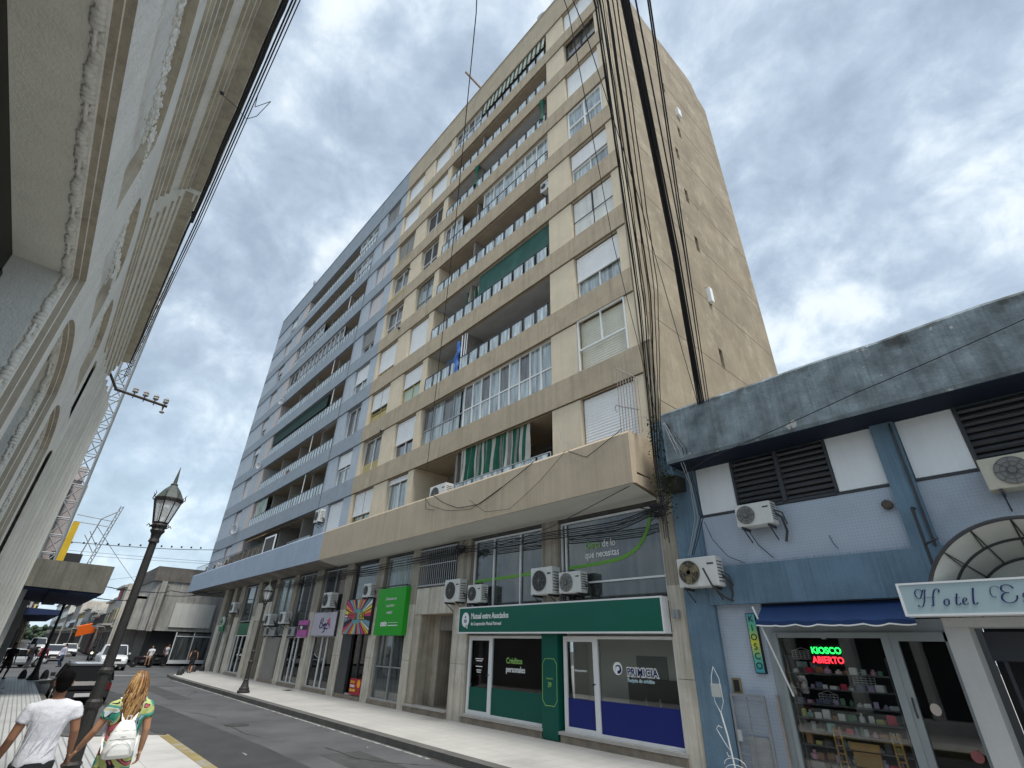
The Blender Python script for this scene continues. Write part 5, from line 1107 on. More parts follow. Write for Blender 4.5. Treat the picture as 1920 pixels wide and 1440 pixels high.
LB, UB = .2, 4.39      # sills of the two rows
def top_at(op, x):
    x0,x1,zt,rise = op
    if rise == 0: return zt
    c = (x0+x1)/2; h = (x1-x0)/2; t = (x-c)/h; return zt + rise*(math.sqrt(max(0,1-t*t*.92))-.28)
def ornate_wall():
    w = MB(stw); xs = set([-10.6,2.5])
    for op in lows+ups:
        n = 1 if op[3] == 0 else 18
        for k in range(n+1): xs.add(round(op[0]+(op[1]-op[0])*k/n,4))
    xs = sorted(xs)
    for a,b in zip(xs,xs[1:]):
        c = (a+b)/2; cuts = []
        for lst, zb0 in ((lows,LB),(ups,UB)):
            for op in lst:
                if op[0] < c < op[1]: cuts.append((zb0, top_at(op,a), top_at(op,b)))
        za = zbb = G
        for zb0, ta, tb in cuts:
            w.prism([(a,za),(b,zbb),(b,zb0),(a,zb0)], WY-.075, WY, 'y'); za, zbb = ta, tb
        w.prism([(a,za),(b,zbb),(b,6.2),(a,6.2)], WY-.075, WY, 'y')
    w.build('stucco_wall', orn)
ornate_wall()
def lump(y, x, z, r3_):  return r3_.uniform(.6,1.3)
def surround(op, zb0, idx, ornate=True, rough=False):
    x0,x1,zt,rise = op
    # edge path from the foot of the near jamb, over the head, to the foot of the far jamb
    path = [(x1,zb0)]; n = 2 if rise == 0 else 20
    for k in range(n+1): x = x1+(x0-x1)*k/n; path.append((x, top_at(op,x)))
    path.append((x0,zb0))
    cx = (x0+x1)/2; cz = (zb0+zt)/2
    def inset(d):
        out = []
        for x,z in path:
            ix = -1 if x > cx else 1
            t = (x-cx)/((x1-x0)/2); out.append((x+ix*d*min(1,abs(t)**(1 if rise else 1)) , z-(d if z > zb0+.01 else 0)))
        return out
    def strip(m, d0, y0, d1, y1, name):
        b = MB(m); A = inset(d0); B_ = inset(d1)
        for i in range(len(A)-1):
            b.poly([(A[i][0],y0,A[i][1]),(A[i+1][0],y0,A[i+1][1]),(B_[i+1][0],y1,B_[i+1][1]),(B_[i][0],y1,B_[i][1])])
        return b.build(name, orn)
    dp = WY
    if idx >= 12:      # upper row: shallow niches with crumbled plaster garlands
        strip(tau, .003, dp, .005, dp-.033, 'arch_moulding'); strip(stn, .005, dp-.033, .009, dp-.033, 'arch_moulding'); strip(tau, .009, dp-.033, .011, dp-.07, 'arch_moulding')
        if idx < 25:
            A = inset(.008); g = MB(stn); g.smooth = True; rq = random.Random(idx)
            for k in range(420):
                i = rq.randrange(1,len(A)-2); t = rq.random(); x = A[i][0]+(A[i+1][0]-A[i][0])*t; z = A[i][1]+(A[i+1][1]-A[i][1])*t-abs(rq.gauss(0,.066))-.012; s = rq.uniform(.006,.018); g.ball((x,dp-.067,z),s*1.8,s*.9,s*.8,6,4)
            g.build('carved_garland', orn)
        bk = MB(stw); bk.poly([(x,dp-.071,z) for x,z in inset(.0)]); bk.build('niche_panel', orn); return
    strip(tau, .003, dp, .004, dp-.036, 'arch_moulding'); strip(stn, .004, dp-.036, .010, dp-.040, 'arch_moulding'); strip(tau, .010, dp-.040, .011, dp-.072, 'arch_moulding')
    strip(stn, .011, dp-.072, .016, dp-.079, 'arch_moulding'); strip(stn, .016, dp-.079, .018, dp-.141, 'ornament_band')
    strip(revm, .018, dp-.141, .018, dp-.395, 'reveal'); strip(dark, .018, dp-.395, .038, dp-.402, 'door_frame')
    if idx < 5:        # carved rope of leaves and beads along the inner edge
        g = MB(stn); g.smooth = True; A = inset(.019); rq = random.Random(idx); tot = 0
        for i in range(len(A)-1):
            a = Vector((A[i][0],0,A[i][1])); b_ = Vector((A[i+1][0],0,A[i+1][1])); L_ = (b_-a).length; k = max(1,int(L_/.030)); dr = (b_-a).normalized()
            for j in range(k):
                p = a.lerp(b_, (j+.5)/k); ph = tot % 14; tot += 1; nz = -.004
                ang = math.atan2(dr.z, dr.x)
                if ph < 7: g.ball((p.x,dp-.108+.008*math.sin(tot*.9),p.z+nz), .024, .022+.006*(ph % 2), .013, 8, 6, Matrix.Rotation(-ang,3,'Y') @ Matrix.Rotation(.6,3,'Z'))
                elif ph < 10: g.ball((p.x,dp-.110,p.z+nz), .022, .030, .017, 9, 6)
                else: g.ball((p.x,dp-.112,p.z+nz), .030, .012, .012, 8, 5, Matrix.Rotation(-ang,3,'Y')); g.ball((p.x,dp-.09-.03*(ph % 2),p.z+nz), .014, .012, .010, 6, 4)
        g.build('carved_garland', orn)
    bk = MB(dark if idx < 5 else mat('dim_window',(.05,.055,.06),.3)); bk.poly([(x,dp-.402,z) for x,z in inset(.02)]); bk.build('door_leaf', orn)
for i,op in enumerate(lows): surround(op, LB, i)
for i,op in enumerate(ups): surround(op, UB, 20+i)
MB(revl).box(-4.11,-4.088,WY-.395,WY-.142,LB,3.98).box(-5.945,-5.93,WY-.395,WY-.142,LB,3.55).box(-7.835,-7.82,WY-.395,WY-.142,LB,3.5).build('jamb_face', orn)
MB(mat('black_door',(.012,.011,.010),.5,.3,3)).box(-4.08,-.4,WY-.412,WY-.39,3.82,3.985).box(-4.08,-4.01,WY-.412,WY-.375,LB,3.82).build('door_head', orn)
# string courses and the tall cornice, as one swept profile per stretch
def sweep(o, x0, x1, prof, name):
    b = MB(); 
    for (y0,z0,m),(y1,z1,_) in zip(prof,prof[1:]): b.m(m); b.poly([(x0,y0,z0),(x1,y0,z0),(x1,y1,z1),(x0,y1,z1)])
    # end caps
    b.m(stn); b.poly([(x0,p[0],p[1]) for p in prof]); b.poly([(x1,p[0],p[1]) for p in prof][::-1]); return b.build(name, o)
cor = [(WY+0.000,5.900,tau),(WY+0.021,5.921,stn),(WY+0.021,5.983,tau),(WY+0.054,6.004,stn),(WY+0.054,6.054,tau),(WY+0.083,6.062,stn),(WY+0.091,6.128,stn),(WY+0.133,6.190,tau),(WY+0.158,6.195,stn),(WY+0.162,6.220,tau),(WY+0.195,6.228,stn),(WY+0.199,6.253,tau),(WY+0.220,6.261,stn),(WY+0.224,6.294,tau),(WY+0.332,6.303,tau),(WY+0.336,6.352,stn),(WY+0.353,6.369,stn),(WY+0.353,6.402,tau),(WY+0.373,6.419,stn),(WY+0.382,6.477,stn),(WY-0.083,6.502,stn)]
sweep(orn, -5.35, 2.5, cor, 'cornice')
def ribs(n, y0, y1, z0, z1, cap):
    P = []
    for k in range(n):
        ya = y0+(y1-y0)*k/n; yb = y0+(y1-y0)*(k+1)/n; za = z0+(z1-z0)*k/n; zc = z0+(z1-z0)*(k+1)/n
        P += [(ya,za,tau),(ya+(yb-ya)*.55,za+.004,stn),(ya+(yb-ya)*.75,za+(zc-za)*.45,stn),(ya+(yb-ya)*.8,zc,stn)]
    return P+[(y1,z1,tau)]+cap
sweep(orn, -10.6, -5.35, ribs(6, WY, WY+.20, 5.55, 6.22, [(WY+.32,6.235,tau),(WY+.325,6.30,stn),(WY+.345,6.32,stn),(WY+.345,6.45,stn),(WY-.08,6.5,stn)]), 'cornice')
fl = MB(stn)      # stepped and fluted end pilaster
for k in range(9):
    xa = -8.75-.21*k; yb = WY+.035+.034*k; fl.box(xa-.15,xa,WY,yb,G,5.5-.02*k); fl.m(tau); fl.box(xa-.21,xa-.15,WY,yb-.022,G,5.5-.02*k); fl.m(stn)
fl.build('end_pilaster', orn)
MB(stn).box(-5.50,-5.355,WY,WY+.30,6.23,6.49).build('cornice_block', orn)
sweep(orn, -8.7, 2.5, [(WY,5.53,tau),(WY+.017,5.54,stn),(WY+.017,5.57,tau),(WY+.037,5.585,stn),(WY+.037,5.615,stn),(WY+.008,5.63,stn),(WY,5.63,stn)], 'string_course')
g = MB(stw); g.smooth = True; rq = random.Random(77)
for k in range(700):
    x = rq.uniform(-6.2,-.4); z = 4.86+rq.gauss(0,.042)+.06*math.sin(x*3.1); s = rq.uniform(.005,.019); g.ball((x,WY+.0,z), s*1.8, s*.5, s*.9, 6, 4, Matrix.Rotation(rq.uniform(0,3),3,'Y'))
g.build('broken_plaster', orn)
MB(stn).box(-10.6,2.5,-5,WY-.415,G,6.2).build('building_core', orn)
MB(alu_d).lathe([(.013,0),(.021,.013),(.013,.025)],(-3.82,-.31,6.17),8).build('cable_hook', orn)
rp_ = root('roof_post', (.3,-1.0,6.2), 'steel post on the near roof that carries the street cables', 'post'); MB(alu_d).tube([(.3,-1.0,6.2),(.3,-1.0,10.2)],.05,8).tube([(-.6,-.8,9.0),(1.0,-.8,8.6)],.03,5).build('steel_tube', rp_)
# ================================================================ plain building with concrete canopy
cb = root('corner_shop_building', (-30,-5,G), 'low building with a stained concrete canopy over the pavement at the near corner', 'building')
MB(mat('pale_grey_plaster',(.36,.36,.34),.9,.15,1,.4,(.2,.19,.18),.3,30)).box(-36,-10.7,-8,-.62,G,4.1).build('wall', cb)
MB(mat('canopy_concrete',(.155,.15,.125),.92,.3,1.2,.85,(.07,.068,.06),.5,25,patch=((.30,.29,.26),1.4,.66,.76))).prism([(-.62,3.22),(-.62,4.12),(1.81,4.07),(1.78,3.13)],-35.4,-24.6,'x').build('concrete_canopy', cb)
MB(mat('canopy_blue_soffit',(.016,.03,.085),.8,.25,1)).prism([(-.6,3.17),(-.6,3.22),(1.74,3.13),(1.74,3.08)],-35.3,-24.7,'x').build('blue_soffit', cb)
MB(mat('soffit_beam_navy',(.008,.014,.04),.8)).prism([(.25,3.05),(.25,3.12),(.75,3.12),(.75,3.05)],-35.3,-24.7,'x').build('soffit_beam', cb)
MB(mat('white_column',(.48,.49,.47),.8,.1,2,.3)).box(-26.0,-25.5,-.60,-.35,G,3.15).box(-33.5,-32.8,-.6,-.2,G,3.12).box(-35.6,-35.1,-.6,-.3,G,3.12).build('column', cb)
MB(dark).box(-35,-26.4,-.61,-.59,G,2.8).build('shop_opening', cb)
# steel lattice and masts on its roof
steel = mat('galvanised_steel',(.30,.32,.33),.5,.15,3,metal=.3)
def lattice(o, bx, by, z0, z1, w, m, step=.9, th=.035, top=True, name='lattice'):
    b = MB(m); C4 = [(bx,by),(bx+w,by),(bx+w,by+w),(bx,by+w)]
    for x,y in C4: b.tube([(x,y,z0),(x,y,z1)], th*1.5, 4)
    n = int((z1-z0)/step)
    for k in range(n):
        za, zb2 = z0+(z1-z0)*k/n, z0+(z1-z0)*(k+1)/n
        for i in range(4):
            a, c = C4[i], C4[(i+1) % 4]; b.tube([(*a,za),(*c,za)],th*.7,4); 
            b.tube([(*a,za),(*c,zb2)] if (k+i) % 2 else [(*c,za),(*a,zb2)],th*.7,4)
            if k % 2: b.tube([(*a,zb2),(*c,za)],th*.6,4)
    if top: b.tube([(*C4[0],z1),(bx+w/2,by+w/2,z1+w*.8),(*C4[2],z1)],th,4)
    return b.build(name, o)
lt = root('lattice_tower', (-30,-.9,4.1), 'tall grey steel lattice tower rising behind the white cornice', 'tower'); lattice(lt,-30.0,-.62,4.1,20.4,.55,steel,.72,.035); [setattr(v.co, 'y', v.co.y-.034*(v.co.z-3)) for v in lt.children[0].data.vertices]
b = MB(steel); b.tube([(-30.2,.05,4.1),(-30.2,-.50,20.9)],.06,6); b.build('rail_tube', lt)
b = MB(alu_w).box(-29.9,-29.4,-.75,-.45,18.0,18.25).box(-29.9,-29.5,-.8,-.6,17.5,17.65); b.build('white_fitting', lt)
yp = MB(mat('yellow_paint_post',(.50,.33,.02),.6,.15,4)).box(-27.6,-27.35,.05,.28,4.1,5.9).build('yellow_post', origin=(-27.5,.2,4.1), label='bright yellow steel post on the canopy roof, below the lattice tower', cat='post')
bd = root('billboard_frame', (-31,-.4,4.1), 'tangle of dark steel framing and backs of boards on the canopy roof', 'frame'); b = MB(alu_d)
for k in range(5): b.tube([(-27.5-k*1.2,-1.3,4.1),(-27.6-k*1.2,-1.1,8.5)],.05,4)
for k in range(6): b.tube([(-27.3,-1.4,4.6+k*.7),(-32.5,-1.0,4.5+k*.75)],.035,4)
for k in range(4): b.tube([(-27.3-k*1.2,-1.3,4.3),(-28.6-k*1.2,-1.0,7.8)],.03,4)
b.box(-33.5,-33.4,-1.3,-.55,4.6,8.6); b.build('steel_frame', bd); MB(mat('board_back',(.03,.032,.035),.8)).box(-30.4,-30.3,-.2,.9,4.1,5.0).build('board', bd)
MB(conc).box(-27.2,-27.0,-1.2,-.6,4.1,4.75).build('white_junk', bd)
gw = root('rooftop_wall', (-33.5,0,4.1), 'pinkish grey rooftop wall edge standing right behind the lattice tower', 'wall'); MB(mat('pink_render',(.40,.35,.34),.9,.15,1.2,.3)).box(-34.0,-33.6,-.6,.02,4.15,8.7).build('wall_slab', gw)
pk = root('pink_building', (-46,-3,G), 'pinkish upper storeys of a building beyond the lattice tower', 'building')
MB(mat('pink_render',(.44,.35,.33),.9,.15,1.2,.3)).box(-56,-53.2,-4,-.45,G,14.2).box(-53.2,-53.0,-4,-.38,12.0,12.3).box(-53.2,-53.0,-4,-.4,13.0,13.2).build('wall', pk); MB(mat('dark_board',(.04,.04,.045),.8)).box(-53.1,-53,-3,-1.2,5,11.2).build('dark_board', pk)
m2 = root('antenna_mast', (-40,1.3,5.6), 'thin leaning lattice antenna mast beyond the concrete canopy', 'mast'); b = MB(steel)
b2 = MB(steel); q0, q1 = Vector((-34.5,1.20,4.1)), Vector((-34.5,1.75,8.1))
for dy in (0,.13): b2.tube([q0+Vector((0,dy,0)), q1+Vector((0,dy,0))],.02,4)
for k in range(22): a = q0.lerp(q1,k/22); c = q0.lerp(q1,(k+1)/22); b2.tube([a+Vector((0,0 if k%2 else .13,0)), c+Vector((0,.13 if k%2 else 0,0))],.017,4)
b2.build('lattice', m2); b = MB(steel); b.tube([(-34.5,.75,4.1),(-34.5,1.15,7.3),(-34.5,1.68,7.75)],.03,5).tube([(-34.5,.1,7.35),(-34.5,1.62,7.25)],.02,4).tube([(-34.5,.1,7.0),(-34.5,1.55,6.95)],.02,4).tube([(-34.5,.75,6.4),(-34.5,1.35,5.6)],.018,4).tube([(-34.5,.9,6.6),(-34.5,1.4,5.9)],.018,4); b.build('stay', m2)
MB(alu_d).box(-34.6,-34.4,.0,.62,4.1,4.85).box(-34.6,-34.4,1.35,1.5,4.1,4.55).build('mast_box', m2)
# telegraph cross-arm with porcelain insulators
ca = root('insulator_arm', (-10.6,-.1,5.6), 'rusty cross-arm carrying four white insulators, jutting from the cornice', 'bracket'); b = MB(mat('rusty_steel',(.085,.07,.06),.8,.3,6))
b.tube([(-10.6,-.24,5.68),(-10.6,.61,5.61)],.026,4).tube([(-10.6,-.2,5.66),(-10.6,-.4,5.95)],.022,4); ins = MB(mat('porcelain',(.30,.29,.28),.35,.2,6))
for k in range(4):
    y = .06+k*.167; z = 5.66-k*.016; b.tube([(-10.6,y,z-.06),(-10.6,y,z+.06)],.009,5); ins.lathe([(.033,0),(.05,.02),(.04,.047),(.047,.067),(.03,.093),(.013,.113)],(-10.6,y,z+.05),10)
b.tube([(-10.6,.54,5.6),(-10.6,.56,5.5)],.012,5); ins.lathe([(.027,0),(.047,.02),(.027,.047)],(-10.6,.56,5.46),8); b.build('steel_arm', ca); ins.build('insulators', ca)
# ================================================================ street lamps
iron = mat('lamp_iron',(.030,.029,.028),.55,.25,8,.2,(.05,.04,.035),.3,60,spec=.4); lampgl = mat('milky_lamp_glass',(.85,.86,.85),.35,.1,6,alpha=.6); lampgr = mat('weathered_green_iron',(.07,.085,.08),.6,.2,8)
def make_lamp(loc, label, s=1.0):
    o = root('street_lamp', loc, label, 'street lamp', 'cast-iron street lamps with glass lanterns', local=True)
    b = MB(iron); b.smooth = False
    b.lathe([(.24,0),(.24,.07),(.20,.09),(.19,.17),(.16,.2),(.125,.3),(.10,.42),(.115,.45),(.09,.48),(.085,.62),(.078,1.02),(.095,1.05),(.095,1.11),(.072,1.14),(.068,1.42),(.085,1.44),(.085,1.47),(.062,1.5),(.055,2.4),(.052,3.13),(.075,3.15),(.06,3.2),(.07,3.26)],(0,0,0),12); p = b.build('post', o)
    b = MB(iron); b.lathe([(.07,3.26),(.10,3.31),(.085,3.34),(.11,3.39),(.095,3.42)],(0,0,0),12)
    for k in range(8): a = k*math.pi/4; b.tube([(.1*math.cos(a),.1*math.sin(a),3.36),(.145*math.cos(a),.145*math.sin(a),3.40),(.16*math.cos(a),.16*math.sin(a),3.37)],.008,4)
    b.build('lantern_cradle', o)
    b = MB(lampgl); b.lathe([(.098,3.43),(.185,3.76)],(0,0,0),8,phase=.39); g = b.build('lantern_glass', o)
    b = MB(iron)
    for k in range(8):
        a = k*math.pi/4+.39; c_, s_ = math.cos(a), math.sin(a); b.tube([(.102*c_,.102*s_,3.42),(.19*c_,.19*s_,3.77)],.0085,4); b.tube([(.19*c_,.19*s_,3.77),(.225*c_,.225*s_,3.80),(.215*c_,.215*s_,3.86),(.235*c_,.235*s_,3.89)],[.009,.008,.006,.003],4)
    b.lathe([(.195,3.75),(.205,3.80),(.19,3.82)],(0,0,0),8,phase=.39); b.lathe([(.10,3.41),(.11,3.44)],(0,0,0),8,phase=.39); b.build('lantern_frame', o)
    b = MB(lampgr); b.lathe([(.20,3.81),(.12,3.94),(.05,4.02),(.055,4.04),(.03,4.06),(.022,4.15),(.004,4.33)],(0,0,0),8,phase=.39); b.build('lantern_roof', o)
    MB(mat('bulb_white',(.7,.7,.68),.4)).ball((0,0,3.6),.045,.045,.08,10,8).build('bulb', o); return o
L1 = make_lamp((-9.33,1.03,G), 'tall dark street lamp on the near pavement, its lantern against the sky')
L1.scale = (1,1,1)
for loc, lab in (((-24.3,7.45,G),'street lamp on the far pavement in front of the folding shutter'),((-34.35,1.13,G),'distant dark street lamp under the concrete canopy, by the crossing')):
    c = copy_tree(L1); c.location = loc; c['label'] = lab
# ================================================================ bollards
bmat = mat('bollard_black',(.035,.035,.037),.6,.2,6)
def bollard(loc, label):
    b = MB(bmat); b.smooth = True; b.lathe([(.15,0),(.155,.03),(.15,.12),(.13,.22),(.095,.31),(.05,.37),(.005,.385)],(0,0,0),14)
    return b.build('bollard', origin=(0,0,0), label=label, cat='bollard', group='black bullet-shaped bollards at the crossing')
B0 = bollard((0,0,0),'nearest black bollard at the tip of the right pavement corner'); B0.location = (-36.9,6.98+.6,G)
for x,y,l in ((-38.3,7.95,'black bollard just behind the nearest one on the right pavement corner'),(-40.3,9.0,'third black bollard from the tip of the right corner'),(-41.2,9.7,'fourth black bollard from the tip of the right corner'),(-44.9,12.0,'black bollard left of the woman in the dark dress'),(-46.0,12.8,'black bollard close behind the woman in the dark dress'),(-47.0,15.2,'farthest black bollard, below the corner shop window'),(-35.2,1.55,'black bollard at the tip of the left pavement, nearest the parked black car'),(-35.9,1.2,'black bollard on the left pavement tip, second from the parked black car'),(-35.5,.75,'black bollard directly behind the distant street lamp')):
    c = copy_tree(B0); c.location = (x,y,G); c['label'] = l
# ================================================================ corner building across the side street
cg = root('corner_building', (-58,12,G), 'grey concrete corner building with a big pale panel above dark shop windows', 'building')
cc = mat('grimy_concrete',(.36,.35,.32),.92,.25,1.2,.8,(.11,.105,.10),.5,25,patch=((.36,.345,.32),.9,.55,.7)); cc2 = mat('brown_grimy_concrete',(.15,.135,.12),.92,.3,1.5,.8,(.07,.065,.06),.5,25)
MB(cc).prism([(-53,7.4),(-53,24),(-62,24),(-62,7.0),(-53.4,7.0)],2.25,6.0,'z').build('wall', cg); MB(cc2).prism([(-52.9,6.9),(-52.9,13.5),(-61.9,13.5),(-61.9,6.9)],6.0,7.15,'z').build('parapet', cg)
MB(cc).box(-57,-53.4,11.2,13.2,7.1,7.9).build('water_tank', cg)
MB(mat('pale_panel',(.55,.545,.51),.8,.1,.8,.4,(.22,.2,.17))).box(-52.95,-52.9,9.0,12.1,2.55,4.4).build('blank_panel', cg)
MB(cc).box(-52.94,-52.85,7.5,7.9,2.2,6.0).box(-52.98,-52.9,12.4,12.6,G,6).build('pilaster', cg); MB(cc2).box(-52.98,-52.93,7.4,8.1,2.3,5.7).build('dirty_strip', cg)
MB(dark).box(-55.4,-53.5,8.0,9.7,G,2.25).build('dark_corner_opening', cg); MB(glass('dim_shop_glass',(0,0,0))).box(-53.1,-53.05,9.8,12.6,.15,2.1).build('shop_window', cg)
MB(alu_w).box(-53.04,-53,9.75,9.82,G,2.2).box(-53.04,-53,11.1,11.16,.1,2.2).box(-53.04,-53,12.55,12.62,G,2.2).box(-53.04,-53,9.8,12.6,1.86,1.92).box(-53.1,-52.98,9.7,12.7,G,.14).build('window_frame', cg)
MB(cc).box(-62,-54,8.2,24,G,2.25).box(-53.9,-53.1,12.62,24,G,2.25).build('ground_floor', cg)
bw = MB(cc); bw.box(-60.5,-54.2,6.3,7.0,2.3,2.45).box(-60.5,-60.4,6.3,7.0,2.45,5).box(-54.3,-54.2,6.3,7.0,2.45,5).box(-60.5,-54.2,6.25,6.98,4.6,4.8); bw.build('bay', cg)
MB(mat('bay_wall',(.32,.31,.29),.9,.2,2,.6)).box(-60.4,-54.3,6.35,6.5,2.45,4.6).build('bay_wall', cg)
f = MB(alu_w); f.box(-59.6,-58.6,6.31,6.34,3.2,4.4).box(-57,-56,6.31,6.34,3.2,4.4); f.build('window', cg)
MB(mat('blue_pipe',(.10,.25,.32),.6)).tube([(-56.2,6.6,G),(-56,6.2,3.6)],.05).build('drain_pipe', cg)
# ---- the street beyond
PAL = [(.42,.40,.36),(.30,.29,.27),(.46,.36,.14),(.40,.38,.33),(.36,.34,.33),(.30,.14,.10),(.38,.37,.34),(.26,.27,.28),(.44,.42,.38),(.35,.31,.25)]
rs = random.Random(21)
DESC = ['weathered grey house with a small balcony','pale two-storey house with an orange banner below','yellow-fronted house','white plastered house','grey flat-roofed house','brick-red house','cream house with dark shutters','dull grey taller block','pale house with a stepped roofline','sand-coloured last house']
def house(x0, x1, y0, y1, h, c, label, side, bal=False):
    o = root('terraced_house', ((x0+x1)/2,(y0+y1)/2,G), label, 'house', 'houses along the far street')
    m = mat('house_%d_%d' % (round(x0*10),side), tuple(min(.8,q*1.25) for q in c), .9, .25, .5, .7, tuple(v*.4 for v in c)); MB(m).box(x0,x1,y0,y1,G,h).build('wall', o)
    f = y0 if side > 0 else y1; s = -1 if side > 0 else 1
    MB(mat('house_trim',(.36,.35,.32),.9,.2,2)).box(x0,x1,f+s*.02,f+s*.35,h-.35,h-.15).box(x0,x1,f+s*.01,f+s*.18,2.5,2.65).build('cornice', o)
    n = max(2,int((x1-x0)/1.9)); fl = max(1,int((h-2.2)/2.6))
    for k in range(n):
        xa = x0+(x1-x0)*(k+.28)/n; xb = x0+(x1-x0)*(k+.72)/n
        MB(alu_d).box(xa-.1,xb+.1,f+s*.004,f+s*.05,G,2.1).build('door', o)
        for q in range(fl): w = MB(pane).box(xa,xb,f+s*.004,f+s*.04,2.9+q*2.5,4.3+q*2.5).build('window', o); MB(mat('house_trim',(0,0,0))).box(xa-.1,xb+.1,f+s*.045,f+s*.12,2.8+q*2.5,2.9+q*2.5).build('sill', w)
    if bal:
        MB(mat('house_trim',(0,0,0))).box(x0+.5,x1-.5,f+s*.02,f+s*.9,2.65,2.8).build('balcony', o); b = MB(alu_d); b.tube([(x0+.5,f+s*.88,3.6),(x1-.5,f+s*.88,3.6)],.03,4)
        for k in range(14): xx = x0+.5+(x1-x0-1)*k/13; b.tube([(xx,f+s*.88,2.8),(xx,f+s*.88,3.6)],.02,4)
        b.build('balcony_railing', o)
    if rs.random() < .5: MB(m).box(x0+1,x0+3,min(y0,y1)+2,min(y0,y1)+5,h,h+1.6).build('roof_hut', o)
R_ = [(-62.3,-68,6.2,6.3,0,True),(-68.1,-75,6.9,5.7,9,False),(-75.1,-82,6.9,5.6,8,True),(-82.1,-92,6.7,4.2,3,False),(-92.1,-101,6.9,4.9,1,False),(-101.1,-112,6.7,5.6,6,False),(-112.1,-124,6.8,5.3,2,True),(-124.1,-140,6.6,7.2,4,False),(-140.1,-160,6.8,6.0,7,False),(-160.1,-190,6.5,8.2,8,False),(-190.1,-240,6.3,10.5,0,False)]
for i,(xa,xb,y,h,ci,bal) in enumerate(R_):
    house(xb,xa,y,y+9,h,PAL[ci],('%s, %s on the right of the far street' % (DESC[ci] if i else 'weathered house with a deep iron balcony', ['first','second','third','fourth','fifth','sixth','seventh','eighth','ninth','tenth','last'][i])),1,bal)
Lh = [(-53,-60,-.6,4.2,6),(-60.1,-70,-.3,3.6,4),(-70.1,-84,-.1,5.2,1),(-84.1,-100,.1,5.8,3),(-100.1,-125,.2,4.6,9),(-125.1,-160,.4,6.5,2),(-160.1,-215,.6,9,7)]
for i,(xa,xb,y,h,ci) in enumerate(Lh): house(xb,xa,y-9,y,h,PAL[ci],'%s, %s on the left of the far street' % (DESC[ci], ['first','second','third','fourth','fifth','sixth','last'][i]),-1)
fc = root('shop_canopy', (-68,1,3), 'dark concrete canopy on the left of the far street, in line with the nearer one', 'canopy'); MB(mat('canopy_blue_soffit',(0,0,0))).prism([(-.5,3.0),(-.5,3.5),(1.74,3.4),(1.74,3.08)],-84,-53.5,'x').build('slab', fc)
ob = root('orange_banner', (-88,5.8,2), 'orange awning banner hanging over the right side of the far street', 'banner'); b = MB(mat('orange_fabric',(.75,.13,.01),.7,.1,2)); b.grid(lambda u, v: (-83-3*u, 6.6-1.7*v, 3.2-.5*v+.05*math.sin(u*8)),10,5); b.grid(lambda u, v: (-83-.1*v, 6.6-1.7*u, 3.2-.5*u-1.1*v),10,2); b.build('fabric', ob); MB(mat('red_door',(.16,.02,.02),.7)).box(-86,-84,6.62,6.66,G,2.0).build('red_curtain', ob)
MB(mat('red_shirt_stripe',(.35,.10,.08),.8)).box(-66.5,-64.5,6.12,6.18,5.0,6.1).build('red_panel', origin=(-65,6.1,5), label='reddish striped panel on the upper front of the first house in the far street', cat='panel')
far = MB(mat('far_trees',(.05,.075,.045),.95,.3,.3)); far.smooth = True
for k in range(700): far.ball((rs.uniform(-330,-245),rs.uniform(-14,18),rs.uniform(.2,4.2)),rs.uniform(.5,1.3),None,rs.uniform(.4,1.0),6,4)
far.build('tree_belt', origin=(-280,2,0), label='hazy dark treetops closing the far end of the street', cat='trees', kind='stuff')
# ================================================================ cables
cabm = mat('black_cable',(.018,.018,.02),.6); cabg = mat('grey_cable',(.32,.33,.33),.6)
def cable(label, pts, r=.008, sag=0, m=None, group=None, n=14, cat='cable', wob=0, seed=0):
    """a hanging cable through the given points, each span sagging a little"""
    q = []; rr = random.Random(seed)
    for a, b in zip(pts, pts[1:]):
        a, b = Vector(a), Vector(b)
        for k in range(n):
            t = k/n; p = a.lerp(b,t); p.z -= sag*4*t*(1-t)*(b-a).length
            if wob: p += Vector((rr.uniform(-wob,wob), rr.uniform(-wob,wob), rr.uniform(-wob,wob)))
            q.append(p)
    q.append(Vector(pts[-1])); b_ = MB(m or cabm); b_.tube(q, r, 5)
    return b_.build('cable', origin=tuple(pts[0]), label=label, cat=cat, group=group)
gth = 'thick black cables fanning up from the blue parapet'
for i,(dx,ex,ez,r) in enumerate([(-.07,.20,8.30,.013),(-.035,.26,8.42,.017),(-.005,.29,8.36,.012),(.03,.32,8.55,.018),(.065,.36,8.5,.013),(.12,.44,8.62,.010)]):
    cable('%s of the six thick black cables fanning up from the blue parapet' % ['leftmost','second','third','fourth','fifth','rightmost'][i], [(-4.27+dx,9.25,6.5),(-2.6+(0,.02,.045,.06,.10,.19)[i]-.05,5.7,7.28),(-1.16+(0,.015,.035,.05,.075,.15)[i]-.06,2.5,7.81+.02*(i%3)),(ex,-.75,ez)], r, .004, group=gth)
for i,(dx,ex) in enumerate([(.05,.55),(.1,.60)]):
    cable('%s of the two thinner black cables right of the thick bundle' % ['left','right'][i], [(-4.2+dx,9.25,6.5),(-.95+.02*i,2.5,7.45),(ex,-.75,7.9)], .009, .003, group='pair of cables right of the thick bundle')
for i in range(9):
    jx = (0,.3,.9,2.2,2.9,4.4,4.9,6.6,8)[i]; cable('thin black wire down the edge of the beige block, %s from the left' % ['first','second','third','fourth','fifth','sixth','seventh','eighth','last'][i], [(-5.62+.02*jx,9.35,4.3+rnd.uniform(-.6,.4)),(-5.62+.025*jx,9.3,5.6),(-3.55+.05*jx,6.0,7.05+.01*jx),(-1.55+.035*jx,2.5,8.35-.04*jx),(-.2+.05*jx,-.75,9.4-.05*jx)], .0075 if i % 3 else .012, .004, group='thin wires past the edge of the beige block', wob=.006, seed=i)
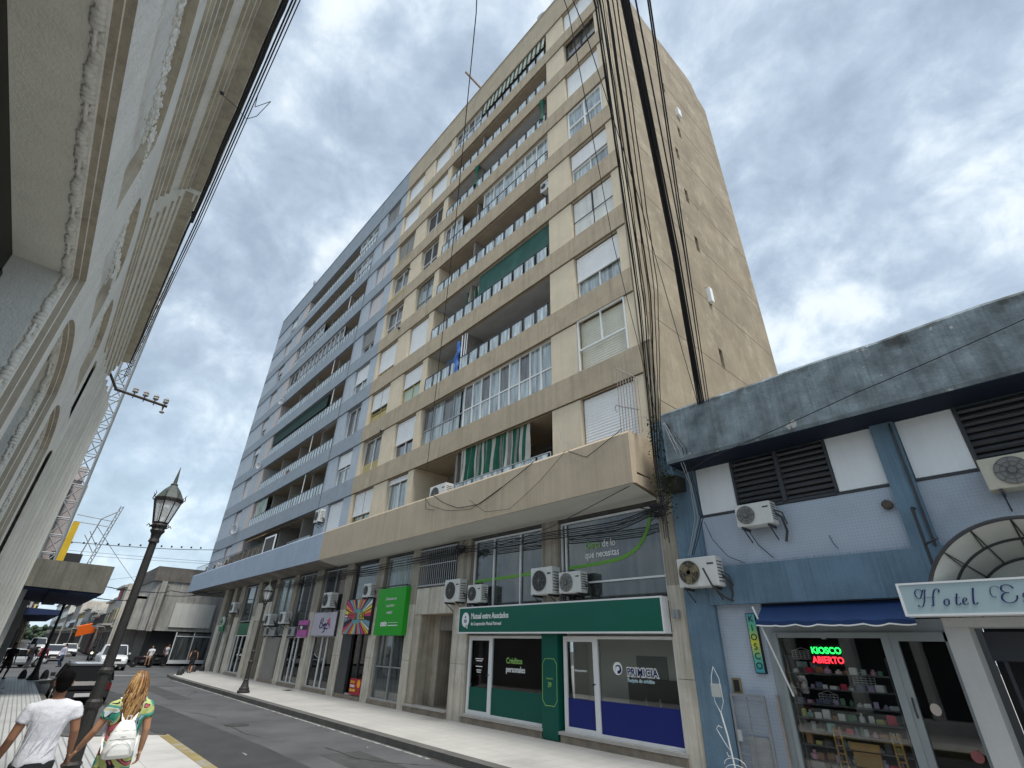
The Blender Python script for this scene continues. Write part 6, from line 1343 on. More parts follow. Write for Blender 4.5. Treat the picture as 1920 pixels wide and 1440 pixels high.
cable('thin wire slanting across the upper edge of the beige block', [(-4.35,9.25,6.5),(-3.0,5.5,8.9),(-2.1,3.0,9.6),(-1.4,.5,9.9)], .007, .002)
cable('thin wire hanging down straight in front of the tall side wall', [(-5.3,9.3,5.6),(-3.6,5.5,8.1),(-1.95,2.5,8.9),(-.9,-.6,9.8)], .006, .003)
cable('long lone cable crossing the beige balconies from the terrace to the sky', [(-16.28,9.9,7.97),(-8.35,5.1,12.2),(-4.2,2.5,12.6),(0.2,-.7,13.0)], .011, .008)
cable('thin reddish wire in the upper right corner of the sky', [(1.62,4.6,6.55),(1.05,4.0,6.72),(.7,3.4,6.8)][::-1]+[(2.4,6.2,6.3)], .006, .0, m=mat('reddish_wire',(.10,.04,.05),.6))
cable('cable slung diagonally across the blotched blue parapet', [(1.9,9.18,6.3),(.7,9.18,6.08),(-1.58,9.18,5.70),(-4.29,9.18,5.23),(-5.2,9.3,5.0)], .008, .006)
for i,(yo,z,r,x1) in enumerate([(-.28,11.75,.03,-12.5),(-.2,11.9,.014,-45),(-.15,11.6,.012,-45),(-.10,11.95,.009,-45),(-.33,12.0,.022,-24)]):
    cable('black cable slung along the outer edge of the white cornice, %s' % ['thickest','second','third','fourth','sagging one'][i], [(1.7,yo*.415,1.75+.415*(z-1.45)),(-2.1,yo*.415-.01,1.75+.415*(z-1.7)),(-5.4,yo*.415-.02,1.75+.415*(z-1.8)),(max(-10.5,x1*.415),(yo-(.25 if x1 < -30 else .1))*.415,1.75+.415*(z-1.85))], r*.5, .002, wob=.004 if i in (0,4) else 0, seed=i)
cable('loose loop of thin wire hanging below the cornice edge', [(-3.82,-.31,6.17),(-3.78,-.19,6.09),(-3.73,-.06,5.96),(-3.57,.0,5.88),(-3.44,.05,6.0),(-3.53,.04,6.09),(-3.61,-.04,6.02),(-3.53,-.06,6.13)], .003, .01)
gst = 'overhead wires crossing the far street'
cable('overhead wire with small clamps crossing the far street above the lamp', [(-44,-1,7.1),(-44,2.6,7.22),(-44,6.4,7.47),(-44,9.2,7.8)], .022, .004)
b = MB(cabm)
for k in range(14): b.box(-44.03,-43.97,-.2+k*.62,-.1+k*.62,7.0+.055*k,7.12+.055*k)
b.build('cable_clamps', origin=(-44,2,7), label='row of small clamps strung on the wire over the far street', cat='clamps')
for i,(za,zb2) in enumerate(((6.6,6.9),(6.35,6.75))): cable('%s thin overhead wire below the clamped one over the far street' % ('upper','lower')[i], [(-44,-1,za),(-44,9,zb2)], .010, .004, group='thin wires below the clamped one')
cable('twisted cable from the concrete canopy to the grey corner building', [(-40,1.5,4.55),(-47,6.4,4.7),(-52.8,8.3,5.3),(-47,9.2,4.9),(-42,9.8,4.75)], .028, .012, wob=.02)
cable('lower cable sagging from the canopy towards the bay of the corner building', [(-41,2,3.9),(-54,6.3,4.5)], .03, .012)
cable('cable between the grey corner building and the blue terrace corner', [(-53,8.0,4.9),(-47.5,9.3,4.75),(-41.5,9.6,4.72)], .026, .01)
cable('slanting wire from the mast to the roofs of the far street', [(-34.5,1.1,6.9),(-60,6.4,6.2)], .014, .002); cable('crossing wire from the far roofs to the corner building', [(-90,-.2,7.5),(-54,7,6.6)], .012, .006)
# tangled cables under the terrace
for i in range(5):
    z = 4.64-.045*i; cable('black cable in the tangle under the terrace, %s from the top' % ['first','second','third','fourth','fifth','sixth','lowest'][i], [(-5.75,9.55,4.6-.03*i),(-6.9,9.62,4.45-.05*i),(-9.3,9.7,z-.12),(-13.2,9.75,z-.05),(-17.5,9.8,z-.1+.04*(i%2)),(-23,9.8,z-.06),(-31,9.8,z-.1)], .010 if i % 2 else .016, .006, group='tangled cables under the terrace', wob=.006, seed=30+i)
cable('cable rising from the tangle to the terrace corner', [(-12.0,9.75,4.35),(-9.0,9.4,4.55),(-6.1,9.1,5.05)], .009, .002)
for i,(x,z) in enumerate(((-5.9,4.55),(-13.2,4.5),(-26.5,4.35))):
    b = MB(cabm); rr = random.Random(i); P = [(x+rr.gauss(0,.2),9.66+rr.gauss(0,.06),z+rr.gauss(0,.12)) for _ in range(46)]; b.tube(P,.009,4)
    b.tube([(x-.15,9.6,z+.1),(x+.2,9.62,z+.02)],.045,6); b.build('cable_tangle', origin=(x,9.66,z), label=['knot of black cables under the terrace by the blue corner','knot of black cables under the terrace at the barred window','knot of black cables under the blue part of the terrace'][i], cat='cables')
cable('black cable draped down the beige terrace front', [(-9.18,8.97,6.3),(-10.06,8.95,5.97),(-11.48,8.95,5.53),(-12.6,8.95,5.6),(-13.5,8.95,5.95),(-14.1,8.95,6.3)], .012, .01)
cable('second thin wire draped from the terrace air conditioner', [(-10.5,8.96,5.85),(-11.9,8.95,5.45),(-13.2,8.95,5.62),(-14.3,8.96,6.0),(-14.6,8.96,6.3),(-14.5,8.96,5.9),(-13.9,8.95,5.75)], .008, .01)
cable('thin wire hooked in a V on the beige terrace front', [(-8.0,8.97,6.3),(-8.9,8.95,5.7),(-10.1,8.95,5.15),(-11.2,8.95,5.25),(-12.0,8.95,5.75)], .006, .01)
cable('wire lying along the top of the terrace at the cage', [(-7.9,8.98,6.29),(-7.28,8.95,5.95),(-6.6,8.95,6.2),(-6.2,9.0,6.4)], .010, .01)
for i in range(4): cable('%s cable dropping in a tangle down the blue corner' % ['left pale grey','right pale grey','left black','right black'][i], [(-5.2+.03*i,9.2,6.3),(-5.0+.08*i,9.2,5.6),(-4.95+.03*i,9.5,4.9),(-5.0+.06*i,9.6,4.2),(-5.3+.04*i,9.65,3.5)], .008, .01, m=cabg if i < 2 else cabm, group='cables dropping down the blue corner', wob=.005, seed=60+i)
cable('black cable drooping under the air conditioner with brass blades', [(-4.9,9.4,3.2),(-4.82,9.5,2.9),(-4.75,9.8,2.7),(-4.6,9.95,2.62)], .02, .02, m=mat('insulated_pipe',(0,0,0)))
cable('loose wire hanging down the mosaic wall left of the louvres', [(-5.0,9.96,4.2),(-4.85,9.9,3.8),(-4.6,9.9,3.45),(-4.3,9.93,3.3)], .006, .01); cable('wire hanging from the weathered air conditioner to the ledge', [(-4.12,9.9,3.95),(-3.98,9.95,3.6),(-3.75,9.93,3.34)], .008, .01); cable('short loose wire above the ledge of the mosaic wall', [(-2.75,9.97,3.62),(-2.72,9.95,3.5),(-2.66,9.94,3.38)], .006, .01)
# weeds and grime in the corner between the blocks
wd = MB(mat('weed_leaf',(.045,.060,.022),.8,.4,9)); rr = random.Random(4)
for k in range(900):
    x = -5.52+rr.gauss(0,.13); y = 9.42+rr.gauss(0,.09); z = 5.0+rr.gauss(0,.33) if k < 480 else 6.1+rr.gauss(0,.3); s = rr.uniform(.02,.055); a = rr.uniform(0,6.28); t = rr.uniform(-1,1)
    wd.poly([(x,y,z),(x+s*math.cos(a),y+s*math.sin(a)*.6,z+s*t),(x+s*math.cos(a)*1.5,y+s*math.sin(a),z+s*t*.4-s*.3),(x+s*.4*math.cos(a+1),y+s*.5*math.sin(a+1),z-s*.6)])
wd.build('weeds', origin=(-5.5,9.4,5), label='straggling weeds growing in the corner between the beige terrace and blue parapet', cat='weeds', kind='stuff')
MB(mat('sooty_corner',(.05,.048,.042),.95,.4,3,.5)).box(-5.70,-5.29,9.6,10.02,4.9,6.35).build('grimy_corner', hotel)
# iron cage over the right-hand end window of the terrace, wall stain fittings
cg_ = root('iron_cage', (-6.2,9.3,6.33), 'rusty open iron bars standing at the right end of the beige terrace', 'grille'); b = MB(mat('rusty_bars',(.30,.25,.22),.7,.3,6))
for k in range(8): t = k/7; b.tube([(-6.42+.6*t,9.3,6.3),(-6.40+.6*t,9.3,8.35-.6*t)],.011,5)
b.tube([(-6.42,9.3,8.3),(-5.8,9.3,7.75)],.012,5).tube([(-6.45,9.3,7.2),(-5.85,9.3,6.9)],.012,5).tube([(-6.42,9.3,7.2),(-6.5,9.3,7.25),(-6.55,9.3,7.15),(-6.5,9.3,7.05)],.01,5); b.build('bars', cg_)
sp2 = root('wall_speaker', (-8.9,9.9,6.5), 'dark round siren fixed low on the cream panel by the terrace', 'siren'); b = MB(alu_d); b.lathe([(.10,-.02),(.13,-.08),(.13,-.14),(.06,-.16)],(-8.75,9.98,6.62),12,'y'); b.build('horn', sp2)
cable('white hose hanging in a loop on the cream panel', [(-9.0,9.9,7.6),(-8.95,9.88,7.2),(-8.6,9.88,6.95),(-8.45,9.88,6.7),(-8.6,9.88,6.45)], .010, .05, m=cabg)
# satellite dishes, roof pole, small dark lamps
def dish(loc, rz, s, label):
    o = root('satellite_dish', loc, label, 'satellite dish', 'satellite dishes', local=True, rz=rz); b = MB(mat('dish_grey',(.42,.43,.45),.5,.05,3)); b.smooth = True
    b.lathe([(.01*s,.0),(.2*s,.02*s),(.38*s,.08*s),(.5*s,.16*s),(.5*s,.18*s),(.38*s,.10*s),(.01*s,.02*s)],(0,0,.55*s),18,'y'); b.build('reflector', o)
    b = MB(steel); b.tube([(0,.05,0),(0,.05,.55*s)],.03*s,5).tube([(0,0,.2*s),(0,-.42*s,.6*s)],.015*s,4); b.box(-.04*s,.04*s,-.47*s,-.40*s,.56*s,.66*s); b.build('mount', o); return o
dish((-9.75,10.25,32.9),R(200),.75,'grey satellite dish on the parapet at the top of the beige block'); dish((-41.5,10.1,32.7),R(150),.9,'satellite dish on the far end of the blue-grey parapet'); dish((-43.6,9.75,8.9),R(200),.8,'small satellite dish on the lower far corner of the blue-grey block')
dish((-42.0,9.8,13.9),R(210),.6,'small satellite dish by the pale panel, two floors above the terrace'); dish((-40.5,9.75,19.2),R(210),.6,'small satellite dish at the left end of a blue-grey mid-height balcony')
b = MB(mat('weathered_wood',(.30,.25,.20),.8,.2,6)); b.obox((-15.05,9.35,32.95),.10,1.35,.12,Matrix.Rotation(R(-12),3,'X')); b.build('roof_beam', origin=(-15,9.4,32.9), label='wooden beam jutting out over the beige parapet into the sky', cat='beam')
for i,(x,z) in enumerate(((-20.9,16.95+.3),(-20.95,11.9-1.2+.35),(-20.9,21.6))): MB(alu_d).lathe([(.05,0),(.09,-.06),(.07,-.14),(.02,-.16)],(x,9.97,z),8,'y').build('wall_lamp', origin=(x,9.97,z), label='little round black lamp on the beige block beside a left-hand window, %s' % ('middle one','lowest one','highest one')[i], cat='lamp')
# plants on the blue balconies
def bush(x, y, z, r_, n, label, c=(.05,.085,.035)):
    o = root('balcony_plant', (x,y,z), label, 'plant'); l = MB(mat('plant_%d' % round(x*10), c, .75, .4, 7)); rr = random.Random(int(abs(x)*10))
    for k in range(n):
        a, e = rr.uniform(0,6.28), abs(rr.gauss(0,1))*r_*.6; px_, py_, pz_ = x+math.cos(a)*e, y+math.sin(a)*e*.5, z+rr.uniform(.1,1)*r_*2; s = rr.uniform(.04,.10)
        l.poly([(px_,py_,pz_),(px_+s*rr.uniform(-1,1),py_+s*.4,pz_+s*rr.uniform(-.5,1)),(px_+s*rr.uniform(-1,1),py_-s*.4,pz_+s*rr.uniform(-1,.6))])
    l.build('leaves', o); MB(mat('terracotta',(.25,.10,.05),.8)).lathe([(.1,0),(.14,.2)],(x,y,z),10).build('pot', o)
bush(-32.2,10.2,9.15,.45,500,'leafy plant hanging on the blue balcony one floor above the terrace',(.10,.13,.06)); bush(-33.5,9.4,6.0,.55,600,'bushy dark plant behind the blue terrace railing'); bush(-40.5,9.15,6.3,.22,200,'small yellowing plant on the far blue terrace',(.16,.14,.05)); bush(-34.6,10.0,11.9,.18,120,'tiny plant hanging over a blue balcony edge')
# ================================================================ vehicles
tyre = mat('tyre',(.018,.018,.018),.9); rim = mat('wheel_rim',(.30,.31,.32),.4,.1,8,metal=.6); carglass = glass('car_glass',(.015,.018,.02),.02,.1,.3); headl = mat('headlight',(.55,.57,.58),.15,spec=.8); bumper = mat('black_plastic',(.022,.022,.024),.6); redl = mat('tail_light',(.10,.008,.008),.4)
def make_car(name, loc, rz, label, paint, L=3.7, Wd=1.5, H=1.25, kind='sedan', cat='car', group=None):
    o = root(name, loc, label, cat, group, rz=rz, local=True); h2, w2 = L/2, Wd/2; gz = .20; bz = H*.60
    def ring(y, wb, zt, zlow, crown=.04):
        return [(-wb*.92,y,zlow),(-wb,y,zlow+.12),(-wb,y,zt-.16),(-wb*.97,y,zt-.05),(-wb*.86,y,zt),(-wb*.4,y,zt+crown),(wb*.4,y,zt+crown),(wb*.86,y,zt),(wb*.97,y,zt-.05),(wb,y,zt-.16),(wb,y,zlow+.12),(wb*.92,y,zlow)]
    b = MB(paint); b.smooth = False
    hood = bz-.03 if kind != 'pickup' else bz
    st = [(-h2,w2*.84,bz*.80,gz+.12,.0),(-h2+.07,w2*.95,bz*.95,gz+.05,.01),(-h2+.4,w2,bz,gz,.02),(0,w2,bz+.01,gz,.0),(h2*.36,w2,bz,gz,.02),(h2*.62,w2*.99,hood-.03,gz,.03),(h2-.22,w2*.95,hood-.12,gz,.03),(h2-.05,w2*.88,hood-.22,gz+.06,.01),(h2,w2*.80,hood-.30,gz+.12,.0)]
    b.loft([ring(*s) for s in st]); body = b.build('body', o, bevel=.012)
    # cabin
    if kind == 'pickup': c0, c1, r0, r1 = -h2*.10, h2*.52, h2*.02, h2*.30
    elif kind == 'suv': c0, c1, r0, r1 = -h2+.06, h2*.45, -h2+.13, h2*.12
    else: c0, c1, r0, r1 = -h2*.78, h2*.46, -h2*.42, h2*.10
    wr = w2*.78; g = MB(carglass)
    def cr(y0_, w_, z_): return [(-w_,y0_,z_),(w_,y0_,z_)]
    base = [(-w2*.93,c0,bz-.01),(w2*.93,c0,bz-.01),(w2*.93,c1,bz-.01),(-w2*.93,c1,bz-.01)]; roofp = [(-wr,r0,H-.05),(wr,r0,H-.05),(wr,r1,H-.05),(-wr,r1,H-.05)]
    g.mats = [mat('tinted_car_glass',(.010,.011,.012),.45,spec=.12)] if kind == 'suv' and paint is black_p else g.mats; g.loft([base, roofp], True); g.build('cabin_glass', o)
    p = MB(paint); p.loft([[(-wr-.01,r0-.02,H-.055),(wr+.01,r0-.02,H-.055),(wr+.01,r1+.02,H-.055),(-wr-.01,r1+.02,H-.055)],[(-wr*.97,r0+.02,H-.015),(wr*.97,r0+.02,H-.015),(wr*.97,r1-.03,H-.015),(-wr*.97,r1-.03,H-.015)],[(-wr*.8,r0+.1,H),(wr*.8,r0+.1,H),(wr*.8,r1-.12,H),(-wr*.8,r1-.12,H)]])
    for sx in (-1,1):
        for (yb,yr) in ((c0,r0),(c1,r1),((c0+c1)/2-.05,(r0+r1)/2)): p.tube([(sx*w2*.935,yb,bz-.01),(sx*(wr+.005),yr,H-.04)],.028,4)
    p.build('roof', o)
    for sx in (-1,1):
        for y in (-h2*.60,h2*.62):
            b = MB(tyre).lathe([(.27,-.09),(.29,-.06),(.29,.06),(.27,.09)],(sx*(w2-.08),y,.29),18,'x'); w_ = b.build('wheel', o); MB(rim).lathe([(.05,-.10),(.17,-.10),(.175,.10),(.05,.10)],(sx*(w2-.08),y,.29),12,'x').build('rim', w_)
        MB(headl).box(sx*w2*.5,sx*w2*.86,h2-.16,h2-.035,bz-.36,bz-.22).build('headlight', o); MB(redl).box(sx*w2*.70,sx*w2*.94,-h2-.01,-h2+.08,bz-.28,bz-.08).build('tail_light', o)
        m_ = MB(paint if kind != 'suv' else bumper).box(sx*w2,sx*(w2+.13),c1-.28,c1-.16,bz+.02,bz+.13); m_.build('wing_mirror', o)
    b = MB(bumper).box(-w2*.9,w2*.9,h2-.10,h2+.05,gz+.02,gz+.20).box(-w2*.9,w2*.9,-h2-.05,-h2+.1,gz+.02,gz+.20); b.box(-w2*.45,w2*.45,h2-.05,h2+.012,bz-.35,bz-.22); b.build('bumper', o)
    MB(mat('number_plate',(.5,.5,.5),.5)).box(-.2,.2,h2+.05,h2+.06,gz+.05,gz+.15).box(-.2,.2,-h2-.06,-h2-.05,gz+.05,gz+.15).build('number_plate', o)
    if kind == 'pickup':
        b = MB(bumper).box(-w2*.88,w2*.88,-h2+.15,c0-.05,bz-.05,bz+.02); b.build('load_bed', o)
    if kind == 'suv':
        b = MB(mat('chrome_rail',(.45,.47,.48),.25,metal=.7))
        for sx in (-1,1): b.tube([(sx*wr*.9,r0+.05,H+.01),(sx*wr*.9,r0+.1,H+.05),(sx*wr*.9,r1-.2,H+.05),(sx*wr*.9,r1-.1,H+.01)],.018,5)
        b.build('roof_rail', o); MB(mat('painted_roof_sheen',(.42,.45,.48),.2,.1,3,spec=.8)).box(-wr*.7,wr*.7,r0+.12,r1-.2,H+.001,H+.006).build('sheen_panel', o)  # pale roof panel: the sky's reflection put into its colour
    return o
pw = lambda n,c: mat('car_paint_'+n,c,.22,.03,2,spec=.6)
white_p = pw('white',(.60,.62,.63)); silver_p = pw('silver',(.45,.47,.49)); black_p = mat('car_paint_gloss_black',(.008,.008,.009),.3,.03,2,spec=.25)
make_car('parked_car', (-25.0,2.15,RD), R(90), 'black parked hatchback with a pale sheen painted on its roof, behind the walking couple', black_p, 3.6, 1.5, 1.17, 'suv')
make_car('pickup_truck', (-47.2,5.25,RD), R(-90), 'white pickup truck facing the camera at the crossing', white_p, 4.2, 1.55, 1.5, 'pickup', 'pickup truck')
make_car('car', (-63.2,2.75,RD), R(-90), 'white car facing the camera, nearer of the two in the far street', white_p, 3.6, 1.5, 1.25)
make_car('car', (-77,4.45,RD), R(-90), 'white car facing the camera, farther of the two in the far street', white_p, 3.6, 1.5, 1.2)
make_car('car', (-50.2,.2,RD), R(35), 'silver-white car turning at the left of the crossing behind the walkers', silver_p, 3.6, 1.45, 1.12)
make_car('car', (-56,-1.8,RD), R(60), 'white car at the far left edge of the crossing', white_p, 3.6, 1.45, 1.2)
make_car('van', (-84,1.9,RD), R(-90), 'small white van parked far off on the left of the street', white_p, 3.9, 1.5, 1.65, 'suv', 'van')
make_car('car', (-93,2.0,RD), R(-90), 'distant pale car parked behind the small white van', silver_p, 3.6, 1.5, 1.2)
def make_moto(loc, rz, label, paint, light=True):
    o = root('motorcycle', loc, label, 'motorcycle', rz=rz, local=True)
    for y in (-.52,.52):
        w_ = MB(tyre); w_.smooth = True; w_.lathe([(.20,-.04),(.26,-.045),(.275,0),(.26,.045),(.20,.04)],(0,y,.27),20,'x'); w = w_.build('wheel', o); MB(rim).lathe([(.03,-.05),(.05,-.03),(.05,.03),(.03,.05)],(0,y,.27),8,'x').build('rim', w)
    b = MB(paint); b.smooth = True; b.tube([(0,-.62,.62),(0,-.3,.62),(0,.05,.66),(0,.25,.68)],[.06,.10,.12,.08],8); b.ball((0,.14,.68),.10,.18,.10); b.build('body', o)
    b = MB(bumper); b.tube([(0,.52,.27),(0,.36,.75),(0,.30,.92)],.03,5).tube([(-.28,.24,.92),(0,.32,.90),(.28,.24,.92)],.018,5).tube([(0,-.52,.27),(0,-.1,.38),(0,.2,.36),(0,.34,.7)],.04,5).box(-.13,.13,-.55,.02,.66,.73).ball((0,.02,.36),.14,.2,.14); b.build('frame', o)
    MB(headl if not light else mat('lit_headlight',(.95,.85,.55),.3,emit=1.5)).ball((0,.42,.80),.075,.05,.075).build('headlight', o); return o
make_moto((-55.2,4.75,RD), R(-95), 'motorcycle with its headlight on, left of the white pickup', pw('grey',(.10,.10,.11)))
make_moto((-49.8,7.5,RD), R(-25), 'motorcycle parked at the corner, beside the seated man', pw('redblack',(.06,.02,.02)), False); make_moto((-50.1,8.5,G), R(-160), 'second motorcycle parked closer to the dark corner opening', pw('black',(0,0,0)), False)
# ================================================================ people
skinm = mat('skin_tan',(.34,.17,.10),.55,.10,6,spec=.35); skinb = mat('skin_light_tan',(.42,.22,.13),.55,.10,6,spec=.35); skind = mat('skin_dark_shade',(.16,.085,.055),.6)
hairk = mat('hair_black',(.006,.005,.005),.75,.3,20,bump=.5,bs=160,spec=.08)
def fuse(mb, name, parent, voxel, smooth=2, m=None, label=None):
    """join overlapping forms into one continuous smooth skin"""
    me = bpy.data.meshes.new('tmp'); me.from_pydata(mb.v, [], mb.f); ob = bpy.data.objects.new('tmp', me); col.objects.link(ob)
    a = ob.modifiers.new('r','REMESH'); a.mode = 'VOXEL'; a.voxel_size = voxel; a.use_smooth_shade = True
    s = ob.modifiers.new('s','SMOOTH'); s.iterations = smooth; s.factor = .5
    bpy.context.view_layer.update(); nm = bpy.data.meshes.new_from_object(ob.evaluated_get(bpy.context.evaluated_depsgraph_get()))
    bpy.data.objects.remove(ob); bpy.data.meshes.remove(me); nm.name = name
    nm.materials.clear(); nm.materials.append(m or mb.mats[0])
    for p in nm.polygons: p.use_smooth = True; p.material_index = 0
    o = bpy.data.objects.new(name, nm); col.objects.link(o); KEEP.append(o); ORG[o.name] = (0,0,0)
    if parent is not None: o.parent = parent
    if label: o['label'] = label
    return o
def ell(z, rx, ry, y=0, n=16, x=0, p=2.3):
    out = []
    for k in range(n):
        a = 2*math.pi*k/n; c, s = math.cos(a), math.sin(a); out.append((x+rx*math.copysign(abs(c)**(2/p),c), y+ry*math.copysign(abs(s)**(2/p),s), z))
    return out
def torso(b, h, f=1.0, z0=.50, z1=.84, hipw=.088, neck=True, back=0):
    T = [(.47,hipw*.96,.062),(.52,hipw,.068),(.57,hipw*.93,.062),(.62,hipw*.86,.056),(.68,hipw*.94,.060),(.73,.100,.064),(.77,.112,.060),(.80,.116,.052),(.822,.085,.042),(.838,.045,.034)]
    R_ = [ell(z*h, rx*h*f, ry*h*f, 0) for z,rx,ry in T if z0-.001 <= z <= z1+.001]
    b.loft(R_)
def hand(b, h, w, d, side, curl=.5):
    """palm with four bent fingers and a thumb; w wrist, d direction of the forearm"""
    d = d.normalized(); sidev = Vector((0,1,0)); sidev = (sidev-d*sidev.dot(d)).normalized(); inw = d.cross(sidev)*(1 if side > 0 else -1)
    s = h/1.72*1.0
    pc = w+d*.045*s; b.obox(pc, .028*s, .078*s, .085*s, Matrix((inw, sidev, d)).transposed())
    ln = (.070,.080,.074,.058)
    for k in range(4):
        base = w+d*.085*s+sidev*(.029-.0195*k)*s; l = ln[k]*s; c = curl*(1+.15*k)
        p1 = base+(d*math.cos(c*.5)+inw*math.sin(c*.5))*l*.45; p2 = p1+(d*math.cos(c*1.2)+inw*math.sin(c*1.2))*l*.33; p3 = p2+(d*math.cos(c*1.8)+inw*math.sin(c*1.8))*l*.25
        b.tube([base-d*.01,base,p1,p2,p3],[.0085*s,.0085*s,.0082*s,.0075*s,.006*s],7)
    tb = w+d*.03*s+sidev*.034*s; t1 = tb+(d*.6+sidev*.75+inw*.25).normalized()*.034*s; t2 = t1+(d*.9+sidev*.3+inw*.35).normalized()*.028*s
    b.tube([w+d*.02*s+sidev*.02*s,tb,t1,t2],[.012*s,.0115*s,.010*s,.008*s],7)
def person(loc, rz, h, label, skin, arms, legs, top=None, topm=None, sleeve=.5, bottom='trousers', botm=None, hair=hairk, voxel=.02, detail=False, hipw=.088, group=None, lean=0, shoes=bumper, tophem=.50):
    o = root('person', loc, label, 'person', group, rz=rz, local=True); V = lambda p: Vector(p)*h
    b = MB(skin); torso(b, h, .94, hipw=hipw)
    b.tube([V((0,-.004,.80)),V((0,-.004,.845)),V((0,.004,.885))],[.036*h,.031*h,.034*h],12)
    b.ball(V((0,.0,.935)), .044*h,.054*h,.060*h,16,12); b.ball(V((0,.022,.898)), .031*h,.034*h,.030*h,12,8)
    if detail:
        for s_ in (-1,1): b.ball(V((s_*.046,-.002,.925)), .007*h,.014*h,.019*h,8,6)
        b.ball(V((0,.058,.922)), .008*h,.014*h,.014*h,8,6); b.ball(V((0,.05,.900)), .014*h,.008*h,.006*h,8,6)
    ps = []
    for s_, (sh,el,wr) in zip((-1,1), arms):
        b.tube([V(sh),V(sh)*.55+V(el)*.45,V(el),V(el)*.6+V(wr)*.4,V(wr)],[.030*h,.029*h,.024*h,.023*h,.0155*h],10)
        b.ball(V(sh)*.98,.031*h,.031*h,.031*h,10,8); d = V(wr)-V(el)
        if detail: hand(b, h, V(wr), d, -s_, .7)
        else: b.ball(V(wr)+d.normalized()*.04*h,.018*h,.024*h,.045*h,8,6)
    for s_, (hp,kn,an,toe) in zip((-1,1), legs):
        b.tube([V(hp),V(hp)*.5+V(kn)*.5,V(kn),V(kn)*.6+V(an)*.4,V(an)],[.055*h,.047*h,.034*h,.033*h,.020*h],12)
        a = V(an); t = V(toe); b.tube([a+Vector((0,-.02*h,-.012*h)),a*.5+t*.5,t],[.024*h,.024*h,.016*h],8)
    fuse(b,'body',o,voxel if not detail else .0075,2,skin)
    if detail:
        e_ = MB(dark)
        for s_ in (-1,1): e_.ball(V((s_*.018,.051,.938)), .006*h,.004*h,.004*h,8,6)
        e_.build('eyes', o)
    if topm:
        c = MB(topm); torso(c, h, 1.10, z0=tophem-.03, z1=.84, hipw=hipw*1.04)
        for s_, (sh,el,wr) in zip((-1,1), arms):
            if sleeve > 0: e2 = V(sh).lerp(V(el), sleeve*1.25) if sleeve <= .8 else V(wr); c.tube([V(sh)*.98,V(sh).lerp(e2,.5),e2],[.040*h,.038*h,.037*h],12); c.ball(V(sh)*.98,.042*h,.042*h,.042*h,10,8)
        fuse(c, top or 'shirt', o, voxel if not detail else .012, 3, topm)
    if botm:
        c = MB(botm)
        if bottom == 'dress' or bottom == 'skirt':
            c.loft([ell(z*h,rx*h,ry*h) for z,rx,ry in ((.60,hipw*1.0,.068),(.54,hipw*1.13,.080),(.46,hipw*1.2,.086),(.36,hipw*1.25,.09),(.29,hipw*1.3,.095))])
        else:
            c.loft([ell(z*h,rx*h,ry*h) for z,rx,ry in ((.56,hipw*.98,.066),(.52,hipw*1.06,.074),(.47,hipw*1.06,.074),(.44,hipw*.98,.07))]); cut = .55 if bottom == 'shorts' else .97
            for s_, (hp,kn,an,toe) in zip((-1,1), legs):
                pts = [V(hp),V(kn)] + ([] if bottom == 'shorts' else [V(an)]); c.tube([V(hp),V(hp)*.4+V(kn)*.6,V(kn)*.98+V(hp)*.02] if bottom == 'shorts' else [V(hp),V(kn),V(an)],[.064*h,.056*h,.050*h] if bottom == 'shorts' else [.063*h,.044*h,.036*h],12)
        fuse(c, {'dress':'dress','skirt':'skirt','shorts':'shorts'}.get(bottom,'trousers'), o, voxel if not detail else .012, 3, botm)
    if hair and not (detail and hair is not hairk):
        c = MB(hair); c.smooth = True; c.ball(V((0,-.009,.947)), .049*h,.057*h,.058*h,18,12); c.ball(V((0,-.03,.915)), .042*h,.034*h,.045*h,14,10)
        (fuse(c,'hair',o,.010 if detail else .02,2,hair))
    for s_, (hp,kn,an,toe) in zip((-1,1), legs):
        a = V(an); t = V(toe); MB(shoes).tube([a+Vector((0,-.035*h,-.022*h)),a*.5+t*.5+Vector((0,0,-.008*h)),t+Vector((0,.01*h,-.004*h))],[.026*h,.028*h,.018*h],8).build('shoe', o)
    return o
def std_arms(sw=.02): return [((-.118,0,.80),(-.148,-sw,.63),(-.158,-sw+.03,.485)),((.118,0,.80),(.148,sw,.63),(.158,sw+.04,.485))]
def std_legs(st=.04): return [((-.047,0,.51),(-.050,st,.285),(-.048,-.01+st*.3,.045),(-.055,.085+st*.3,.02)),((.047,0,.51),(.050,-st*.3,.285),(.048,-st*1.6,.05),(.055,.075-st*1.6,.022))]
tee = mat('white_tshirt',(.80,.80,.84),.9,.05,5,0,None,.5,16)
man = person((-7.35,.50,G), R(90), 1.56, 'man in a white T-shirt, seen from behind, holding hands', skinm,
    [((-.110,0,.795),(-.148,-.01,.635),(-.180,.05,.51)),((.110,0,.795),(.150,.00,.66),(.172,.06,.535))], std_legs(.06), 't_shirt', tee, .42, 'shorts', mat('dark_shorts',(.03,.03,.035),.9,.2,6), detail=True)
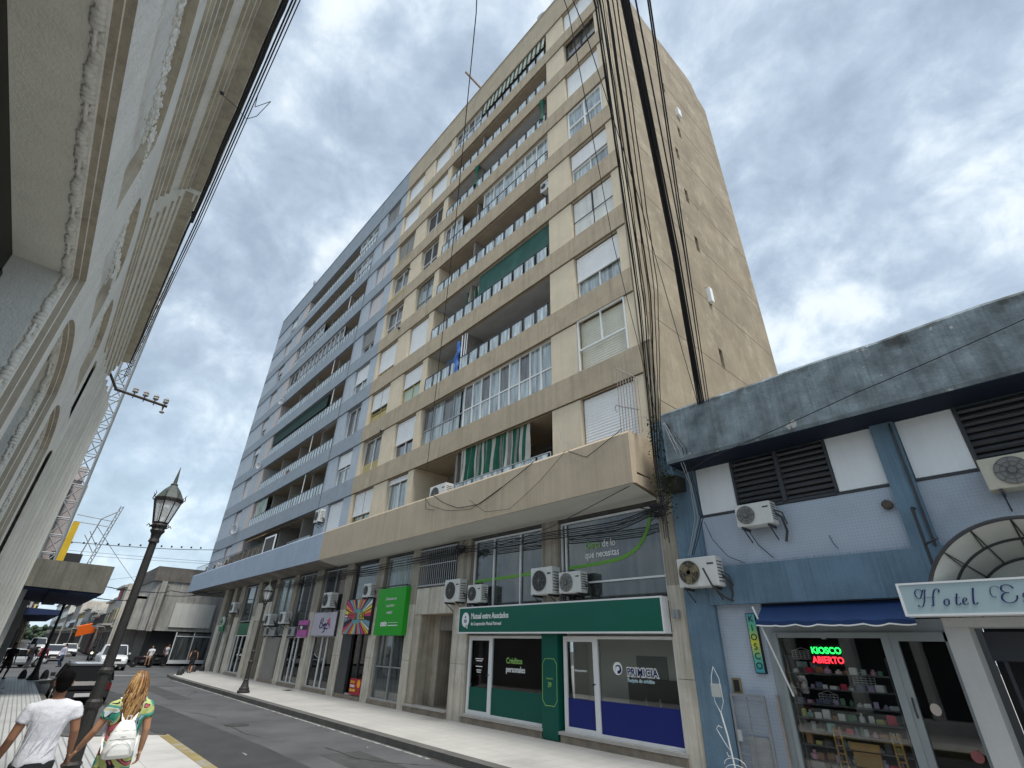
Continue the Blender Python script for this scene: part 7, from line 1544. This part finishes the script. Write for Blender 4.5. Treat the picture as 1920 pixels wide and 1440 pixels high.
# soft diagonal folds in the T-shirt
fd = MB(tee); fd.smooth = True; hM = 1.56
for k,(x0,z0,x1,z1,t) in enumerate(((-.05,.76,-.09,.55,.010),(.0,.77,-.04,.56,.009),(.04,.75,.0,.54,.010),(.075,.73,.03,.52,.010),(-.09,.72,-.1,.56,.008),(.09,.62,.0,.50,.009),(.02,.66,-.06,.51,.008))):
    P = []
    for j in range(9):
        u = j/8; x = x0+(x1-x0)*u; z = z0+(z1-z0)*u; wq = .112-.012*abs(.65-z)*5; yy = -(.0675*math.sqrt(max(.05,1-(abs(x)/wq)**2.6))); P.append((x*hM,yy*hM*1.02,z*hM))
    fd.tube(P,[t*hM*.45*math.sin(math.pi*(j+.4)/9) for j in range(9)],6)
fd.build('shirt_folds', [c for c in man.children if c.name.startswith('t_shirt')][0])
# woman: patterned dress, long wavy hair, white backpack
dress = mat('patterned_dress',(.1,.3,.2),.8); nt = dress.node_tree; N = nt.nodes; L = nt.links; tc = N.new('ShaderNodeTexCoord'); n1 = N.new('ShaderNodeTexNoise'); n1.inputs['Scale'].default_value = 3.8; n1.inputs['Detail'].default_value = 1.2; n1.inputs['Distortion'].default_value = 1.6
L.new(tc.outputs['Object'], n1.inputs['Vector']); cr = N.new('ShaderNodeValToRGB'); cr.color_ramp.interpolation = 'CONSTANT'; L.new(n1.outputs[0], cr.inputs[0]); E_ = cr.color_ramp.elements; E_[0].position = 0; E_[0].color = (.55,.12,.16,1); E_[1].position = .36; E_[1].color = (.02,.02,.03,1)
for p_, c_ in ((.39,(.48,.52,.20,1)),(.45,(.38,.50,.16,1)),(.475,(.03,.03,.05,1)),(.49,(.30,.52,.62,1)),(.515,(.03,.26,.15,1)),(.56,(.06,.36,.24,1)),(.60,(.02,.02,.05,1)),(.62,(.55,.62,.66,1)),(.68,(.50,.50,.28,1))): k = E_.new(p_); k.color = c_
L.new(cr.outputs[0], N['Principled BSDF'].inputs['Base Color'])
wom = person((-7.62,1.19,G), R(88), 1.53, 'woman with long wavy fair hair in a patterned dress, seen from behind', skinb,
    [((-.105,0,.79),(-.165,.01,.64),(-.222,.06,.53)),((.105,0,.79),(.138,-.01,.635),(.146,.02,.50))], std_legs(.05), 'dress_top', dress, .42, 'dress', dress, hair=None, detail=True, hipw=.092)
hW = 1.53
hm = [mat('hair_gold',(.36,.21,.085),.45,.3,14,spec=.4), mat('hair_honey',(.22,.10,.03),.45,.3,14,spec=.4), mat('hair_pale',(.50,.31,.13),.45,.2,14,spec=.4), mat('hair_brown',(.09,.038,.014),.5,.3,14,spec=.4)]
hb = MB(hm[3]); hb.smooth = True; hb.ball((0,-.010*hW,.945*hW), .048*hW,.057*hW,.060*hW,20,14)
hb.loft([ell(z*hW,rx*hW,ry*hW,y*hW) for z,rx,ry,y in ((.94,.046,.045,-.02),(.88,.052,.034,-.036),(.82,.060,.026,-.050),(.76,.058,.022,-.066),(.70,.045,.016,-.078),(.665,.02,.008,-.082))])
rr = random.Random(12)
for k in range(420):
    a = rr.uniform(-1.55,1.55); hb.m(hm[rr.choice([0,0,1,1,2,3,3] if k % 2 else [0,1,1,3,3,2,1])]); zt = rr.uniform(.945,1.0); en = rr.uniform(.655,.76); ph = rr.uniform(0,6.28); am = rr.uniform(.003,.009); P = []; Rr = []
    for j in range(13):
        t = j/12; z = zt+(en-zt)*t; spread = .045+.019*math.sin(min(1,t*1.5)*math.pi/2) - .026*max(0,t-.62)/.38
        hz = max(0,(z-.935)/.066); rad = spread*(math.sqrt(max(.03,1-hz*hz)) if z > .935 else 1)
        x = math.sin(a)*rad + am*math.sin(ph+t*11)*t*1.5; y = -.012-math.cos(a)*rad*1.08 - .034*t**1.5 + am*math.cos(ph+t*10)*t
        if t > .45: m2_ = [0,1,2,0][k % 4]
        P.append((x*hW,y*hW,z*hW)); Rr.append((.0052*(1-.65*t)+.0012)*hW)
    hb.tube(P, Rr, 5)
    if k % 3 == 0:
        hb.m(hm[2 if k % 2 else 0]); hb.tube(P[6:], [r_*1.15 for r_ in Rr[6:]], 5)
hb.build('hair', wom)
bpk = mat('white_backpack_leather',(.78,.78,.75),.45,.05,8,0,None,.15,50,spec=.4); bk_ = root('backpack', (-7.62,1.19,G), 'white leather backpack with a rounded front pocket on the fair-haired woman', 'backpack', rz=R(88), local=True)
b = MB(bpk); Y0 = -.100
b.loft([ell(z*hW,rx*hW,ry*hW,y*hW,20,x=-.004*hW,p=3.2) for z,rx,ry,y in ((.485,.060,.014,-.103),(.495,.088,.036,-.108),(.53,.093,.044,-.112),(.58,.088,.044,-.114),(.63,.074,.040,-.113),(.67,.058,.032,-.108),(.695,.044,.022,-.102),(.705,.028,.010,-.098))]); fuse(b,'bag_body',bk_,.007,2,bpk)
b = MB(bpk); b.loft([ell(z*hW,rx*hW,ry*hW,-.150*hW,18,x=-.004*hW,p=3) for z,rx,ry in ((.502,.060,.006),(.51,.068,.020),(.545,.068,.022),(.575,.058,.018),(.592,.040,.008))]); fuse(b,'front_pocket',bk_,.006,2,bpk)
b = MB(mat('bag_seam',(.30,.30,.28),.6)); 
for zz,ww in ((.60,.072),(.612,.03),(.648,.06)): b.tube([((-.004+ww*math.sin(t*.5-1.5))*hW,(-.157+.012*abs(t-3)/3+(.62-zz)*-.12)*hW if zz < .63 else (-.148+.010*abs(t-3)/3)*hW,(zz+(.004*math.cos((t-3)*.8) if zz < .63 else 0))*hW) for t in range(7)],.0022,4)
b.tube([((-.004+.066*math.cos(t*math.pi/12))*hW,-.172*hW,(.515+.075*math.sin(t*math.pi/12))*hW) for t in range(13)],.0022,4); b.build('seams', bk_)
b = MB(bpk)
for s_ in (-1,1): b.tube([(s_*.03*hW,-.10*hW,.70*hW),(s_*.042*hW,-.070*hW,.755*hW),(s_*.056*hW,-.058*hW,.80*hW),(s_*.072*hW,.0,.832*hW),(s_*.088*hW,.05*hW,.80*hW),(s_*.095*hW,.062*hW,.72*hW),(s_*.10*hW,.02*hW,.60*hW),(s_*.085*hW,-.07*hW,.515*hW)],.011*hW,8,flat=.35)
b.tube([(-.012*hW,-.10*hW,.70*hW),(-.012*hW,-.105*hW,.73*hW),(.012*hW,-.105*hW,.73*hW),(.012*hW,-.10*hW,.70*hW)],.004*hW,6); b.build('strap', bk_)
# ---- passers-by at the crossing
blk = mat('black_cloth',(.012,.012,.014),.9); jean = mat('denim',(.035,.05,.10),.9,.2,8); lil = mat('lilac_shirt',(.36,.36,.44),.9); wsh = mat('white_shirt',(.55,.56,.60),.9); mar = mat('maroon_shirt',(.16,.02,.05),.9); redt = mat('red_top',(.50,.07,.05),.9); khaki = mat('khaki_shorts',(.18,.15,.10),.9); dk2 = mat('dark_trousers',(.03,.03,.04),.9)
person((-35.4,.02,G), R(-70), 1.50, 'man in a black T-shirt and dark shorts walking at the left edge', skind, std_arms(.04), std_legs(.09), 'shirt', blk, .5, 'shorts', mat('brown_shorts',(.05,.045,.04),.9))
person((-39.2,8.55,G), R(70), 1.40, 'woman in a sleeveless black dress walking on the right pavement corner', skinb, std_arms(.03), std_legs(.07), 'dress_top', blk, 0, 'dress', blk)
person((-48.0,12.1,G), R(100), 1.40, 'person in a bright red top beyond the woman in the black dress', skinb, std_arms(.03), std_legs(.05), 'shirt', redt, .5, 'trousers', dk2)
person((-49.6,8.9,G), R(-40), 1.46, 'man in a white shirt standing at the dark corner opening', skinm, std_arms(.02), std_legs(.02), 'shirt', wsh, .5, 'trousers', dk2)
seat_legs = [((-.05,0,.46),(-.075,.17,.40),(-.08,.15,.10),(-.085,.23,.07)),((.05,0,.46),(.075,.17,.40),(.08,.13,.10),(.085,.21,.07))]
person((-49.3,7.85,G-.06), R(-120), 1.40, 'man in a pale shirt and shorts sitting sideways on a motorcycle at the corner', skinb, [((-.118,0,.80),(-.15,.05,.65),(-.12,.16,.55)),((.118,0,.80),(.15,.05,.65),(.12,.16,.55))], seat_legs, 'shirt', wsh, .5, 'shorts', khaki)
person((-51.0,9.0,G), R(10), 1.44, 'dark-clothed person standing in the corner opening behind the white-shirted man', skinm, std_arms(.02), std_legs(.02), 'shirt', mat('brown_shirt',(.10,.06,.06),.9), .5, 'trousers', dk2)
person((-47.4,1.55,G-.1), R(60), 1.44, 'person in a maroon top at the left of the crossing', skinb, std_arms(.05), std_legs(.06), 'shirt', mar, 1.0, 'trousers', dk2); person((-48.0,1.0,G-.1), R(80), 1.44, 'person in dark clothes beside the one in maroon', skind, std_arms(.05), std_legs(.06), 'shirt', blk, 1.0, 'trousers', dk2)
person((-51.0,2.75,RD), R(-150), 1.46, 'man in a lilac shirt and jeans crossing in front of the white cars', skinm, std_arms(.06), std_legs(.09), 'shirt', lil, .9, 'trousers', jean)
ride_legs = [((-.06,-.02,.42),(-.10,.14,.40),(-.10,.02,.17),(-.10,.10,.15)),((.06,-.02,.42),(.10,.14,.40),(.10,.02,.17),(.10,.10,.15))]; ride_arms = [((-.118,0,.70),(-.16,.10,.60),(-.15,.21,.56)),((.118,0,.70),(.16,.10,.60),(.15,.21,.56))]
def rider(loc, rz):
    o = root('person', loc, 'helmeted rider in dark clothes on the motorcycle with its light on', 'person', rz=rz, local=True); h = 1.5; b = MB(blk); V = lambda p: Vector(p)*h
    b.loft([ell(z*h,rx*h,ry*h,y*h) for z,rx,ry,y in ((.40,.08,.07,-.03),(.50,.075,.055,-.02),(.60,.09,.06,0),(.68,.11,.055,.01),(.72,.06,.04,.015))])
    for sh,el,wr in ride_arms: b.tube([V(sh),V(el),V(wr)],[.035*h,.028*h,.02*h],8)
    for hp,kn,an,toe in ride_legs: b.tube([V(hp),V(kn),V(an),V(toe)],[.055*h,.04*h,.026*h,.02*h],8)
    b.tube([V((0,.015,.70)),V((0,.02,.80))],.035*h,8); b.ball(V((0,.03,.82)),.04*h,.045*h,.05*h); fuse(b,'body',o,.02,2,blk); MB(bumper).ball(V((0,.025,.835)),.056*h,.064*h,.06*h,12,8).build('helmet', o)
rider((-55.2,4.75,RD), R(-95))
person((-54.0,5.5,RD), R(-60), 1.44, 'person in a dusky pink top beside the motorcycle', skinb, std_arms(.05), std_legs(.08), 'shirt', mat('pink_shirt',(.36,.20,.20),.9), .9, 'trousers', jean)
